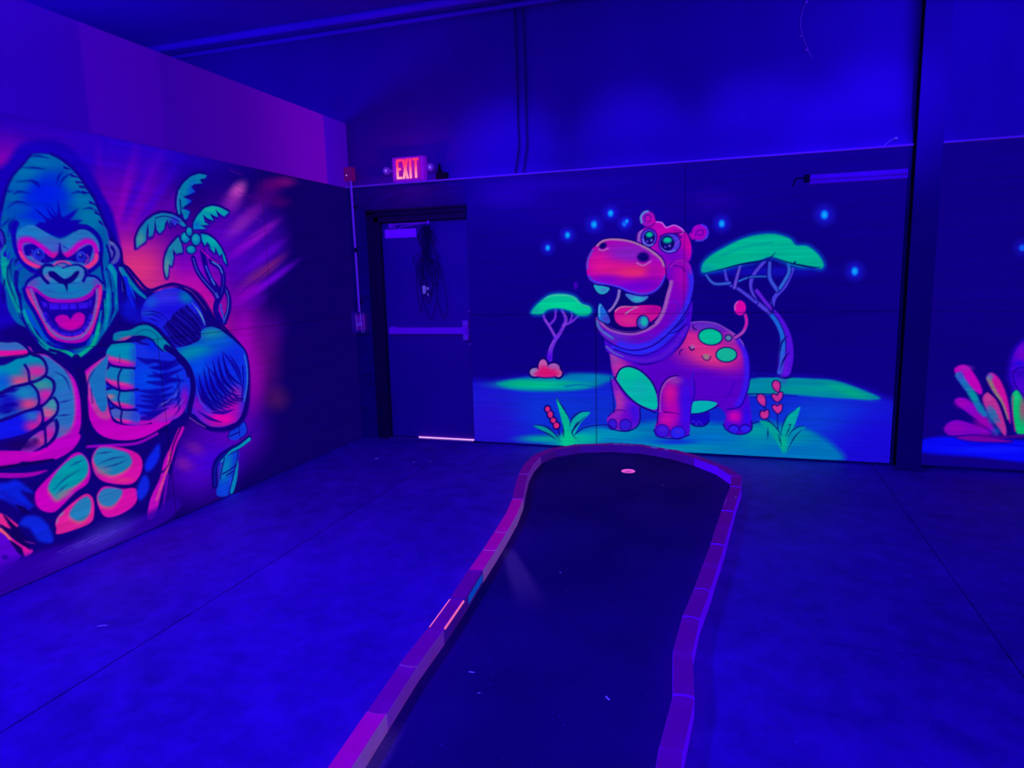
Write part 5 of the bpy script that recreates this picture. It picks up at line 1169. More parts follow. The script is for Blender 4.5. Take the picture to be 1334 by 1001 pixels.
("G",[2610,745],[0.0106,-1.1e-05,0.000138,-0.00819],(190,45,160),0.95,0),
("G",[2570,853],[0.0186,-3.89e-05,0.000138,-0.0123],(150,70,165),0.8,0),
("G",[3550,1030],[0.0138,0.000328,2.66e-05,-0.0131],(170,60,165),0.7,0),
("G",[3341,1106],[0.00624,0.000114,-4.72e-05,-0.0217],(95,50,195),0.85,0),
("G",[3426,563],[0.00504,0.000102,0.000191,-0.00692],(84,0,200),0.85,0),
("G",[2915,656],[0.00696,4.82e-05,0.000148,-0.00677],(88,0,196),0.8,0),
("S",[3611,1005,3662,890,3681,725,3659,556,3613,451],(58,20,232),1,28.3,28.3,28.3,33.4),
("S",[3216,1145,3316,1151,3427,1132,3537,1068,3611,1005,3649,941],(130,80,180),0.8,7.0,7.0,7.0,10.2),
("S",[3578,645,3537,540,3478,459],(50,0,170),0.7,5.9,2.6,2.6,7.8),
("C",None,0),
("S",[3648,954,3687,853,3698,699,3678,557,3625,438,3528,411],(24,0,160),1,5.8,5.8,5.8,6.5),
("S",[3214,1150,3316,1160,3426,1142,3531,1083],(20,0,130),1,3.6,3.6,3.6,5.1),
("F",[2500,967,2570,931,2677,894,2809,875,2927,890,3067,990,3167,1120,3210,1177,3205,1094,3156,990,3081,898,2979,824,2849,786,2730,806,2610,864,2536,920],(74,4,204),1,7.9,1),
("C",[2500,967,2570,931,2677,894,2809,875,2927,890,3067,990,3167,1120,3210,1177,3205,1094,3156,990,3081,898,2979,824,2849,786,2730,806,2610,864,2536,920],4.0),
("S",[2503,960,2610,887,2730,834,2862,813,2966,844],(70,100,185),0.9,17.4,9.4,9.4,18.8),
("S",[2783,869,2940,883,3080,990,3179,1132],(80,0,215),0.8,17.1,17.1,17.1,18.4),
("S",[2966,844,3093,937,3180,1081],(50,30,235),0.8,10.5,10.5,10.5,13.1),
("C",None,0),
("S",[2505,958,2610,867,2730,804,2849,784,2985,824,3094,905,3162,996,3202,1107],(14,0,130),1,6.7,6.7,6.7,5.3),
("S",[2556,893,2624,840],(14,0,110),1,13.6,6.0,6.0,8.1),
("F",[2594,649,2613,718,2664,750,2724,750,2803,715,2889,629,2936,522,2941,394,2851,404,2744,462,2664,542,2617,609],(0,186,165),1,6.8,1),
("C",[2594,649,2613,718,2664,750,2724,750,2803,715,2889,629,2936,522,2941,394,2851,404,2744,462,2664,542,2617,609],4.1),
("G",[2797,559],[0.0108,4.14e-05,0.00033,-0.0123],(20,170,185),0.5,0),
("G",[2704,692],[0.0125,1.76e-05,0.000364,-0.0185],(0,200,150),0.6,0),
("C",None,0),
("S",[2586,663,2617,729,2670,760,2730,758,2810,721,2896,636,2942,536],(12,0,110),1,6.8,6.8,6.8,5.4),
("S",[2569,663,2623,582,2704,488,2798,416,2931,359],(12,0,110),1,6.9,6.9,6.9,5.5),
("F",[3237,458,3328,478,3440,465,3404,417,3323,377,3228,365],(0,182,178),1,8.0,1),
("S",[3228,360,3323,372,3410,415,3459,445],(12,0,120),1,5.2,5.2,5.2,5.3),
("S",[3252,476,3352,487,3440,469],(20,0,150),1,3.0,3.0,3.0,4.0),
("F",[2956,428,2962,543,2996,625,3045,673,3115,687,3186,669,3243,624,3261,545,3233,438,3223,303,3216,179,3128,147,3024,148,2945,158,2925,216,2954,333],(86,0,198),1,8.1,1),
("C",[2956,428,2962,543,2996,625,3045,673,3115,687,3186,669,3243,624,3261,545,3233,438,3223,303,3216,179,3128,147,3024,148,2945,158,2925,216,2954,333],4.0),
("G",[3053,526],[0.0129,0.000135,0.000197,-0.00678],(212,15,155),0.95,0),
("G",[3029,295],[0.011,0.000107,0.000435,-0.0105],(205,10,165),0.9,0),
("G",[3087,379],[0.0129,0.000146,0.000457,-0.0123],(190,0,180),0.8,0),
("G",[3189,423],[0.0174,0.000243,0.000137,-0.00393],(55,10,232),0.9,0),
("G",[3097,647],[0.0156,0.000182,0.000566,-0.0251],(150,60,180),0.7,0),
("S",[2970,375,2971,523,3020,632,3096,676],(150,80,185),0.7,9.4,9.4,9.4,10.7),
("C",None,0),
("G",[2990,201],[0.0159,0.000139,0.000769,-0.0166],(40,0,150),1,1),
("G",[2990,201],[0.0181,0.000159,0.000891,-0.0192],(60,16,216),1,1),
("G",[2990,212],[0.0302,0.000265,0.00176,-0.0385],(80,40,220),0.5,0),
("G",[3123,188],[0.0149,0.000181,0.000791,-0.0167],(40,0,150),1,1),
("G",[3123,188],[0.0168,0.000205,0.000916,-0.0193],(38,30,240),1,1),
("G",[3123,199],[0.028,0.000341,0.00181,-0.0387],(80,40,220),0.5,0),
("S",[2947,265,2956,428,2963,543,2996,625,3045,675,3115,690],(16,0,120),1,5.3,5.3,5.3,5.4),
("S",[2918,208,2945,152,3024,137,3128,139,3218,173],(24,0,150),1,6.1,6.1,6.1,5.5),
("S",[3003,369,3074,365,3139,354],(60,0,120),1,6.1,2.7,2.7,6.8),
("S",[3233,438,3261,545,3230,650,3248,716],(40,20,215),0.9,4.6,4.6,4.6,6.6),
("S",[3251,664,3258,545,3233,438,3227,290],(20,0,150),1,3.7,3.7,3.7,5.3),
("S",[3581,1020,3634,1058,3661,1131,3654,1194,3629,1219],(14,0,130),1,21.2,18.3,18.3,6.3),
("S",[3575,1017,3633,1062,3659,1131,3651,1194,3629,1219],(165,60,180),1,12.6,11.3,11.3,6.3),
("S",[3645,1093,3661,1150,3648,1206],(215,15,170),1,7.5,7.5,7.5,7.5),
("G",[3605,1260],[0.0182,0.000462,-0.000153,-0.0143],(18,0,140),1,1),
("G",[3606,1261],[0.0221,0.00056,-0.000179,-0.0167],(222,5,165),1,1),
("S",[3569,1245,3566,1283,3585,1310],(190,110,190),0.8,5.0,5.0,5.0,6.3),
("S",[3588,1214,3635,1232],(130,20,180),0.7,5.0,5.0,5.0,6.3),
("G",[3377,1023],[0.00986,-0.000804,-0.00143,-0.0134],(12,0,110),1,1),
("G",[3377,1023],[0.0109,-0.000891,-0.00166,-0.0155],(0,192,150),1,1),
("G",[3508,874],[0.0114,0.000257,0.000159,-0.015],(12,0,110),1,1),
("G",[3508,874],[0.0128,0.000289,0.000188,-0.0177],(20,180,150),1,1),
("G",[3521,1014],[0.0317,0.000729,9.38e-05,-0.0327],(12,0,110),1,1),
("G",[3521,1014],[0.0413,0.000947,0.000125,-0.0436],(95,130,170),1,0.5),
("G",[3232,936],[0.0469,0.000718,0.000321,-0.0452],(165,90,160),1,0.5),
("G",[3346,854],[0.0336,0.000613,0.000447,-0.0385],(150,120,130),1,0.5),
("S",[3311,861,3334,829,3371,829,3383,859],(40,0,120),1,3.9,3.9,3.9,5.2),
("S",[3207,936,3226,910,3247,919],(12,0,100),1,5.8,5.8,5.8,5.2),
("S",[3236,1117,3240,1094,3261,1083],(20,0,120),1,5.0,5.0,5.0,5.2),
("S",[3130,872,3129,898,3151,912],(30,0,120),1,5.1,5.1,5.1,5.2),
("F",[2496,1015,2624,942,2894,970,3015,1062,3134,1191,3208,1325,3229,1274,3214,1146,3180,1043,3119,938,3030,845,2927,802,2797,789,2677,812,2570,860,2502,900],(68,6,208),1,7.9,1),
("C",[2496,1015,2624,942,2894,970,3015,1062,3134,1191,3208,1325,3229,1274,3214,1146,3180,1043,3119,938,3030,845,2927,802,2797,789,2677,812,2570,860,2502,900],4.0),
("S",[2570,934,2757,882,2913,924,3041,1029,3153,1172],(40,40,240),0.9,22.4,22.4,22.4,26.4),
("S",[2530,900,2677,841,2836,816,2979,858,3093,964,3180,1094],(88,20,205),0.9,17.2,17.2,17.2,21.2),
("S",[2503,934,2570,881,2650,848],(90,100,185),0.8,9.4,5.4,5.4,10.8),
("S",[3079,1082,3141,1146,3203,1223],(20,0,150),0.8,1.3,8.7,0.9,7.7),
("S",[3028,1042,3129,1082,3198,1146],(20,0,150),0.8,1.3,8.7,0.9,7.8),
("C",None,0),
("S",[2570,914,2704,868,2836,863,2965,917,3080,1016,3167,1133],(20,0,140),1,5.9,2.2,2.2,6.6),
("F",[2624,1432,2807,1357,2961,1432,3030,1532,3055,1570,3037,1456,3013,1354,2978,1244,2915,1141,2795,1071,2677,1061,2564,1102,2524,1169,2557,1268,2604,1347],(13,0,108),1,6.5,1),
("F",[2573,1195,2581,1252,2637,1287,2729,1284,2808,1292,2917,1290,2970,1269,2944,1199,2867,1141,2756,1111,2657,1109,2597,1142],(205,15,150),1,6.6,1),
("C",[2573,1195,2581,1252,2637,1287,2729,1284,2808,1292,2917,1290,2970,1269,2944,1199,2867,1141,2756,1111,2657,1109,2597,1142],3.9),
("G",[2911,1252],[0.013,8.98e-05,-0.000253,-0.0256],(170,0,150),0.8,0),
("G",[2703,1161],[0.00843,1.19e-05,-0.000126,-0.0252],(222,40,140),0.8,0),
("S",[2577,1242,2637,1281,2756,1282],(190,120,170),0.9,6.6,6.6,6.6,7.9),
("S",[2670,1221,2729,1260,2782,1276],(150,140,170),1,5.9,2.6,2.6,6.6),
("C",None,0),
("S",[2617,1423,2604,1353,2564,1281,2528,1245],(128,105,190),1,13.2,10.5,10.5,6.6),
("S",[2635,1422,2621,1347,2571,1262],(14,0,110),1,4.4,4.4,4.4,5.3),
("F",[3035,1627,3109,1679,3190,1648,3229,1553,3237,1452,3204,1300,3135,1172,3016,1040,2894,950,2757,912,2624,932,2503,999,2435,1075,2406,1156,2429,1196,2530,1106,2677,1066,2795,1079,2912,1145,2975,1248,3012,1379,3037,1481,3004,1546],(112,0,192),1,6.5,1),
("C",[3035,1627,3109,1679,3190,1648,3229,1553,3237,1452,3204,1300,3135,1172,3016,1040,2894,950,2757,912,2624,932,2503,999,2435,1075,2406,1156,2429,1196,2530,1106,2677,1066,2795,1079,2912,1145,2975,1248,3012,1379,3037,1481,3004,1546],3.9),
("G",[3136,1530],[0.0134,0.000174,-0.000141,-0.00565],(165,0,180),0.95,0),
("G",[3076,1353],[0.0132,0.00015,-0.000133,-0.00867],(130,0,190),0.8,0),
("G",[2570,1015],[0.00621,-1.3e-05,5.02e-05,-0.0186],(90,40,195),0.8,0),
("S",[3225,1553,3231,1439,3196,1287,3122,1159,3003,1036,2887,957,2756,929,2624,948],(52,36,235),1,36.4,36.4,36.4,39.0),
("S",[2429,1183,2523,1095,2677,1053,2802,1066,2925,1131,2991,1238,3028,1379,3052,1481],(160,90,180),0.95,15.7,17.0,17.0,15.7),
("S",[2415,1149,2456,1082,2557,1008],(60,130,190),0.8,17.5,8.1,8.1,16.1),
("S",[3042,1608,3110,1657,3178,1629,3210,1553],(150,20,180),0.8,10.1,10.1,10.1,12.6),
("S",[2476,1082,2610,1009,2756,989,2900,1042],(70,30,200),0.7,6.7,6.7,6.7,10.7),
("S",[3076,1327,3114,1275,3040,1160],(70,20,210),0.6,7.7,7.7,7.7,12.9),
("C",None,0),
("S",[3010,1590,3041,1634,3109,1684,3194,1652,3233,1553,3240,1452,3207,1297,3135,1166,3016,1032,2894,942,2757,904,2624,924,2500,993,2430,1071,2401,1156],(16,0,130),1,5.1,5.1,5.1,5.2),
("S",[2436,1192,2530,1098,2677,1058,2795,1071,2918,1137],(14,0,110),1,4.5,4.5,4.5,5.3),
("S",[3073,1620,3135,1606,3161,1567],(70,0,150),0.8,6.3,6.3,6.3,10.1),
("F",[2425,1200,2426,1276,2448,1320,2497,1258,2541,1162,2510,1133,2436,1169],(28,105,215),1,5.3,1),
("C",[2425,1200,2426,1276,2448,1320,2497,1258,2541,1162,2510,1133,2436,1169],4.0),
("G",[2504,1176],[0.0248,-9.59e-05,-0.000142,-0.025],(70,50,190),0.8,0),
("S",[2443,1203,2443,1283,2457,1296],(80,170,215),1,6.0,6.0,6.0,6.7),
("C",None,0),
("S",[2425,1200,2426,1276,2448,1320,2497,1258,2541,1162,2510,1133,2436,1169,2425,1200,2426,1276],(12,0,120),1,4.5,4.5,4.5,5.3),
("G",[2819,1145],[0.0174,7.78e-05,-6.34e-05,-0.0152],(12,0,110),1,1),
("G",[2819,1145],[0.0213,9.51e-05,-7.37e-05,-0.0177],(60,70,190),1,1),
("G",[2829,1154],[0.0296,0.00014,-0.000111,-0.0238],(20,185,175),0.95,0.6),
("F",[2395,1482,2529,1451,2518,1407,2467,1386,2417,1413],(35,165,190),1,5.3,1),
("S",[2395,1482,2529,1451,2518,1407,2467,1386,2417,1413,2395,1482,2529,1451],(12,0,110),1,4.4,4.4,4.4,5.3),
("G",[2484,1428],[0.0299,-0.000132,-0.000953,-0.0506],(70,110,200),0.7,0),
("F",[2670,1398,2859,1376,2836,1328,2762,1308,2703,1338],(60,110,200),1,5.2,1),
("G",[2775,1344],[0.0171,5.67e-05,-0.000564,-0.0384],(40,180,190),0.9,0),
("S",[2670,1398,2859,1376,2836,1328,2762,1308,2703,1338,2670,1398,2859,1376],(12,0,110),1,4.4,4.4,4.4,5.2),
("F",[2760,1836,2769,1903,2828,1937,2887,1961,2921,1980,2969,1973,3013,1931,3069,1948,3125,1921,3175,1873,3207,1791,3215,1722,3197,1654,3110,1676,3035,1627,3004,1571,2959,1687,2882,1772,2793,1810],(186,0,178),1,6.3,1),
("C",[2760,1836,2769,1903,2828,1937,2887,1961,2921,1980,2969,1973,3013,1931,3069,1948,3125,1921,3175,1873,3207,1791,3215,1722,3197,1654,3110,1676,3035,1627,3004,1571,2959,1687,2882,1772,2793,1810],3.8),
("G",[3072,1696],[0.0089,0.000101,-0.000384,-0.0114],(110,0,200),0.9,0),
("G",[2984,1737],[0.0159,0.000142,-0.000406,-0.0113],(120,0,195),0.8,0),
("G",[3195,1779],[0.0271,0.000397,-0.000517,-0.0134],(205,0,160),0.8,0),
("G",[3007,1886],[0.0133,0.000128,-0.000879,-0.02],(205,0,175),0.8,0),
("G",[2792,1870],[0.026,9.99e-05,-0.000673,-0.0158],(110,60,195),0.8,0),
("C",None,0),
("S",[2921,1983,2972,1973,3007,1934,3069,1948,3125,1921,3154,1890],(200,100,230),1,5.6,5.6,5.6,6.2),
("S",[2919,1993,2975,1983,3011,1946,3071,1961,3134,1930,3169,1889],(20,0,140),1,3.5,3.5,3.5,5.0),
("S",[3156,1890,3126,1875],(200,100,220),1,4.3,2.5,2.5,5.0),
("S",[2760,1834,2769,1904,2818,1935],(14,0,120),1,4.3,4.3,4.3,5.1),
("S",[2780,1833,2790,1896,2818,1920],(140,120,200),0.8,5.7,5.7,5.7,7.6),
("S",[3214,1778,3218,1716,3203,1654],(40,10,200),0.8,4.4,4.4,4.4,6.2),
("G",[2852,2012],[0.0138,0.00377,0.00285,-0.0133],(16,0,130),1,1),
("G",[2853,2011],[0.0161,0.00439,0.00324,-0.0151],(140,20,190),1,1),
("G",[2874,2005],[0.0264,0.00016,-0.000998,-0.02],(200,0,165),0.9,0),
("S",[2805,1983,2798,2028,2823,2064,2855,2071],(90,130,205),1,8.8,8.8,8.8,8.8),
("S",[2836,1988,2830,2026,2855,2044,2881,2023,2875,1993,2856,1987],(60,0,150),1,3.8,3.8,3.8,5.0),
("S",[2893,2004,2912,1984],(205,0,175),0.8,11.3,11.3,11.3,10.0),
("G",[3279,1879],[0.0137,0.000233,-0.000598,-0.0135],(20,0,150),0.9,1),
("G",[3276,1879],[0.0158,0.000267,-0.000677,-0.0153],(160,0,190),1,1),
("S",[3328,1835,3342,1878,3324,1921,3290,1941],(80,40,232),1,7.4,7.4,7.4,8.6),
("S",[3249,1814,3304,1818,3334,1847],(70,60,225),0.9,6.2,6.2,6.2,8.6),
("S",[3242,1857,3260,1894,3300,1898,3303,1867,3273,1856,3264,1869],(70,0,150),1,3.7,3.7,3.7,4.9),
("S",[3206,1865,3224,1840],(185,0,180),0.9,14.9,14.9,14.9,12.4),
("G",[2866,1855],[0.0141,-0.00297,-0.00306,-0.0121],(14,0,120),1,1),
("G",[2866,1855],[0.0159,-0.00334,-0.00338,-0.0134],(78,52,216),1,1),
("S",[2818,1842,2830,1808,2867,1790,2897,1799],(110,110,225),1,5.7,5.7,5.7,7.6),
("G",[3036,1803],[0.0108,0.000112,-0.000464,-0.0117],(14,0,120),1,1),
("G",[3036,1803],[0.0118,0.000122,-0.000508,-0.0129],(78,52,216),1,1),
("S",[2968,1790,2985,1754,3036,1734,3079,1743],(110,110,225),1,5.7,5.7,5.7,7.6),
("G",[2869,1857],[0.0219,0.000129,-0.000758,-0.018],(13,0,105),1,1),
("G",[2869,1880],[0.0336,0.000199,-0.00186,-0.043],(0,185,150),1,0.6),
("G",[2851,1825],[0.0872,0.000473,-0.00398,-0.0988],(90,60,220),0.9,0),
("G",[2887,1834],[0.0875,0.000559,-0.0036,-0.0881],(120,110,230),0.9,0),
("G",[2861,1852],[0.0364,0.000207,-0.00414,-0.099],(10,40,130),0.6,0),
("G",[3018,1806],[0.0174,0.000172,-0.000632,-0.0159],(13,0,105),1,1),
("G",[3018,1828],[0.0267,0.000265,-0.00155,-0.038],(0,185,150),1,0.6),
("G",[3001,1774],[0.0885,0.000835,-0.00377,-0.0994],(90,60,220),0.9,0),
("G",[3036,1782],[0.0889,0.000922,-0.0034,-0.0886],(120,110,230),0.9,0),
("G",[3011,1801],[0.0289,0.000281,-0.00392,-0.0996],(10,40,130),0.6,0),
("S",[3083,1783,3114,1819],(140,60,215),0.8,5.6,5.6,5.6,6.2),
("S",[2957,1863,3020,1883,3095,1873,3132,1844],(60,0,150),1,6.2,6.2,6.2,7.5),
("S",[3070,1881,3162,1889],(20,0,110),1,5.6,2.1,2.1,5.0),
("S",[3070,1908,3131,1899],(120,0,150),1,4.3,1.9,1.9,5.0),
("S",[2818,1914,2869,1928,2919,1903],(70,0,160),1,5.0,5.0,5.0,6.3),
("F",[2328,1629,2342,1707,2393,1794,2466,1851,2572,1862,2702,1841,2805,1801,2895,1750,2969,1684,3000,1616,3006,1533,2963,1445,2895,1392,2807,1380,2703,1403,2598,1449,2505,1472,2411,1485,2346,1534],(178,0,180),1,7.8,1),
("C",[2328,1629,2342,1707,2393,1794,2466,1851,2572,1862,2702,1841,2805,1801,2895,1750,2969,1684,3000,1616,3006,1533,2963,1445,2895,1392,2807,1380,2703,1403,2598,1449,2505,1472,2411,1485,2346,1534],3.9),
("G",[2702,1734],[0.00385,5.44e-06,-0.000392,-0.0111],(128,35,190),0.85,0),
("G",[2439,1652],[0.0083,-4.7e-05,-0.000259,-0.00851],(222,15,150),0.9,0),
("G",[2729,1579],[0.00385,8.11e-06,-0.000437,-0.0161],(232,40,115),0.95,0),
("G",[2572,1635],[0.00631,-1.33e-05,-0.000574,-0.0193],(222,20,140),0.7,0),
("G",[2909,1561],[0.0131,9.05e-05,-0.000344,-0.013],(160,0,185),0.7,0),
("G",[2833,1460],[0.00554,2.7e-05,-0.000324,-0.0155],(112,0,195),0.9,0),
("G",[2505,1513],[0.00625,-2.42e-05,-0.000494,-0.0212],(120,0,205),0.8,0),
("G",[2677,1444],[0.00635,4.53e-06,-0.000508,-0.0256],(95,0,212),0.7,0),
("S",[2350,1549,2411,1495,2598,1455,2703,1411,2807,1388,2897,1401,2961,1451,3003,1533],(52,60,230),0.9,9.1,9.1,9.1,11.7),
("S",[2337,1616,2345,1694,2386,1771],(50,80,215),0.8,7.9,7.9,7.9,10.5),
("S",[2426,1808,2493,1852,2598,1853,2728,1827,2857,1764,2959,1682,2991,1622],(165,130,160),0.9,9.6,9.6,9.6,11.5),
("C",None,0),
("S",[2399,1799,2466,1856,2572,1868,2702,1848,2808,1806,2898,1755,2974,1689,3005,1616,3011,1533],(14,0,120),1,4.3,4.3,4.3,5.1),
("S",[2323,1629,2341,1530,2411,1477,2505,1464,2598,1441,2703,1395,2807,1372,2897,1387,2969,1439,3011,1527],(16,0,140),1,5.1,5.1,5.1,5.2),
("S",[3004,1609,3035,1621,3023,1558],(90,30,190),0.7,5.1,5.1,5.1,7.6),
("S",[2441,1777,2477,1763,2520,1782],(185,110,190),0.9,5.2,5.2,5.2,7.8),
("G",[2477,1804],[0.0247,0.0142,0.0175,-0.0336],(15,0,112),1,0.7),
("S",[2765,1651,2819,1627,2883,1660],(185,110,190),0.9,5.1,5.1,5.1,7.7),
("G",[2819,1697],[0.0186,8.4e-05,-0.000771,-0.0231],(15,0,112),1,0.7)]
CRYSTAL_PAINT = [
("G",[5192,823],[0.00199,0.000133,4.2e-05,-0.00285],(13,0,120),0.6,0),
("F",[4959,191,5024,238,5230,259,5649,251,6101,251,6118,67,5662,80,5342,105,4990,119],(8,8,246),1,31.1,1),
("G",[5438,168],[0.00334,0.00024,0.00192,-0.0347],(15,30,255),0.6,0),
("S",[5210,241,5335,199,5494,219,5653,204],(0,0,200),0.6,4.8,4.8,4.8,9.6),
("P","painted_creature"),
("S",[5524,736,5527,851,5552,943,5600,1000,5708,1067,5893,1067,6037,969,6102,748,6057,545,5897,471,5707,487,5593,588,5549,656,5524,736],(40,0,190),0.7,22.8,22.8,22.8,29.6),
("F",[5524,736,5527,851,5552,943,5600,1000,5708,1067,5893,1067,6037,969,6102,748,6057,545,5897,471,5707,487,5593,588,5549,656],(60,0,205),1,13.6,1),
("C",[5524,736,5527,851,5552,943,5600,1000,5708,1067,5893,1067,6037,969,6102,748,6057,545,5897,471,5707,487,5593,588,5549,656],6.8),
("G",[5589,898],[0.0174,0.00135,0.000115,-0.011],(110,0,200),0.9,0),
("G",[5575,829],[0.0261,0.002,0.000538,-0.0364],(30,10,235),0.8,0),
("G",[5591,738],[0.0347,0.00267,0.000445,-0.0218],(40,0,180),0.8,0),
("G",[5597,669],[0.026,0.002,0.000358,-0.0145],(85,0,210),0.7,0),
("G",[5828,743],[0.00715,0.000594,0.00012,-0.00589],(120,0,200),0.8,0),
("C",None,0),
("S",[5542,760,5568,795,5625,796],(18,0,140),1,4.6,4.6,4.6,6.9),
("S",[5538,748,5569,657,5633,577],(20,0,150),1,4.0,4.0,4.0,6.9),
("P","painted_crystal_cluster"),
("S",[5124,309,5146,361,5211,388,5325,354,5468,295,5290,275,5168,265,5124,309],(22,0,140),0.7,9.6,9.6,9.6,14.4),
("F",[5124,309,5146,361,5211,388,5325,354,5468,295,5290,275,5168,265],(125,0,192),1,14.4,1),
("G",[5205,325],[0.014,0.000925,0.00125,-0.0277],(150,0,185),0.7,0),
("S",[5210,250,5330,273,5471,256,5571,235,5333,228,5210,250],(22,0,140),0.7,9.6,9.6,9.6,14.4),
("F",[5210,250,5330,273,5471,256,5571,235,5333,228],(120,0,165),1,14.4,1),
("S",[5181,528,5204,562,5271,545,5368,451,5467,313,5469,284,5363,374,5257,459,5181,528],(22,0,140),0.7,9.5,9.5,9.5,14.3),
("F",[5181,528,5204,562,5271,545,5368,451,5467,313,5469,284,5363,374,5257,459],(140,0,195),1,14.3,1),
("G",[5233,518],[0.0198,0.00133,0.000936,-0.028],(165,0,185),0.8,0),
("G",[5373,380],[0.0167,0.00118,0.000708,-0.0168],(160,0,170),0.7,0),
("S",[5162,785,5223,815,5281,766,5343,657,5353,592,5307,615,5238,666,5187,724,5162,785],(22,0,140),0.7,9.4,9.4,9.4,14.1),
("F",[5162,785,5223,815,5281,766,5343,657,5353,592,5307,615,5238,666,5187,724],(195,0,188),1,14.1,1),
("G",[5235,789],[0.02,0.00135,0.000722,-0.0427],(175,30,190),0.7,0),
("S",[5193,735,5243,660,5299,579,5340,498,5384,440],(30,110,190),1,23.6,20.1,20.1,16.5),
("G",[5299,579],[0.0328,0.0186,0.0104,-0.014],(0,150,150),0.9,0),
("G",[5208,730],[0.0497,0.00332,0.00058,-0.0283],(70,70,205),0.8,0),
("G",[5355,486],[0.0386,0.00271,0.001,-0.0282],(0,120,160),0.8,0),
("S",[5360,563,5396,611,5438,574,5487,468,5529,340,5524,280,5464,360,5397,464,5360,563],(22,0,140),0.7,9.4,9.4,9.4,14.1),
("F",[5360,563,5396,611,5438,574,5487,468,5529,340,5524,280,5464,360,5397,464],(185,45,150),1,14.1,1),
("G",[5429,430],[0.0276,0.0105,0.00627,-0.0128],(20,110,180),0.85,0),
("G",[5467,313],[0.0337,0.00245,0.00131,-0.0281],(0,90,170),0.7,0),
("G",[5399,570],[0.0389,0.00278,0.000866,-0.0284],(190,60,150),0.8,0),
("S",[5396,476,5414,500,5446,466],(20,120,170),0.7,3.5,3.5,3.5,4.7),
("S",[5406,460,5424,482,5453,452],(20,120,170),0.7,3.5,3.5,3.5,4.7),
("S",[5416,444,5434,463,5460,438],(20,120,170),0.7,3.5,3.5,3.5,4.7),
("S",[5426,427,5445,445,5467,424],(20,120,170),0.7,3.5,3.5,3.5,4.7),
("S",[5436,411,5455,426,5474,410],(20,120,170),0.7,3.5,3.5,3.5,4.7),
("S",[5446,395,5465,408,5481,397],(20,120,170),0.7,3.5,3.5,3.5,4.7),
("S",[5456,379,5475,389,5488,383],(20,120,170),0.7,3.5,3.5,3.5,4.7),
("S",[5379,719,5403,759,5457,714,5506,608,5539,481,5553,376,5516,457,5461,560,5405,652,5379,719],(22,0,140),0.7,9.3,9.3,9.3,14.0),
("F",[5379,719,5403,759,5457,714,5506,608,5539,481,5553,376,5516,457,5461,560,5405,652],(205,15,160),1,14.0,1),
("S",[5389,716,5424,641,5491,526,5534,411],(140,120,120),1,15.2,5.9,5.9,14.0),
("G",[5398,728],[0.0462,0.00332,0.000746,-0.0358],(80,110,190),0.8,0),
("S",[5396,617,5470,537,5519,410,5558,282],(14,0,110),1,8.2,8.2,8.2,8.2),
("S",[5544,575,5569,628,5602,597,5645,485,5672,323,5625,297,5592,319,5565,447,5544,575],(22,0,140),0.7,9.3,9.3,9.3,14.0),
("F",[5544,575,5569,628,5602,597,5645,485,5672,323,5625,297,5592,319,5565,447],(0,188,110),1,14.0,1),
("G",[5625,484],[0.0398,0.00308,0.00039,-0.0107],(180,60,120),0.8,0),
("G",[5575,576],[0.0516,0.00393,0.000657,-0.0215],(30,200,130),0.7,0),
("S",[5555,587,5560,459,5587,319],(200,20,140),0.7,4.7,4.7,4.7,9.4),
("S",[5681,323,5679,475,5709,580,5747,466,5749,315,5681,323],(22,0,140),0.7,9.3,9.3,9.3,14.0),
("F",[5681,323,5679,475,5709,580,5747,466,5749,315],(190,10,180),1,13.9,1),
("S",[5760,303,5787,432,5837,515,5853,435,5827,295,5760,303],(22,0,140),0.7,9.3,9.3,9.3,13.9),
("F",[5760,303,5787,432,5837,515,5853,435,5827,295],(0,150,170),1,13.9,1),
("S",[5370,285,5490,267,5647,286],(120,0,150),0.6,9.5,9.5,9.5,16.6),
("P","painted_star"),
("G",[5530,1672],[0.0474,0.00366,-0.00153,-0.0408],(0,140,250),1,0.6),
("P",None),
("G",[5530,1672],[0.0194,0.0015,-0.000627,-0.0167],(28,30,235),0.5,0)]


def spline(P, closed):
    n = len(P)
    if n < 3: return P
    idx = range(n) if closed else range(n-1); out = []
    for i in idx:
        if closed: a, b, c, d = P[i-1], P[i], P[(i+1) % n], P[(i+2) % n]
        else: a, b, c, d = P[max(i-1, 0)], P[i], P[i+1], P[min(i+2, n-1)]
        for k in range(4):
            t = k/4.0
            out.append(0.5*((2*b)+(c-a)*t+(2*a-5*b+4*c-d)*t*t+(3*b-a-3*c+d)*t**3))
    if not closed: out.append(P[-1])
    return np.array(out)

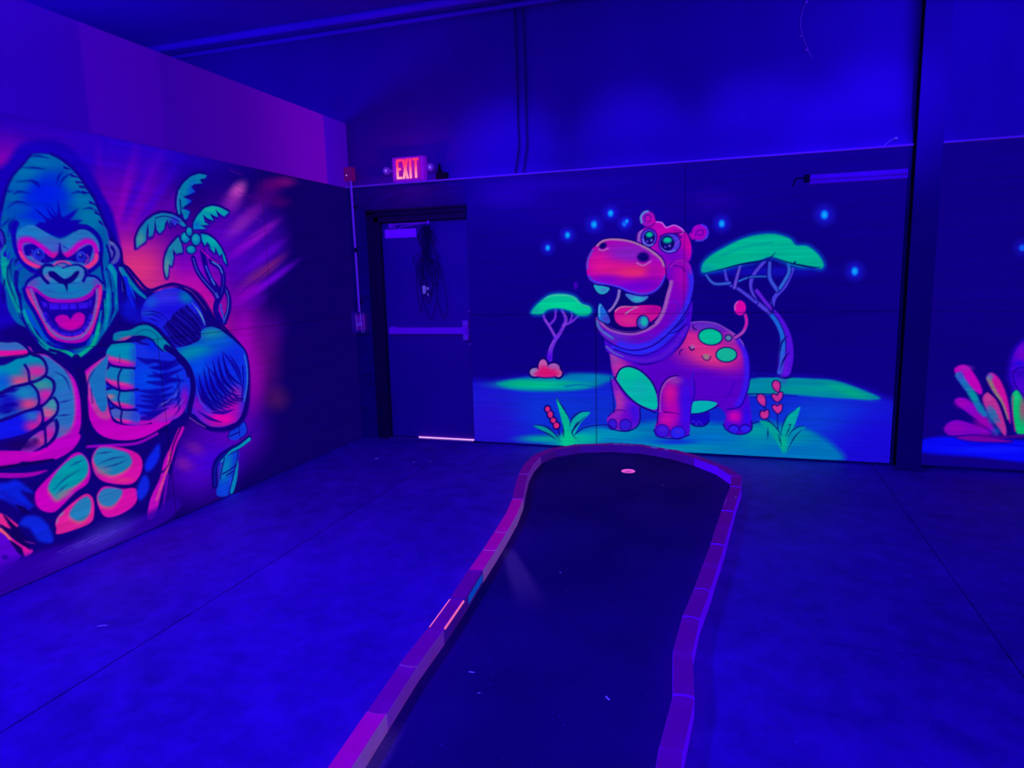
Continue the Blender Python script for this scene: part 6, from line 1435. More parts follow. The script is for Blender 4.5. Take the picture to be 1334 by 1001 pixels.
class Painter:
    def __init__(s, u0, u1, z0, z1, du, dz, base):
        s.nu = int(round((u1-u0)/du))+1; s.nz = int(round((z1-z0)/dz))+1
        s.u = np.linspace(u0, u1, s.nu).astype(np.float32); s.v = np.linspace(z0, z1, s.nz).astype(np.float32)
        s.px = max(du, dz)
        s.c = np.tile(np.array(base, np.float32), (s.nz, s.nu, 1)); s.id = np.zeros((s.nz, s.nu), np.int16)
        s.clip = None; s.cur = 0; s.names = ['']
    def win(s, P, pad):
        i0, i1 = np.searchsorted(s.u, [P[:, 0].min()-pad, P[:, 0].max()+pad]); j0, j1 = np.searchsorted(s.v, [P[:, 1].min()-pad, P[:, 1].max()+pad])
        if i1 <= i0 or j1 <= j0: return None
        U, V = np.meshgrid(s.u[i0:i1], s.v[j0:j1]); return slice(j0, j1), slice(i0, i1), U, V
    def sdf(s, P, U, V):
        d2 = np.full(U.shape, 1e12, np.float32); ins = np.zeros(U.shape, bool); n = len(P)
        for k in range(n):
            ax, ay = P[k]; bx, by = P[(k+1) % n]; ex, ey = bx-ax, by-ay; L = ex*ex+ey*ey
            if L < 1e-6: continue
            wx, wy = U-ax, V-ay; t = np.clip((wx*ex+wy*ey)/L, 0, 1)
            d2 = np.minimum(d2, (wx-t*ex)**2+(wy-t*ey)**2)
            if by != ay: ins ^= ((ay > V) != (by > V)) & (U < ex*(V-ay)/ey+ax)
        d = np.sqrt(d2); return np.where(ins, -d, d)
    def put(s, w, al, col, a, mark=True):
        js, is_ = w[0], w[1]
        if s.clip is not None: al = al*s.clip[js, is_]
        if mark and s.cur: 
            sub = s.id[js, is_]; sub[al > 0.5] = s.cur
        al = (al*a)[..., None]; s.c[js, is_] = s.c[js, is_]*(1-al)+np.array(col, np.float32)*al
    def poly_alpha(s, P, soft, sm):
        P = np.array(P, np.float32).reshape(-1, 2)
        if sm: P = spline(P, True)
        soft = max(soft, s.px*1.2); w = s.win(P, soft)
        if w is None: return None, None
        return w, np.clip(0.5-s.sdf(P, w[2], w[3])/soft, 0, 1)
    def run(s, ops):
        for o in ops:
            k = o[0]
            if k == 'F':
                w, al = s.poly_alpha(o[1], o[4], o[5])
                if w: s.put(w, al, o[2], o[3])
            elif k == 'C':
                if o[1] is None: s.clip = None
                else:
                    s.clip = np.zeros(s.id.shape, np.float32); w, al = s.poly_alpha(o[1], o[2], 1)
                    if w: s.clip[w[0], w[1]] = al
            elif k == 'S':
                P = spline(np.array(o[1], np.float32).reshape(-1, 2), False); a, m, b, soft = o[4:8]; soft = max(soft, s.px*1.2)
                if len(P) == 2: P = np.array([P[0], (P[0]+P[1])/2, P[1]], np.float32)
                w = s.win(P, max(a, m, b)+soft)
                if not w: continue
                n = len(P); best = np.full(w[2].shape, 1e9, np.float32)
                taper = abs(m-b) > 1e-6 and m > a
                def rad(t): return (a+(m-a)*min(1, 2*t) if t < .5 else m+(b-m)*(2*t-1)) if taper else a+(b-a)*t
                for q in range(n-1):
                    ax, ay = P[q]; ex, ey = P[q+1]-P[q]; L = ex*ex+ey*ey
                    if L < 1e-6: continue
                    r0, r1 = rad(q/(n-1)), rad((q+1)/(n-1)); wx, wy = w[2]-ax, w[3]-ay
                    t = np.clip((wx*ex+wy*ey)/L, 0, 1)
                    best = np.minimum(best, np.sqrt((wx-t*ex)**2+(wy-t*ey)**2)-(r0+(r1-r0)*t))
                lim = min(1.0, 2*max(a, m, b)/soft+0.15)
                s.put(w, np.clip(0.5-best/soft, 0, 1)*lim, o[2], o[3])
            elif k == 'G':
                M = np.array(o[2], np.float64).reshape(2, 2); ext = np.abs(np.linalg.inv(M)).sum(1)*1.0; hard = o[5]
                c = np.array(o[1], np.float32); R = 1.15 if hard == 1 else 1.5
                w = s.win(np.array([c-ext*R, c+ext*R]), s.px)
                if not w: continue
                dx, dy = w[2]-c[0], w[3]-c[1]; r = np.sqrt((M[0, 0]*dx+M[0, 1]*dy)**2+(M[1, 0]*dx+M[1, 1]*dy)**2)
                if hard == 1:
                    sz = ext.min(); al = np.clip(0.5+(1-r)*sz/(s.px*1.4), 0, 1)
                else:
                    wd = 1.5-1.2*hard; al = np.clip((1.0+wd*0.4-r)/wd, 0, 1); al = al*al*(3-2*al)
                s.put(w, al, o[3], o[4], hard >= .5)
            elif k == 'P':
                if o[1] is None: s.cur = 0
                else: s.names.append(o[1]); s.cur = len(s.names)-1
        s.clip = None; s.cur = 0
    def seam(s, u=None, v=None, lo=-1e9, hi=1e9, k=0.45, w=4.0):
        if u is not None:
            m = (np.abs(s.u-u) < w)[None, :] & ((s.v > lo) & (s.v < hi))[:, None]
        else:
            m = (np.abs(s.v-v) < w)[:, None] & ((s.u > lo) & (s.u < hi))[None, :]
        s.c[m] *= k
    def grain(s, amp, seed):
        rg = np.random.default_rng(seed); a = rg.standard_normal((s.nz, s.nu)).astype(np.float32)
        for ax, n in ((1, 81), (1, 41), (0, 3)):
            ker = np.ones(n)/n; a = np.apply_along_axis(lambda r: np.convolve(r, ker, 'same'), ax, a)
        a = a/a.std(); s.c *= (1+amp*np.clip(a, -2.2, 2.2))[..., None]
    def meshes(s, place, parent, mats, bg_name):
        x = np.clip(s.c, 0, 255)/255.0; L = np.where(x <= 0.04045, x/12.92, ((x+0.055)/1.055)**2.4).reshape(-1, 3)
        U, V = np.meshgrid(s.u/1000.0, s.v/1000.0); co = np.stack(place(U.ravel(), V.ravel()), 1)
        fid = s.id[:-1, :-1]; base = (np.arange(s.nz-1)[:, None]*s.nu+np.arange(s.nu-1)[None, :])
        for k in range(len(s.names)):
            f = base[fid == k]
            if len(f) < 6: continue
            quads = np.stack([f, f+1, f+1+s.nu, f+s.nu], 1); used, inv = np.unique(quads, return_inverse=True)
            inv = inv.reshape(-1); nm = bg_name if k == 0 else s.names[k]
            me = bpy.data.meshes.new(nm); me.vertices.add(len(used)); me.vertices.foreach_set('co', co[used].ravel().astype(np.float32))
            me.loops.add(len(inv)); me.loops.foreach_set('vertex_index', inv.astype(np.int32))
            me.polygons.add(len(quads)); me.polygons.foreach_set('loop_start', np.arange(0, len(inv), 4, dtype=np.int32))
            at = me.color_attributes.new('paint', 'FLOAT_COLOR', 'POINT')
            at.data.foreach_set('color', np.concatenate([L[used], np.ones((len(used), 1))], 1).astype(np.float32).ravel())
            me.update(calc_edges=True); me.materials.append(mats)
            o = link(bpy.data.objects.new(nm, me), parent)
            yield nm, o

# ------------------------------------------------------------------ camera
CAM = Vector((3.5565, -5.8910, 1.5513)); F_PX = 881.64; YAW, PIT, ROL = 0.317869, -0.155526, -0.025766
fw = Vector((-math.sin(YAW)*math.cos(PIT), math.cos(YAW)*math.cos(PIT), math.sin(PIT)))
rt0 = Vector((math.cos(YAW), math.sin(YAW), 0)); up0 = rt0.cross(fw)
rt = rt0*math.cos(ROL)+up0*math.sin(ROL); up = up0*math.cos(ROL)-rt0*math.sin(ROL)
cam = bpy.data.cameras.new('camera'); cam.sensor_width = 36.0; cam.lens = F_PX*36.0/1334.0; cam.clip_start = 0.05
co = bpy.data.objects.new('camera', cam); COL.objects.link(co)
m4 = Matrix((rt, up, -fw)).transposed().to_4x4(); m4.translation = CAM; co.matrix_world = m4
sc.camera = co

# ------------------------------------------------------------------ the room
H = 2.44      # height of the plywood
CEIL = 3.86
LEFT_END = -5.2
M_floor = None
def floor_material():
    q = NT('sealed_concrete'); b = q.b
    tc = q.n('ShaderNodeTexCoord')
    n1 = q.n('ShaderNodeTexNoise', Scale=0.9, Detail=5.0, Roughness=0.6); n2 = q.n('ShaderNodeTexNoise', Scale=7.0, Detail=8.0, Roughness=0.65)
    n3 = q.n('ShaderNodeTexNoise', Scale=55.0, Detail=3.0)
    for n in (n1, n2, n3): q.l(tc.outputs['Object'], n.inputs['Vector'])
    mx = q.n('ShaderNodeMix', data_type='FLOAT'); mx.inputs[0].default_value = 0.5
    q.l(n1.outputs['Fac'], mx.inputs[2]); q.l(n2.outputs['Fac'], mx.inputs[3])
    rp = q.n('ShaderNodeValToRGB'); e = rp.color_ramp.elements
    e[0].position = 0.36; e[0].color = (0.14, 0.035, 0.30, 1); e[1].position = 0.63; e[1].color = (0.34, 0.08, 0.60, 1)
    q.l(mx.outputs[0], rp.inputs['Fac'])
    # tiny pale specks of dust and grit
    sp = q.n('ShaderNodeValToRGB'); sp.color_ramp.elements[0].position = 0.71; sp.color_ramp.elements[1].position = 0.76
    q.l(n3.outputs['Fac'], sp.inputs['Fac'])
    m2 = q.n('ShaderNodeMix', data_type='RGBA'); m2.inputs[7].default_value = (0.6, 0.3, 0.85, 1)
    q.l(sp.outputs['Color'], m2.inputs[0]); q.l(rp.outputs['Color'], m2.inputs[6]); q.l(m2.outputs[2], b.inputs['Base Color'])
    b.inputs['Roughness'].default_value = 0.62; b.inputs['Specular IOR Level'].default_value = 0.25
    bp = q.n('ShaderNodeBump', Strength=0.08, Distance=0.01); q.l(n2.outputs['Fac'], bp.inputs['Height']); q.l(bp.outputs['Normal'], b.inputs['Normal'])
    return q.m

bm = bmesh.new()          # concrete slabs divided by saw-cut control joints
xs = [-4.0, 1.115, 4.64, 10.0]; ys = [-9.0, -2.985, 0.3]; J = 0.0032
add_box(bm, xs[0], xs[1]-J, ys[0], ys[2], -0.12, 0.0)
add_box(bm, xs[1]+J, 2.9, ys[0], ys[2], -0.12, 0.0)
for x0, x1 in ((2.9, xs[2]-J), (xs[2]+J, xs[3])):
    for j in range(2): add_box(bm, x0, x1, ys[j]+0.0022, ys[j+1]-0.0022, -0.12, 0.0)
add_box(bm, -4, 10, -9, 0.3, -0.2, -0.012)
M_FLOOR = floor_material()
tag(obj('floor', bm, M_FLOOR), kind='structure')

M_wall = mat('dark_painted_board', (0.10, 0.02, 0.26), 0.7, 0.25, 5.0, stretch=(1, 1, 5))
M_vinyl = mat('white_faced_insulation', (0.26, 0.06, 0.46), 0.45, 0.08, 1.6, bump=0.1)
M_fold = mat('bright_vinyl_fold', (0.4, 0.08, 0.75), 0.4, 0.08, 3.0)
M_ceil = mat('ceiling_insulation', (0.22, 0.05, 0.42), 0.5, 0.1, 1.2)
M_black = mat('black_recess', (0.02, 0.015, 0.02), 0.7)
M_steel = mat('painted_steel', (0.14, 0.03, 0.26), 0.5, 0.08, 3.0)
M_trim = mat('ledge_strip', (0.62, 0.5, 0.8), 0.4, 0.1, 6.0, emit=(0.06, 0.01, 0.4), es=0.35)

DX0, DX1, DZ = 0.335, 1.225, 2.10      # door leaf opening
bm = bmesh.new()
add_box(bm, 0.0, DX0-0.05, 0.0, 0.14, 0.0, H); add_box(bm, DX1+0.05, 9.0, 0.0, 0.14, 0.0, H); add_box(bm, DX0-0.05, DX1+0.05, 0.0, 0.14, DZ+0.05, H)
tag(obj('wall_back', bm, M_wall), kind='structure')

# insulation blanket above the boards, quilted between vertical seams
seams = [-4.0, -2.4, 0.02, 1.735, 3.59, 5.45, 7.2, 9.0]
bm = bmesh.new(); NU, NV = 240, 40; g = []
for j in range(NV+1):
    z = H+0.005+(CEIL-H)*j/NV; row = []
    for i in range(NU+1):
        x = -4.0+13.0*i/NU; k = max(q for q in range(len(seams)-1) if seams[q] <= x+1e-6); a, b_ = seams[k], seams[k+1]
        t = (x-a)/(b_-a); bul = 0.05*(max(0.0, math.sin(math.pi*t))**0.35)
        row.append(bm.verts.new((x, 0.16-bul-0.008*math.sin(math.pi*j/NV)-0.11*math.exp(-((z-2.45)/0.17)**2), z)))
    g.append(row)
for j in range(NV):
    for i in range(NU): bm.faces.new((g[j][i], g[j][i+1], g[j+1][i+1], g[j+1][i]))
tag(obj('wall_back_upper', bm, M_vinyl, smooth=True), kind='structure')
tag(obj('trim_1', box(0.0, 4.79, -0.03, 0.06, H+0.001, H+0.014), M_trim), kind='structure')
tag(obj('trim_2', box(4.962, 9.0, -0.03, 0.06, H+0.001, H+0.014), M_trim), kind='structure')
# tape folds over two seams
M_tape = mat('seam_tape', (0.2, 0.16, 0.22), 0.5)
for i, x in enumerate((1.70, 1.775)):
    bm = bmesh.new(); add_tube(bm, cr([(x, -0.012, H+0.02), (x+0.006, 0.03, 2.58), (x+0.01, 0.085, 2.72), (x, 0.11, 2.9), (x, 0.115, 3.2), (x-0.006, 0.11, CEIL-0.02)]), 0.008, 8)
    tag(obj('trim_%d' % (3+i), bm, M_tape, smooth=True), kind='structure')

# ceiling with two bright edge folds of its lining where it meets the end wall
tag(obj('ceiling', box(-4.0, 9.0, -9.0, 0.22, CEIL, CEIL+0.1), M_ceil), kind='structure')
bm = bmesh.new(); add_tube(bm, [(-3.9, -0.03, CEIL-0.02), (2.0, -0.02, CEIL-0.028), (8.9, -0.02, CEIL-0.02)], 0.022, 10)
tag(obj('trim_5', bm, M_fold, smooth=True), kind='structure')
bm = bmesh.new(); add_tube(bm, [(-3.9, -0.3, CEIL-0.02), (2.5, -0.27, CEIL-0.03), (8.9, -0.3, CEIL-0.02)], 0.035, 10)
tag(obj('trim_6', bm, M_fold, smooth=True), kind='structure')

# left partition: boards below, drywall band above with violet light put into its emission, open over the top
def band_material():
    q = NT('violet_glow_wallboard'); b = q.b
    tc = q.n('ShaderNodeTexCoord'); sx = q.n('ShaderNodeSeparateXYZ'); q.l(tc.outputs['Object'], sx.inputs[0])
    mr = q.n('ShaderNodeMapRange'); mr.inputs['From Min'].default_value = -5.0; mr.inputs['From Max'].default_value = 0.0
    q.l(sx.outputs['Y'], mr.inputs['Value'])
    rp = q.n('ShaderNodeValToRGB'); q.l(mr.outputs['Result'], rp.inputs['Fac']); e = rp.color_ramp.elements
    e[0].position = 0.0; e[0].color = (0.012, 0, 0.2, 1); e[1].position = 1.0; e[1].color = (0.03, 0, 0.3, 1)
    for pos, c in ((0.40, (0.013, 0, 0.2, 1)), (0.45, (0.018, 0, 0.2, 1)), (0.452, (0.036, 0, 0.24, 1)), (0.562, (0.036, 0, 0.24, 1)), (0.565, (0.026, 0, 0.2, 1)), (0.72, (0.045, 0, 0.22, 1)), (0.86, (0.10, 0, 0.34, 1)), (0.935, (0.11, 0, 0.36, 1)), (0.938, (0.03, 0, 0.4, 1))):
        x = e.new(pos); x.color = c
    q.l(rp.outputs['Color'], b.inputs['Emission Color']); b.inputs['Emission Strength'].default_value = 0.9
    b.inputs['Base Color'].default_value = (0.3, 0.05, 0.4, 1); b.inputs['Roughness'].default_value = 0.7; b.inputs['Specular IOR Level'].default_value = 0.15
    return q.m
tag(obj('wall_left', box(-0.14, 0.0, LEFT_END, 0.04, 0.0, H), M_wall), kind='structure')
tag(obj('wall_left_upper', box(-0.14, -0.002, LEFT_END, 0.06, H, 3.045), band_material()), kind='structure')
tag(obj('wall_far', box(-4.0, -0.14, 0.02, 0.14, 0.0, H), M_wall), kind='structure')

tag(obj('wall_right', box(9.0, 9.14, -9.0, 0.14, 0.0, CEIL), M_wall), kind='structure')
tag(obj('wall_front', box(-4.0, 9.0, -9.14, -9.0, 0.0, CEIL), M_wall), kind='structure')

# ------------------------------------------------------------------ murals
def mural(name, label, ops, axis, rng, du, dz, base, bg, seam_v, off, board, seed, ke=0.92, kb=0.2, notes=None):
    r = empty(name, board[0], label, 'mural')
    obj('plywood_sheet', box(*board[1]), M_board, r)
    p = Painter(rng[0], rng[1], 20.0 if axis else 6.0, H*1000-2, du, dz, base)
    p.run(ops); p.grain(0.02, seed)
    for kw in seam_v: p.seam(**kw)
    place = (lambda u, v: (u, np.full_like(u, off), v)) if axis else (lambda u, v: (np.full_like(u, off), -u, v))
    for nm, o in p.meshes(place, r, paint_mat(name+'_paint', ke, kb), bg):
        if notes and nm in notes and not notes[nm][0] == 'done':
            o['label'] = notes[nm].pop(0) if notes[nm] else ''
            if not o['label']: del o['label']
            if not notes[nm]: notes[nm] = ['done']
    return r
M_board = mat('plywood_edge', (0.12, 0.08, 0.12), 0.8, 0.2, 12.0)
mural('gorilla_mural', 'plywood mural of a grinning teal gorilla with clenched fists, on the left wall', GORILLA_PAINT, 0, (4.0, 4300.0), 6.2, 4.8, (13, 0, 98), 'painted_sunburst',
      [dict(v=1220, k=0.6, w=3.0), dict(u=1275, lo=1220, k=0.7, w=3.5), dict(u=2440, hi=1220, k=0.6, w=3.5)], 0.0125, ((0.0, -2.15, 0.0), (0.0006, 0.012, -4.305, -0.003, 0.004, H-0.001)), 3)
mural('hippo_mural', 'plywood mural of a laughing pink hippo between green acacia trees, right of the door', HIPPO_PAINT, 1, (1231.0, 4764.0), 5.6, 5.2, (15, 0, 132), 'painted_night_landscape',
      [dict(v=1222, k=0.6, w=3.0), dict(u=3155, lo=1220, k=0.6, w=3.5), dict(u=2410, hi=1220, k=0.65, w=3.5)], -0.0125, ((3.0, 0.0, 0.0), (1.2295, 4.766, -0.012, -0.0006, 0.018, H-0.001)), 5)
mural('crystal_mural', 'dark mural with pink and green crystal shapes, right of the steel column', CRYSTAL_PAINT, 1, (4975.0, 6400.0), 5.6, 5.2, (15, 0, 130), 'painted_dark_background',
      [dict(v=1222, k=0.7, w=3.0)], -0.0125, ((5.7, 0.0, 0.0), (4.972, 6.402, -0.012, -0.0006, 0.03, H-0.001)), 9)

# ------------------------------------------------------------------ steel column
bm = bmesh.new()
add_box(bm, 4.787, 4.954, -0.135, -0.121, 0.012, CEIL-0.002); add_box(bm, 4.78, 4.985, -0.15, -0.014, 0.0, 0.012)
for x in (4.81, 4.972): add_cyl(bm, (x, -0.142, 0.012), (x, -0.142, 0.03), 0.007, n=6)
col_ = tag(obj('column', bm, M_steel), kind='structure')
bm = bmesh.new(); add_box(bm, 4.862, 4.872, -0.121, -0.022, 0.012, CEIL-0.002); add_box(bm, 4.787, 4.954, -0.022, -0.013, 0.012, CEIL-0.002)
obj('column_web', bm, M_black, col_)  # web and rear flange coloured black to stand for recess shade

# ------------------------------------------------------------------ door
M_door = mat('door_paint', (0.2, 0.04, 0.44), 0.42, 0.08, 2.0, spec=0.4)
M_frame = mat('door_frame_paint', (0.075, 0.05, 0.08), 0.5, 0.1, 4.0)
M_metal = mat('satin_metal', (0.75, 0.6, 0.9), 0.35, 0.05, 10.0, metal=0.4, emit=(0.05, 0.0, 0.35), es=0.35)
door = bpy.data.objects.new('door_1', None); door.location = ((DX0+DX1)/2, 0.05, 0.0); COL.objects.link(door); tag(door, kind='structure')
obj('door_leaf', box(DX0+0.004, DX1-0.004, 0.028, 0.072, 0.022, DZ-0.004, bev=0.003), M_door, door)
bm = bmesh.new()
for x0, x1 in ((DX0-0.055, DX0-0.001), (DX1+0.001, DX1+0.05)):
    add_box(bm, x0, x1, -0.026 if x0 < .6 else 0.002, 0.12, 0.0, DZ+0.05, bev=0.004)
    s = x1 if x0 < 0.6 else x0
    add_box(bm, s-0.012 if x0 > .6 else s-0.03, s+0.012 if x0 < .6 else s+0.03, 0.076, 0.1, 0.0, DZ)
add_box(bm, DX0-0.055, DX1+0.003, -0.026, 0.12, DZ+0.001, DZ+0.052, bev=0.004)
obj('door_frame', bm, M_frame, door)
bm = bmesh.new(); add_box(bm, DX0-0.135, DX0-0.057, -0.02, -0.0005, 0.0, DZ+0.13, bev=0.003); add_box(bm, DX0-0.135, DX1+0.012, -0.034, -0.0005, DZ+0.06, DZ+0.075); add_box(bm, DX0-0.135, DX1+0.012, -0.02, -0.0005, DZ+0.076, DZ+0.10, bev=0.003); add_box(bm, DX0-0.135, DX1+0.012, -0.04, -0.0005, DZ+0.10, DZ+0.12, bev=0.003)
obj('door_casing', bm, M_frame, door)
M_thr = mat('aluminium_threshold', (0.5, 0.42, 0.6), 0.3, 0.1, 20.0, metal=0.6)
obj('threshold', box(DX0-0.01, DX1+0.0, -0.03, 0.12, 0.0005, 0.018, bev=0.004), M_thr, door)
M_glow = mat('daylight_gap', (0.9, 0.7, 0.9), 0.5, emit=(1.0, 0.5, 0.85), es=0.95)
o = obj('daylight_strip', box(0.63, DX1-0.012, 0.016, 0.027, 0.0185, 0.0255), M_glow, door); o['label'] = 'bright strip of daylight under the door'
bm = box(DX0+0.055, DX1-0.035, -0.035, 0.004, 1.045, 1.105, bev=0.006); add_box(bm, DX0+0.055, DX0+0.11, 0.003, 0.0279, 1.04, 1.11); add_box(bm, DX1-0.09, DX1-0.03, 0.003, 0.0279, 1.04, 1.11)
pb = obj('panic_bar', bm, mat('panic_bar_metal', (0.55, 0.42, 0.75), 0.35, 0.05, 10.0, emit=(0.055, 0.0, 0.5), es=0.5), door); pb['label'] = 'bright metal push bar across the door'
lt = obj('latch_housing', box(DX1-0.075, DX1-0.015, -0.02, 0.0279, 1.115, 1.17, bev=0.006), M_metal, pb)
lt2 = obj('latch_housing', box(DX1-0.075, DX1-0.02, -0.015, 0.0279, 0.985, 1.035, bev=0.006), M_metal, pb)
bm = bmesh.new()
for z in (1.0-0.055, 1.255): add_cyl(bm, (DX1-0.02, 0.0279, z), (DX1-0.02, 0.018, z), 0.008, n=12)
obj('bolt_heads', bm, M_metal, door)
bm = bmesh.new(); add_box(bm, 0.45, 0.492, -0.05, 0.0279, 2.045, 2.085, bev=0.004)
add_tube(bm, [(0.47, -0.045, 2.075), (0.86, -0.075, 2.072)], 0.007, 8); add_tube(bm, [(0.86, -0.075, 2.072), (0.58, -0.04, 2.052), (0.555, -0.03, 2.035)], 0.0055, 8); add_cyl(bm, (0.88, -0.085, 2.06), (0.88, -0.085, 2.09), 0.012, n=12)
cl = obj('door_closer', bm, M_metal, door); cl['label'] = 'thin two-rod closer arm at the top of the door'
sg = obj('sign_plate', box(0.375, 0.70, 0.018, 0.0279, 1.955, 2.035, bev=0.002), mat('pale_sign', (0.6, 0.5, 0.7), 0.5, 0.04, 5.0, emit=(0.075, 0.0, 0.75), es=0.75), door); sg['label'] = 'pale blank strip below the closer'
# exterior beyond the door is never seen: the leaf is shut

# bundle of black cables hanging over the door leaf
M_cable = mat('black_cable', (0.05, 0.015, 0.10), 0.45, 0.1, 20.0, spec=0.5)
cb = empty('cable_bundle', (0.84, 0.0, 1.3), 'bundle of thin black looped cables hanging down the front of the door', 'cables')
rs = random.Random(3)
for i in range(11):
    top = (0.83+rs.uniform(-0.03, 0.05), -0.055-rs.random()*0.012, 2.06-rs.random()*0.02); w1 = rs.uniform(-0.09, 0.09); bot = [1.25, 1.45, 1.62, 1.40, 1.55, 1.33, 1.72, 1.18, 1.5, 1.42, 1.6][i]
    mid = 1.82+rs.uniform(-0.04, 0.04); cx = 0.82+rs.uniform(-0.025, 0.03); w2 = rs.uniform(0.03, 0.1); y = -0.01-rs.random()*0.02; sft = (i-5)*0.012
    P = [top, (cx+w1*0.8, y, 1.95), (cx+0.012*(i % 3-1), y, mid), (cx-w2+sft, y, (mid+bot)/2+0.03), (cx+sft, y, bot), (cx+w2+sft, y, (mid+bot)/2), (cx+0.01*(i % 2), y-0.004, mid-0.02), (cx-w1*0.7, y, 1.97), (top[0]+0.01, top[1], top[2]-0.005)]
    obj('cable', add_tube(bmesh.new(), cr(P, 7), 0.0032, 6), M_cable, cb, smooth=True)
P = [(0.86, -0.05, 2.05), (0.9, -0.02, 1.85), (0.96, -0.01, 1.6), (1.0, -0.01, 1.35), (0.98, -0.01, 1.2), (0.94, -0.01, 1.24), (0.9, -0.01, 1.4)]
obj('cable', add_tube(bmesh.new(), cr(P, 8), 0.0032, 6), M_cable, cb, smooth=True)
pl = bmesh.new(); add_box(pl, 0.765, 0.795, -0.035, -0.012, 1.425, 1.50, bev=0.008, seg=3); add_box(pl, 0.806, 0.826, -0.03, -0.014, 1.46, 1.485, bev=0.004); add_box(pl, 0.812, 0.82, -0.03, -0.016, 1.40, 1.425, bev=0.002)
o = obj('plug', pl, mat('pale_plug', (0.6, 0.55, 0.7), 0.4, 0.1, 10.0, emit=(0.15, 0.1, 0.6), es=0.4), cb); o['label'] = 'pale plug at the end of a cable'

# ------------------------------------------------------------------ exit sign
ex = empty('exit_sign', (0.685, 0.02, 2.56), 'lit red EXIT sign with two small lamp heads, above the door', 'exit sign')
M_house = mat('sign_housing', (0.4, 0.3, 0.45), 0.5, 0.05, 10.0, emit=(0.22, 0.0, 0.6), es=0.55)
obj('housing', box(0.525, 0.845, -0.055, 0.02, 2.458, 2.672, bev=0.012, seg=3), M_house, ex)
obj('face_plate', box(0.565, 0.815, -0.0585, -0.0555, 2.472, 2.658, bev=0.001), mat('sign_face', (0.3, 0.1, 0.3), 0.5, emit=(0.22, 0.0, 0.25), es=0.6), ex)
def glow(name, c0, c1, z0, z1, s):
    q = NT(name); tc = q.n('ShaderNodeTexCoord'); sx = q.n('ShaderNodeSeparateXYZ'); q.l(tc.outputs['Object'], sx.inputs[0])
    mr = q.n('ShaderNodeMapRange'); mr.inputs['From Min'].default_value = z0; mr.inputs['From Max'].default_value = z1; q.l(sx.outputs['Z'], mr.inputs['Value'])
    rp = q.n('ShaderNodeValToRGB'); rp.color_ramp.elements[0].color = c0+(1,); rp.color_ramp.elements[1].color = c1+(1,); q.l(mr.outputs['Result'], rp.inputs['Fac'])
    q.l(rp.outputs['Color'], q.b.inputs['Emission Color']); q.b.inputs['Emission Strength'].default_value = s; q.b.inputs['Base Color'].default_value = (0.3, 0.02, 0.05, 1)
    return q.m
M_red = glow('red_letters', (1.0, 0.36, 0.45), (1.0, 0.03, 0.10), 2.47-2.56, 2.60-2.56, 1.15)
def letter(polys, x):
    bm = bmesh.new()
    for p in polys:
        vs0 = [bm.verts.new((x+a*0.001, -0.0645, 2.478+b*0.001)) for a, b in p]; vs1 = [bm.verts.new((x+a*0.001, -0.059, 2.478+b*0.001)) for a, b in p]; n = len(p)
        bm.faces.new(vs0); bm.faces.new(vs1[::-1])
        for i in range(n): bm.faces.new((vs0[i], vs1[i], vs1[(i+1) % n], vs0[(i+1) % n]))
    return bm
Hh = 174; st = 19
LT = {'E': [[(0, 0), (st, 0), (st, Hh), (0, Hh)], [(st, 0), (52, 0), (52, st), (st, st)], [(st, 78), (44, 78), (44, 78+st), (st, 78+st)], [(st, Hh-st), (52, Hh-st), (52, Hh), (st, Hh)]],
      'X': [[(0, 0), (22, 0), (64, Hh), (42, Hh)], [(42, 0), (64, 0), (43, 84), (32, 42)], [(0, Hh), (21, 88), (32, 130), (22, Hh)]],
      'I': [[(0, 0), (st, 0), (st, Hh), (0, Hh)]],
      'T': [[(20, 0), (20+st, 0), (20+st, Hh-st), (20, Hh-st)], [(0, Hh-st), (59, Hh-st), (59, Hh), (0, Hh)]]}
for ch, x in (('E', 0.572), ('X', 0.630), ('I', 0.704), ('T', 0.738)):
    me = letter(LT[ch], x); o = bpy.data.meshes.new('letter'); bmesh.ops.recalc_face_normals(me, faces=me.faces); me.to_mesh(o); me.free()
    # keep the letter's own origin at the sign centre so its glow gradient is local
    for v in o.vertices: v.co -= Vector((0.685, 0.02, 2.56))
    o.materials.append(M_red); ob = bpy.data.objects.new('letter', o); COL.objects.link(ob); ob.parent = ex; ob['label'] = 'glowing red letter '+ch
for x in (0.458, 0.905):
    bm = bmesh.new(); add_lathe(bm, [(0.012, 0.0), (0.03, 0.006), (0.036, 0.03), (0.034, 0.05), (0.028, 0.056), (0.026, 0.05), (0.01, 0.047)], (x, 0.0, 2.565), 'Y', 24)
    add_box(bm, min(x, 0.54 if x < .6 else 0.83), max(x, 0.54 if x < .6 else 0.83), -0.012, 0.004, 2.555, 2.575)
    lh = obj('lamp_head', bm, mat('lamp_head_plastic', (0.5, 0.36, 0.65), 0.35, 0.05, 10.0, emit=(0.10, 0.01, 0.45), es=0.3), ex, smooth=True)
    b2 = bmesh.new(); bmesh.ops.create_uvsphere(b2, u_segments=14, v_segments=8, radius=0.009, matrix=Matrix.Translation((x, -0.056, 2.565)))
    obj('bulb', b2, mat('bulb_glass', (0.8, 0.7, 0.95), 0.2, emit=(0.35, 0.2, 0.9), es=0.6), lh, smooth=True)
lg = bpy.data.lights.new('exit_sign_glow', 'POINT'); lg.energy = 0.5; lg.color = (1.0, 0.02, 0.3); lg.shadow_soft_size = 0.0
lo = bpy.data.objects.new('exit_sign_glow', lg); lo.location = (0.69, -0.17, 2.565); COL.objects.link(lo)
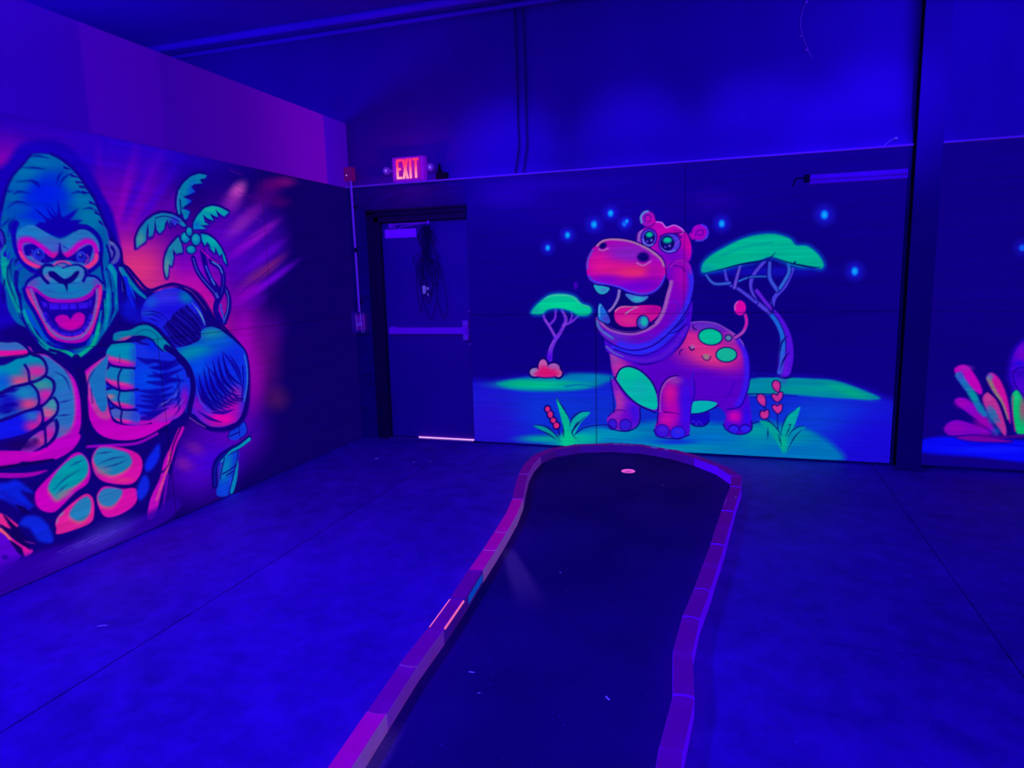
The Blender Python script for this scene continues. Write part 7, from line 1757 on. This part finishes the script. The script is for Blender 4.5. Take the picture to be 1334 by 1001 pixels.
bm = bmesh.new(); add_box(bm, 0.945, 1.06, -0.028, 0.03, H+0.0145, H+0.075, bev=0.01); add_lathe(bm, [(0.03, 0.0), (0.014, 0.035), (0.01, 0.08)], (0.975, 0.0, H+0.0755), 'Z', 14)
tag(obj('junction_bell', bm, M_black), 'small black bell-shaped fitting on the ledge right of the exit sign', 'fitting')

# ------------------------------------------------------------------ corner devices
bm = bmesh.new(); add_box(bm, 0.015, 0.105, -0.06, 0.0-0.0, H+0.06, H+0.185, bev=0.008, seg=3)
al = empty('alarm_box', (0.06, 0.0, H+0.1), 'small reddish alarm box in the corner at the top of the conduit', 'alarm box')
obj('case', bm, mat('red_case', (0.30, 0.05, 0.16), 0.5, 0.05, 8.0, emit=(0.16, 0.0, 0.14), es=0.4), al)
b2 = bmesh.new(); bmesh.ops.create_uvsphere(b2, u_segments=12, v_segments=8, radius=0.006, matrix=Matrix.Translation((0.045, -0.062, H+0.11)))
obj('indicator', b2, mat('indicator_lens', (0.9, 0.8, 0.95), 0.2, emit=(0.5, 0.35, 0.9), es=0.8), al, smooth=True)
bm = bmesh.new(); add_tube(bm, cr([(0.072, -0.035, H+0.0592), (0.073, -0.035, 2.2), (0.076, -0.035, 1.9), (0.079, -0.035, 1.5), (0.08, -0.035, 1.262)]), 0.0105, 12)
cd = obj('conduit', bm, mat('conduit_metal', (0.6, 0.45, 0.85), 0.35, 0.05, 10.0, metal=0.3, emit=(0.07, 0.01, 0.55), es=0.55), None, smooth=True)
tag(cd, 'thin vertical metal conduit pipe running down the corner left of the door', 'conduit')
obj('coupling', add_cyl(bmesh.new(), (0.077, -0.035, 1.83), (0.077, -0.035, 1.875), 0.0145, n=14), M_frame, cd)
for z in (2.25, 1.35): obj('clamp', box(0.05, 0.105, -0.036, -0.0005, z, z+0.018, bev=0.002), M_frame, cd)
ps = empty('pull_station', (0.09, 0.0, 1.16), 'fire alarm pull station under a clear cover, at the foot of the conduit', 'pull station')
obj('back_box', box(0.045, 0.125, -0.05, 0.001, 1.085, 1.235, bev=0.005), mat('pull_box', (0.3, 0.05, 0.2), 0.5, 0.1, 9.0, emit=(0.10, 0.0, 0.35), es=0.4), ps)
obj('pull_handle', box(0.058, 0.112, -0.064, -0.0505, 1.125, 1.16, bev=0.004), mat('pull_bar', (0.7, 0.5, 0.9), 0.4, 0.05, 9.0, emit=(0.1, 0.02, 0.5), es=0.5), ps)
bm = bmesh.new()
for i in range(5): add_box(bm, 0.056, 0.114, -0.053, -0.0505, 1.17+i*0.011, 1.174+i*0.011)
obj('lettering_lines', bm, mat('pull_print', (0.6, 0.5, 0.9), 0.5, emit=(0.09, 0.01, 0.45), es=0.5), ps)
def clear_mat():
    q = NT('clear_plastic'); b = q.b; b.inputs['Base Color'].default_value = (0.85, 0.8, 0.95, 1); b.inputs['Roughness'].default_value = 0.12
    tc = q.n('ShaderNodeTexCoord'); nz = q.n('ShaderNodeTexNoise', Scale=30.0); q.l(tc.outputs['Object'], nz.inputs['Vector'])
    b.inputs['Alpha'].default_value = 0.16; b.inputs['Transmission Weight'].default_value = 0.0; return q.m
bm = bmesh.new(); x0, x1, y0, z0, z1, t = 0.028, 0.165, -0.105, 1.06, 1.262, 0.003
add_box(bm, x0, x1, y0, y0+t, z0, z1); add_box(bm, x0, x0+t, y0, -0.001, z0, z1); add_box(bm, x1-t, x1, y0, -0.001, z0, z1); add_box(bm, x0, x1, y0, -0.001, z0, z0+t); add_box(bm, x0, x1, y0, -0.001, z1-t, z1)
obj('clear_cover', bm, clear_mat(), ps)
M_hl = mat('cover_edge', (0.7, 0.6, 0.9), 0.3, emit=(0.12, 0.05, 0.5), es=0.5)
bm = bmesh.new(); add_cyl(bm, (0.085, -0.1075, 1.08), (0.078, -0.1075, 1.245), 0.0022, n=8); add_cyl(bm, (0.138, -0.1075, 1.065), (0.13, -0.1075, 1.258), 0.002, n=8); add_cyl(bm, (0.162, -0.1065, 1.065), (0.162, -0.1065, 1.255), 0.0012, n=8)
obj('cover_ribs', bm, M_hl, ps)

# ------------------------------------------------------------------ strip light on the hippo board
sl = empty('strip_light', (4.43, -0.03, 2.25), 'long unlit strip light fixed high on the board near the column', 'light fixture')
obj('channel', box(4.09, 4.758, -0.06, -0.0119, 2.206, 2.275, bev=0.006), mat('strip_channel', (0.42, 0.33, 0.5), 0.4, 0.05, 5.0, emit=(0.03, 0.0, 0.45), es=0.35), sl)
bm = bmesh.new(); add_cyl(bm, (4.10, -0.068, 2.24), (4.755, -0.068, 2.24), 0.0075, n=14)
obj('tube', bm, mat('tube_glass', (0.3, 0.1, 0.5), 0.25, emit=(0.03, 0.0, 0.4), es=0.5), sl, smooth=True)
obj('end_cap', box(4.05, 4.0895, -0.065, -0.0119, 2.225, 2.28, bev=0.004), M_black, sl)
obj('power_lead', add_tube(bmesh.new(), cr([(4.05, -0.03, 2.255), (4.02, -0.02, 2.262), (3.99, -0.0185, 2.255), (3.975, -0.0185, 2.20)]), 0.006, 8), M_black, sl, smooth=True)

# torn scrap on the ledge and thread hanging from the insulation
M_scrap = mat('pale_scrap', (0.75, 0.68, 0.85), 0.7, 0.1, 20.0, emit=(0.12, 0.07, 0.5), es=0.35)
bm = bmesh.new(); add_tube(bm, cr([(4.60, -0.01, H+0.02), (4.635, -0.012, H+0.05), (4.655, -0.014, H+0.06), (4.675, -0.012, H+0.068)]), 0.002, 6); add_box(bm, 4.664, 4.682, -0.02, -0.012, H+0.056, H+0.072, bev=0.004)
tag(obj('torn_tape', bm, M_scrap), 'small bright torn tape end poking up from the ledge by the column', 'tape')
bm = bmesh.new(); add_tube(bm, cr([(4.03, 0.1, 3.585), (4.0, 0.098, 3.50), (3.995, 0.1, 3.40), (4.02, 0.098, 3.31), (4.05, 0.1, 3.235), (4.085, 0.1, 3.16)]), 0.003, 6)
for p, r in (((4.03, 0.097, 3.575), 0.012), ((3.995, 0.098, 3.335), 0.009), ((4.045, 0.097, 3.228), 0.013)): bmesh.ops.create_icosphere(bm, subdivisions=1, radius=r, matrix=Matrix.Translation(p))
tag(obj('loose_thread', bm, mat('thread', (0.5, 0.42, 0.65), 0.7, emit=(0.05, 0.01, 0.4), es=0.35)), 'wispy loose thread hanging high on the insulation right of centre', 'thread')

# ------------------------------------------------------------------ golf hole: brick border and turf
W2, BH = 0.0375, 0.074
LEFTN = [(2.462, -4.575), (2.437, -4.295), (2.412, -4.007), (2.386, -3.717), (2.376, -3.436), (2.358, -3.146), (2.328, -2.83), (2.307, -2.57), (2.282, -2.302), (2.249, -2.004), (2.197, -1.70), (2.128, -1.42), (2.064, -1.13), (2.026, -0.85), (2.018, -0.60)]
ENDN = [(2.018, -0.60), (2.085, -0.37), (2.275, -0.165), (2.545, -0.066), (2.835, -0.068), (3.095, -0.185), (3.31, -0.365), (3.49, -0.58), (3.605, -0.83)]
RIGHTN = [(3.605, -0.83), (3.6, -1.10), (3.572, -1.36), (3.55, -1.62), (3.526, -1.90), (3.503, -2.19), (3.474, -2.475), (3.446, -2.765), (3.412, -3.05), (3.397, -3.34), (3.421, -3.63), (3.402, -3.92), (3.402, -4.21), (3.405, -4.50)]
PATH = LEFTN + ENDN[1:] + RIGHTN[1:]
nl, ne = len(LEFTN)-1, len(ENDN)-1
P2 = [Vector((x, y)) for x, y in PATH]
nrm = []
for i, p in enumerate(P2):
    d0 = (p-P2[i-1]).normalized() if i else (P2[1]-p).normalized(); d1 = (P2[i+1]-p).normalized() if i < len(P2)-1 else d0
    t = (d0+d1).normalized(); k = 1/max(0.75, t.dot(d1)); nrm.append((Vector((t.y, -t.x))*k, t))   # right-hand side = inside

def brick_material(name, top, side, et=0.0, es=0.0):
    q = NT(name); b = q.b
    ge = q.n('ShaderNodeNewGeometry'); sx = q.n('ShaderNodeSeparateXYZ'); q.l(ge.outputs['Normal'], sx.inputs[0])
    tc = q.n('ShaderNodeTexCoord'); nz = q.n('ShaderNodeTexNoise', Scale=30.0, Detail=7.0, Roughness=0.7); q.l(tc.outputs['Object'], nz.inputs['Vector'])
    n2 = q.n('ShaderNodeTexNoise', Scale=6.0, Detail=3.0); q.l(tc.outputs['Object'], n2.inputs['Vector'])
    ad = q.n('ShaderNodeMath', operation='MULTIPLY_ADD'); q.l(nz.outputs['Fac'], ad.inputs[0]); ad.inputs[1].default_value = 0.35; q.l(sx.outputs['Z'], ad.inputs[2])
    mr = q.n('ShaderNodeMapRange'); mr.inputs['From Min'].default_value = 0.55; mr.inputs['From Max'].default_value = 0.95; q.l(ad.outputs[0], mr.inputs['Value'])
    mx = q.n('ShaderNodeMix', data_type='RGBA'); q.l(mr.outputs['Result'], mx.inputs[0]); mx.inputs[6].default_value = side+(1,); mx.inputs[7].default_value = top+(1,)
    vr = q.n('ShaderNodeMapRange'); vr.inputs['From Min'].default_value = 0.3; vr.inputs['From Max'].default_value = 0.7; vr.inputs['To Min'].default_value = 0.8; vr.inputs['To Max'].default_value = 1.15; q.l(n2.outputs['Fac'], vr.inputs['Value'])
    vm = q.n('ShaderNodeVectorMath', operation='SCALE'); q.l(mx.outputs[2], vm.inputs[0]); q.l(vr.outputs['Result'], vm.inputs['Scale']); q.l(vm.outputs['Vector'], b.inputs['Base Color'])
    em = q.n('ShaderNodeMix', data_type='RGBA'); q.l(mr.outputs['Result'], em.inputs[0]); em.inputs[6].default_value = (side[0]*es, side[1]*es, side[2]*es, 1); em.inputs[7].default_value = (et, 0.0, et*0.25, 1)  # side emission brightens the brick flanks in place of light falling on them
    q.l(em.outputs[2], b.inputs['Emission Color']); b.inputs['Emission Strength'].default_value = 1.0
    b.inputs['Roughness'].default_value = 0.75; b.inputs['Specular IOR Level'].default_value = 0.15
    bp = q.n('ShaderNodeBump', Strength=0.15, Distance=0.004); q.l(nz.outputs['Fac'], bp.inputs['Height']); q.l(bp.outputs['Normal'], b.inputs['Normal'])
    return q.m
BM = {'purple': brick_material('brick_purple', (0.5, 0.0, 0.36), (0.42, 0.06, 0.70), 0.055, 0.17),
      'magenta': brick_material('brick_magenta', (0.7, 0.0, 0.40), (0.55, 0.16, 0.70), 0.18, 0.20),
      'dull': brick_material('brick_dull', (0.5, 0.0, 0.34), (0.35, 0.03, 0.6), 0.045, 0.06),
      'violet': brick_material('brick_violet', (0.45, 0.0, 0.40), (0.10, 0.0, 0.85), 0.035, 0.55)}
ORD = ['first', 'second', 'third', 'fourth', 'fifth', 'sixth', 'seventh', 'eighth', 'ninth', 'tenth', 'eleventh', 'twelfth', 'thirteenth', 'fourteenth']
GAP = 0.0026
def brick(i):
    a, b_ = P2[i], P2[i+1]; (na, ta), (nb, tb) = nrm[i], nrm[i+1]; bulge = 0.009
    def end(p, n, t, off, s):
        out = []
        for k in range(7):
            w = -1+2*k/6.0; out.append(p+n*(W2*w)+t*(off+s*bulge*(1-w*w)))
        return out
    # each brick has a rounded near end and a matching hollow far end
    A = end(a, na, ta, GAP, -1.0); B = end(b_, nb, tb, -GAP, -1.0)
    poly = [(p.x, p.y) for p in A]+[(p.x, p.y) for p in reversed(B)]
    c = (a+b_)/2; bm = bmesh.new(); prism(bm, poly, 0.0008, BH+0.002*math.sin(i*2.7))
    top = [e for e in bm.edges if all(v.co.z > 0.05 for v in e.verts)]
    bmesh.ops.bevel(bm, geom=top, offset=0.006, segments=2, affect='EDGES', profile=0.6)
    bmesh.ops.translate(bm, verts=bm.verts, vec=(-c.x, -c.y, 0))
    if i < nl:
        col = {0: 'magenta', 1: 'magenta', 2: 'purple', 3: 'purple', 4: 'dull', 5: 'dull', 6: 'magenta', 7: 'magenta', 8: 'magenta', 9: 'magenta'}.get(i, 'purple')
        nm_ = {'magenta': 'bright magenta', 'purple': 'purple', 'dull': 'dull purple'}[col]
        lab = '%s edging brick in the left border, %s up from the near end' % (nm_, ORD[max(0, i-1)]); grp = 'bricks of the left border'
        if i == 4: lab = 'purple edging brick with bright orange painted edges, in the left border'
        if i == 5: lab = 'dull purple edging brick with a blue painted inner side, in the left border'
    elif i < nl+ne:
        k = i-nl; col = 'dull' if k < 6 else 'violet'
        lab = '%s edging brick in the curved far end below the hippo, %s from its left' % ('dull purple' if k < 6 else 'violet', ORD[k]); grp = 'bricks of the curved far end'
    else:
        k = i-nl-ne; n = len(P2)-1-nl-ne; col = 'violet'
        lab = 'violet edging brick in the right border, %s up from the near end' % ORD[max(0, n-2-k)]; grp = 'bricks of the right border'
    me = bpy.data.meshes.new('edging_brick'); bmesh.ops.recalc_face_normals(bm, faces=bm.faces); bm.to_mesh(me); bm.free(); me.materials.append(BM[col])
    o = bpy.data.objects.new('edging_brick', me); o.location = (c.x, c.y, 0); COL.objects.link(o); tag(o, lab, 'brick', grp)
    return o, a, b_, na, nb, c
def stripe(name, o, a, b_, na, nb, c, w0, w1, z0, z1, m, t0=0.04, t1=0.96, face=None):
    # thin coat of paint lying just proud of the brick's faces, given as a strip between two offsets across the brick
    bm = bmesh.new(); V = []
    for t in np.linspace(t0, t1, 9):
        p = a.lerp(b_, float(t)); n = na.lerp(nb, float(t)); V.append((p+n*w0-c, p+n*w1-c))
    r = [(bm.verts.new((q[0].x, q[0].y, z0)), bm.verts.new((q[1].x, q[1].y, z1))) for q in V]
    for u, v in zip(r, r[1:]): bm.faces.new((u[0], v[0], v[1], u[1]))
    me = bpy.data.meshes.new(name); bm.to_mesh(me); bm.free(); me.materials.append(m)
    s = bpy.data.objects.new(name, me); COL.objects.link(s); s.parent = o; return s
M_orange = mat('orange_edge_paint', (0.8, 0.3, 0.3), 0.6, 0.3, 60.0, emit=(0.9, 0.13, 0.25), es=0.95)
M_cyan = mat('blue_side_paint', (0.1, 0.4, 0.8), 0.6, 0.4, 25.0, emit=(0.0, 0.10, 0.6), es=0.45)
M_scuff = mat('pale_scuff', (0.5, 0.6, 0.8), 0.7, 0.4, 50.0, emit=(0.05, 0.12, 0.45), es=0.35)
bricks = [brick(i) if 0 < i < len(P2)-2 else None for i in range(len(P2)-1)]   # the first and last lie outside the view
Z4 = BH+0.002*math.sin(4*2.7)
def edge_coat(name, o, a, b_, na, nb, c, prof, m, t0, t1):
    bm = bmesh.new(); rows = []
    for t in np.linspace(t0, t1, 9):
        p = a.lerp(b_, float(t)); n = na.lerp(nb, float(t)); q = [p+n*w-c for w, z in prof]
        rows.append([bm.verts.new((v.x, v.y, z)) for v, (w, z) in zip(q, prof)])
    for u, v in zip(rows, rows[1:]):
        for k in range(len(prof)-1): bm.faces.new((u[k], v[k], v[k+1], u[k+1]))
    me = bpy.data.meshes.new(name); bm.to_mesh(me); bm.free(); me.materials.append(m)
    s = bpy.data.objects.new(name, me); COL.objects.link(s); s.parent = o; return s
edge_coat('painted_edge', *bricks[4], [(W2-0.0062, Z4+0.0006), (W2-0.0050, Z4+0.0006), (W2-0.0008, Z4-0.0008), (W2+0.0008, Z4-0.0050), (W2+0.0008, Z4-0.0056)], M_orange, 0.05, 0.95)
edge_coat('painted_edge', *bricks[4], [(-W2+0.0075, Z4+0.0006), (-W2+0.0052, Z4+0.0006), (-W2+0.0008, Z4-0.0008), (-W2-0.0008, Z4-0.0055)], M_orange, 0.05, 0.95)
stripe('painted_side', *bricks[5], W2+0.0008, W2+0.0008, 0.022, BH-0.012, M_cyan, 0.15, 0.95)
for i, t0, t1, w0, w1 in ((nl+3, 0.08, 0.28, 0.028, 0.012), (nl+3, 0.36, 0.5, 0.026, 0.016), (nl+3, 0.58, 0.72, 0.032, 0.024), (nl+4, 0.28, 0.5, 0.02, -0.012), (nl+4, 0.72, 0.86, 0.012, -0.015)):
    z = BH+0.002*math.sin(i*2.7)+0.0008
    stripe('paint_scuff', *bricks[i], w0, w1, z, z, M_scuff, t0, t1)
for i, t0, t1, w0, w1 in ((nl+ne+2, 0.1, 0.6, 0.027, 0.03), (nl+ne+1, 0.75, 0.95, -0.022, -0.025)):
    z = BH+0.002*math.sin(i*2.7)+0.0008
    stripe('paint_scuff', *bricks[i], w0, w1, z, z, mat('violet_scuff', (0.6, 0.45, 0.8), 0.7, 0.3, 40.0, emit=(0.08, 0.02, 0.45), es=0.3) if i == nl+ne+2 else M_scuff, t0, t1)

# turf: fills the border, with a round cut-out for the cup
CUP = Vector((2.79, -0.662))
def turf_material():
    q = NT('dark_turf'); b = q.b; tc = q.n('ShaderNodeTexCoord')
    nz = q.n('ShaderNodeTexNoise', Scale=160.0, Detail=4.0); n2 = q.n('ShaderNodeTexNoise', Scale=1.6, Detail=5.0); n3 = q.n('ShaderNodeTexNoise', Scale=70.0, Detail=2.0)
    for n in (nz, n2, n3): q.l(tc.outputs['Object'], n.inputs['Vector'])
    rp = q.n('ShaderNodeValToRGB'); e = rp.color_ramp.elements; e[0].position = 0.35; e[0].color = (0.085, 0.025, 0.145, 1); e[1].position = 0.7; e[1].color = (0.125, 0.04, 0.21, 1)
    q.l(n2.outputs['Fac'], rp.inputs['Fac'])
    sp = q.n('ShaderNodeValToRGB'); sp.color_ramp.elements[0].position = 0.735; sp.color_ramp.elements[1].position = 0.77; q.l(n3.outputs['Fac'], sp.inputs['Fac'])
    mx = q.n('ShaderNodeMix', data_type='RGBA'); q.l(sp.outputs['Color'], mx.inputs[0]); q.l(rp.outputs['Color'], mx.inputs[6]); mx.inputs[7].default_value = (0.45, 0.3, 0.6, 1)
    # two pale, faintly emissive wedges fading out from the left bricks
    def pale_wedge(px, py, ang, length, w0, w1, prev, col):
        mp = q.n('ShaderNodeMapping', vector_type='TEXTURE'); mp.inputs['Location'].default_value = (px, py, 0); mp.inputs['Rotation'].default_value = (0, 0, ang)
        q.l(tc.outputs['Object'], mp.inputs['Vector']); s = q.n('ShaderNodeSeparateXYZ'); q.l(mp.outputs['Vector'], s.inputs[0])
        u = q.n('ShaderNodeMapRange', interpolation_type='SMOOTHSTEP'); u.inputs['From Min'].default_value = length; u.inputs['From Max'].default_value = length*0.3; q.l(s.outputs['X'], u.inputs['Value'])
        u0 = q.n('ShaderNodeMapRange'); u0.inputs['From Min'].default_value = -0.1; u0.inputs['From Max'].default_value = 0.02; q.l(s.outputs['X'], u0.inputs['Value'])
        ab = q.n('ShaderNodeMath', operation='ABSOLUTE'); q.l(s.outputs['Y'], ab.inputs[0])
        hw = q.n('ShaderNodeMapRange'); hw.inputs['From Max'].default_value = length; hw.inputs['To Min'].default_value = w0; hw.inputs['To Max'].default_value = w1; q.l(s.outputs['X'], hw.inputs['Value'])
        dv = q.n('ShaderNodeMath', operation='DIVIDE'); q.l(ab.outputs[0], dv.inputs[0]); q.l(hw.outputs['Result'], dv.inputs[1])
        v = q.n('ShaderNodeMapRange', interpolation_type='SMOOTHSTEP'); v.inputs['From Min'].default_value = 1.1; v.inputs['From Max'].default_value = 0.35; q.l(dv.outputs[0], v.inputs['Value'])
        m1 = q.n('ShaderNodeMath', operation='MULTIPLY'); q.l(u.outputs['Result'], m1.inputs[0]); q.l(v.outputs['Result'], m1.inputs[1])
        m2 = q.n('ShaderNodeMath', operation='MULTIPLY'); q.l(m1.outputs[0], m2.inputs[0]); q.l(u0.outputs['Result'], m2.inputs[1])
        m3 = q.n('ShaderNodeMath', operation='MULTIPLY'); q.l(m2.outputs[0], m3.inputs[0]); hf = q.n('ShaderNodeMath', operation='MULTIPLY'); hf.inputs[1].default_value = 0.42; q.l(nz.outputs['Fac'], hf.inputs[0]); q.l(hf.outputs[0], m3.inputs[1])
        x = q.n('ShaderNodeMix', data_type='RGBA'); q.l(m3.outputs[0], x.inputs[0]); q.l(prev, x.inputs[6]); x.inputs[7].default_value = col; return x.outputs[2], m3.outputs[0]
    c1, f1 = pale_wedge(2.385, -2.45, math.radians(-62), 0.74, 0.05, 0.11, mx.outputs[2], (0.5, 0.35, 0.45, 1))
    c2, f2 = pale_wedge(2.47, -4.05, math.radians(-85), 0.6, 0.05, 0.09, c1, (0.5, 0.35, 0.45, 1))
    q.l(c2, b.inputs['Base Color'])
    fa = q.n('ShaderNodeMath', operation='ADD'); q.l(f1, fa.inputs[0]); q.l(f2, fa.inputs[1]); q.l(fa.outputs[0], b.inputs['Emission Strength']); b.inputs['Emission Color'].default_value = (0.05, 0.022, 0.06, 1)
    b.inputs['Roughness'].default_value = 0.95; b.inputs['Specular IOR Level'].default_value = 0.05
    bp = q.n('ShaderNodeBump', Strength=0.5, Distance=0.004); q.l(nz.outputs['Fac'], bp.inputs['Height']); q.l(bp.outputs['Normal'], b.inputs['Normal'])
    return q.m
inner = [p+n[0]*(W2+0.002) for p, n in zip(P2, nrm)]
bm = bmesh.new(); zt = 0.009
ov = [bm.verts.new((p.x, p.y, zt)) for p in inner]; oe = [bm.edges.new((ov[i], ov[(i+1) % len(ov)])) for i in range(len(ov))]
cv = [bm.verts.new((CUP.x+0.055*math.cos(2*math.pi*k/32), CUP.y+0.055*math.sin(2*math.pi*k/32), zt)) for k in range(32)]; ce = [bm.edges.new((cv[i], cv[(i+1) % 32])) for i in range(32)]
bmesh.ops.triangle_fill(bm, use_beauty=True, edges=oe+ce)
lo_ = {v: bm.verts.new((v.co.x, v.co.y, 0.0006)) for v in ov+cv}
for L in (ov, cv):
    for i in range(len(L)): bm.faces.new((L[i], L[(i+1) % len(L)], lo_[L[(i+1) % len(L)]], lo_[L[i]]))
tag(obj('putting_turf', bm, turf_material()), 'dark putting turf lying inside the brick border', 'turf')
cup = empty('golf_cup', (CUP.x, CUP.y, 0.0), 'glowing pink golf hole cup set in the far end of the turf', 'golf hole')
M_pink = mat('pink_cup', (0.7, 0.1, 0.4), 0.5, 0.1, 30.0, emit=(0.75, 0.09, 0.5), es=0.95)
bm = bmesh.new(); add_lathe(bm, [(0.054, 0.001), (0.054, 0.010), (0.052, 0.0115), (0.045, 0.0112), (0.043, 0.006), (0.042, 0.003)], (CUP.x, CUP.y, 0.0), 'Z', 32)
obj('rim', bm, M_pink, cup, smooth=True)
bm = bmesh.new()
for k in range(6):
    a = k*math.pi/3+0.4; add_cyl(bm, (CUP.x+0.026*math.cos(a), CUP.y+0.026*math.sin(a), 0.0032), (CUP.x+0.026*math.cos(a), CUP.y+0.026*math.sin(a), 0.0036), 0.007, n=12)
add_cyl(bm, (CUP.x, CUP.y, 0.0032), (CUP.x, CUP.y, 0.0038), 0.012, n=16)
obj('drain_holes', bm, mat('cup_holes', (0.15, 0.0, 0.15), 0.7, emit=(0.18, 0.0, 0.22), es=0.8), cup)

# litter: few pale scraps
SCR = [(0.58, -0.744, 0.05, 0.3, 'thin pale paper scrap on the floor before the door, nearest the left wall'), (0.965, -0.775, 0.022, 1.1, 'tiny pale scrap on the floor in front of the door, middle of three'), (1.10, -0.735, 0.024, 0.5, 'tiny pale scrap on the floor in front of the door, right of three'),
       (0.80, -3.70, 0.05, 0.5, 'lilac scuffed scrap on the open floor near the gorilla mural'), (2.60, -3.60, 0.03, 0.1, 'short pale stick-like scrap lying on the turf near the left border'), (2.68, -3.72, 0.018, 0.9, 'small pale chip on the turf close to the near left bricks'), (3.09, -0.97, 0.016, 0.4, 'tiny white chip on the turf just in front of the pink hole'), (2.72, -2.62, 0.022, 2.4, 'tiny curled pale scrap halfway along the turf'), (3.15, -3.62, 0.035, 2.2, 'thin pale curl on the turf near the right border')]
for x, y, s, a, lab in SCR:
    on_turf = 'turf' in lab; z = (zt if on_turf else 0.0)+0.0008; bm = bmesh.new()
    k = 6; vs = []
    for q in range(k):
        t = 2*math.pi*q/k; rr = s*0.7*(0.5+0.5*random.random()); vs.append(bm.verts.new((rr*math.cos(t), rr*0.3*math.sin(t), z+0.002*random.random())))
    c = bm.verts.new((0, 0, z+0.005))
    for q in range(k): bm.faces.new((vs[q], vs[(q+1) % k], c))
    bmesh.ops.rotate(bm, verts=bm.verts, cent=(0, 0, 0), matrix=Matrix.Rotation(a, 3, 'Z')); bmesh.ops.translate(bm, verts=bm.verts, vec=(x, y, 0))
    tag(obj('paper_scrap', bm, M_scrap), lab, 'scrap', 'scraps of litter')

# ------------------------------------------------------------------ light: blacklight floods and added unseen fills
def area(name, loc, target, e, col, sx, sy=None):
    l = bpy.data.lights.new(name, 'AREA'); l.energy = e; l.color = col; l.size = sx
    if sy: l.shape = 'RECTANGLE'; l.size_y = sy
    o = bpy.data.objects.new(name, l); o.location = loc; o.rotation_euler = (Vector(target)-Vector(loc)).to_track_quat('-Z', 'Y').to_euler(); COL.objects.link(o); return o
def spot(name, loc, target, e, col, ang, blend, r=0.05):
    l = bpy.data.lights.new(name, 'SPOT'); l.energy = e; l.color = col; l.spot_size = math.radians(ang); l.spot_blend = blend; l.shadow_soft_size = r
    o = bpy.data.objects.new(name, l); o.location = loc; o.rotation_euler = (Vector(target)-Vector(loc)).to_track_quat('-Z', 'Y').to_euler(); COL.objects.link(o); return o
UV = (0.022, 0.0, 1.0)
for x in (1.6, 2.7, 3.7, 4.5): spot('added_ledge_spot', (x+0.3, -6.3, 3.6), (x, 0.0, 2.58), 1000, UV, 12, 1.0, 0.1)  # unseen spots added to brighten the band above the ledge
area('blacklight_key', (0.55, -4.6, 2.8), (2.9, -3.8, 0), 95, UV, 0.7, 0.3)
a_ = area('blacklight_overhead', (3.4, -5.2, 3.75), (3.4, -4.9, 0), 50, UV, 3.5, 2.5); a_.data.spread = math.radians(130)
area('blacklight_rear', (4.2, -7.8, 3.3), (3.0, 0, 2.6), 32, UV, 2.5, 1.0)
area('blacklight_uplight', (5.0, -1.3, 3.1), (4.9, 0.0, 3.25), 14, UV, 0.5, 0.3)
area('blacklight_left', (0.9, -3.7, 3.5), (0.0, -3.4, 3.1), 11, (0.04, 0.0, 1.0), 0.4, 0.4)
area('hidden_ceiling_fill', (-1.6, -2.6, 2.4), (-1.0, -2.0, 3.86), 60, UV, 0.8, 0.8)  # unseen lamp added behind the partition to lift the ceiling
area('ledge_fill', (3.4, -1.3, 3.7), (3.4, 0.0, 2.5), 5, UV, 4.5, 0.3)  # unseen strip added to brighten the insulation near the ledge
area('brick_side_fill', (8.4, -4.5, 1.9), (3.0, -3.0, 0.1), 12, UV, 1.0, 0.6)  # unseen lamp added to brighten the brick sides
spot('door_top_fill', (2.6, -3.2, 3.5), (1.2, 0.0, 2.1), 140, UV, 36, 1.0, 0.1)  # unseen spot added to brighten the upper door
w = bpy.data.worlds.new('world'); sc.world = w; w.use_nodes = True
w.node_tree.nodes['Background'].inputs['Color'].default_value = (0.02, 0.0, 1.0, 1); w.node_tree.nodes['Background'].inputs['Strength'].default_value = 0.03
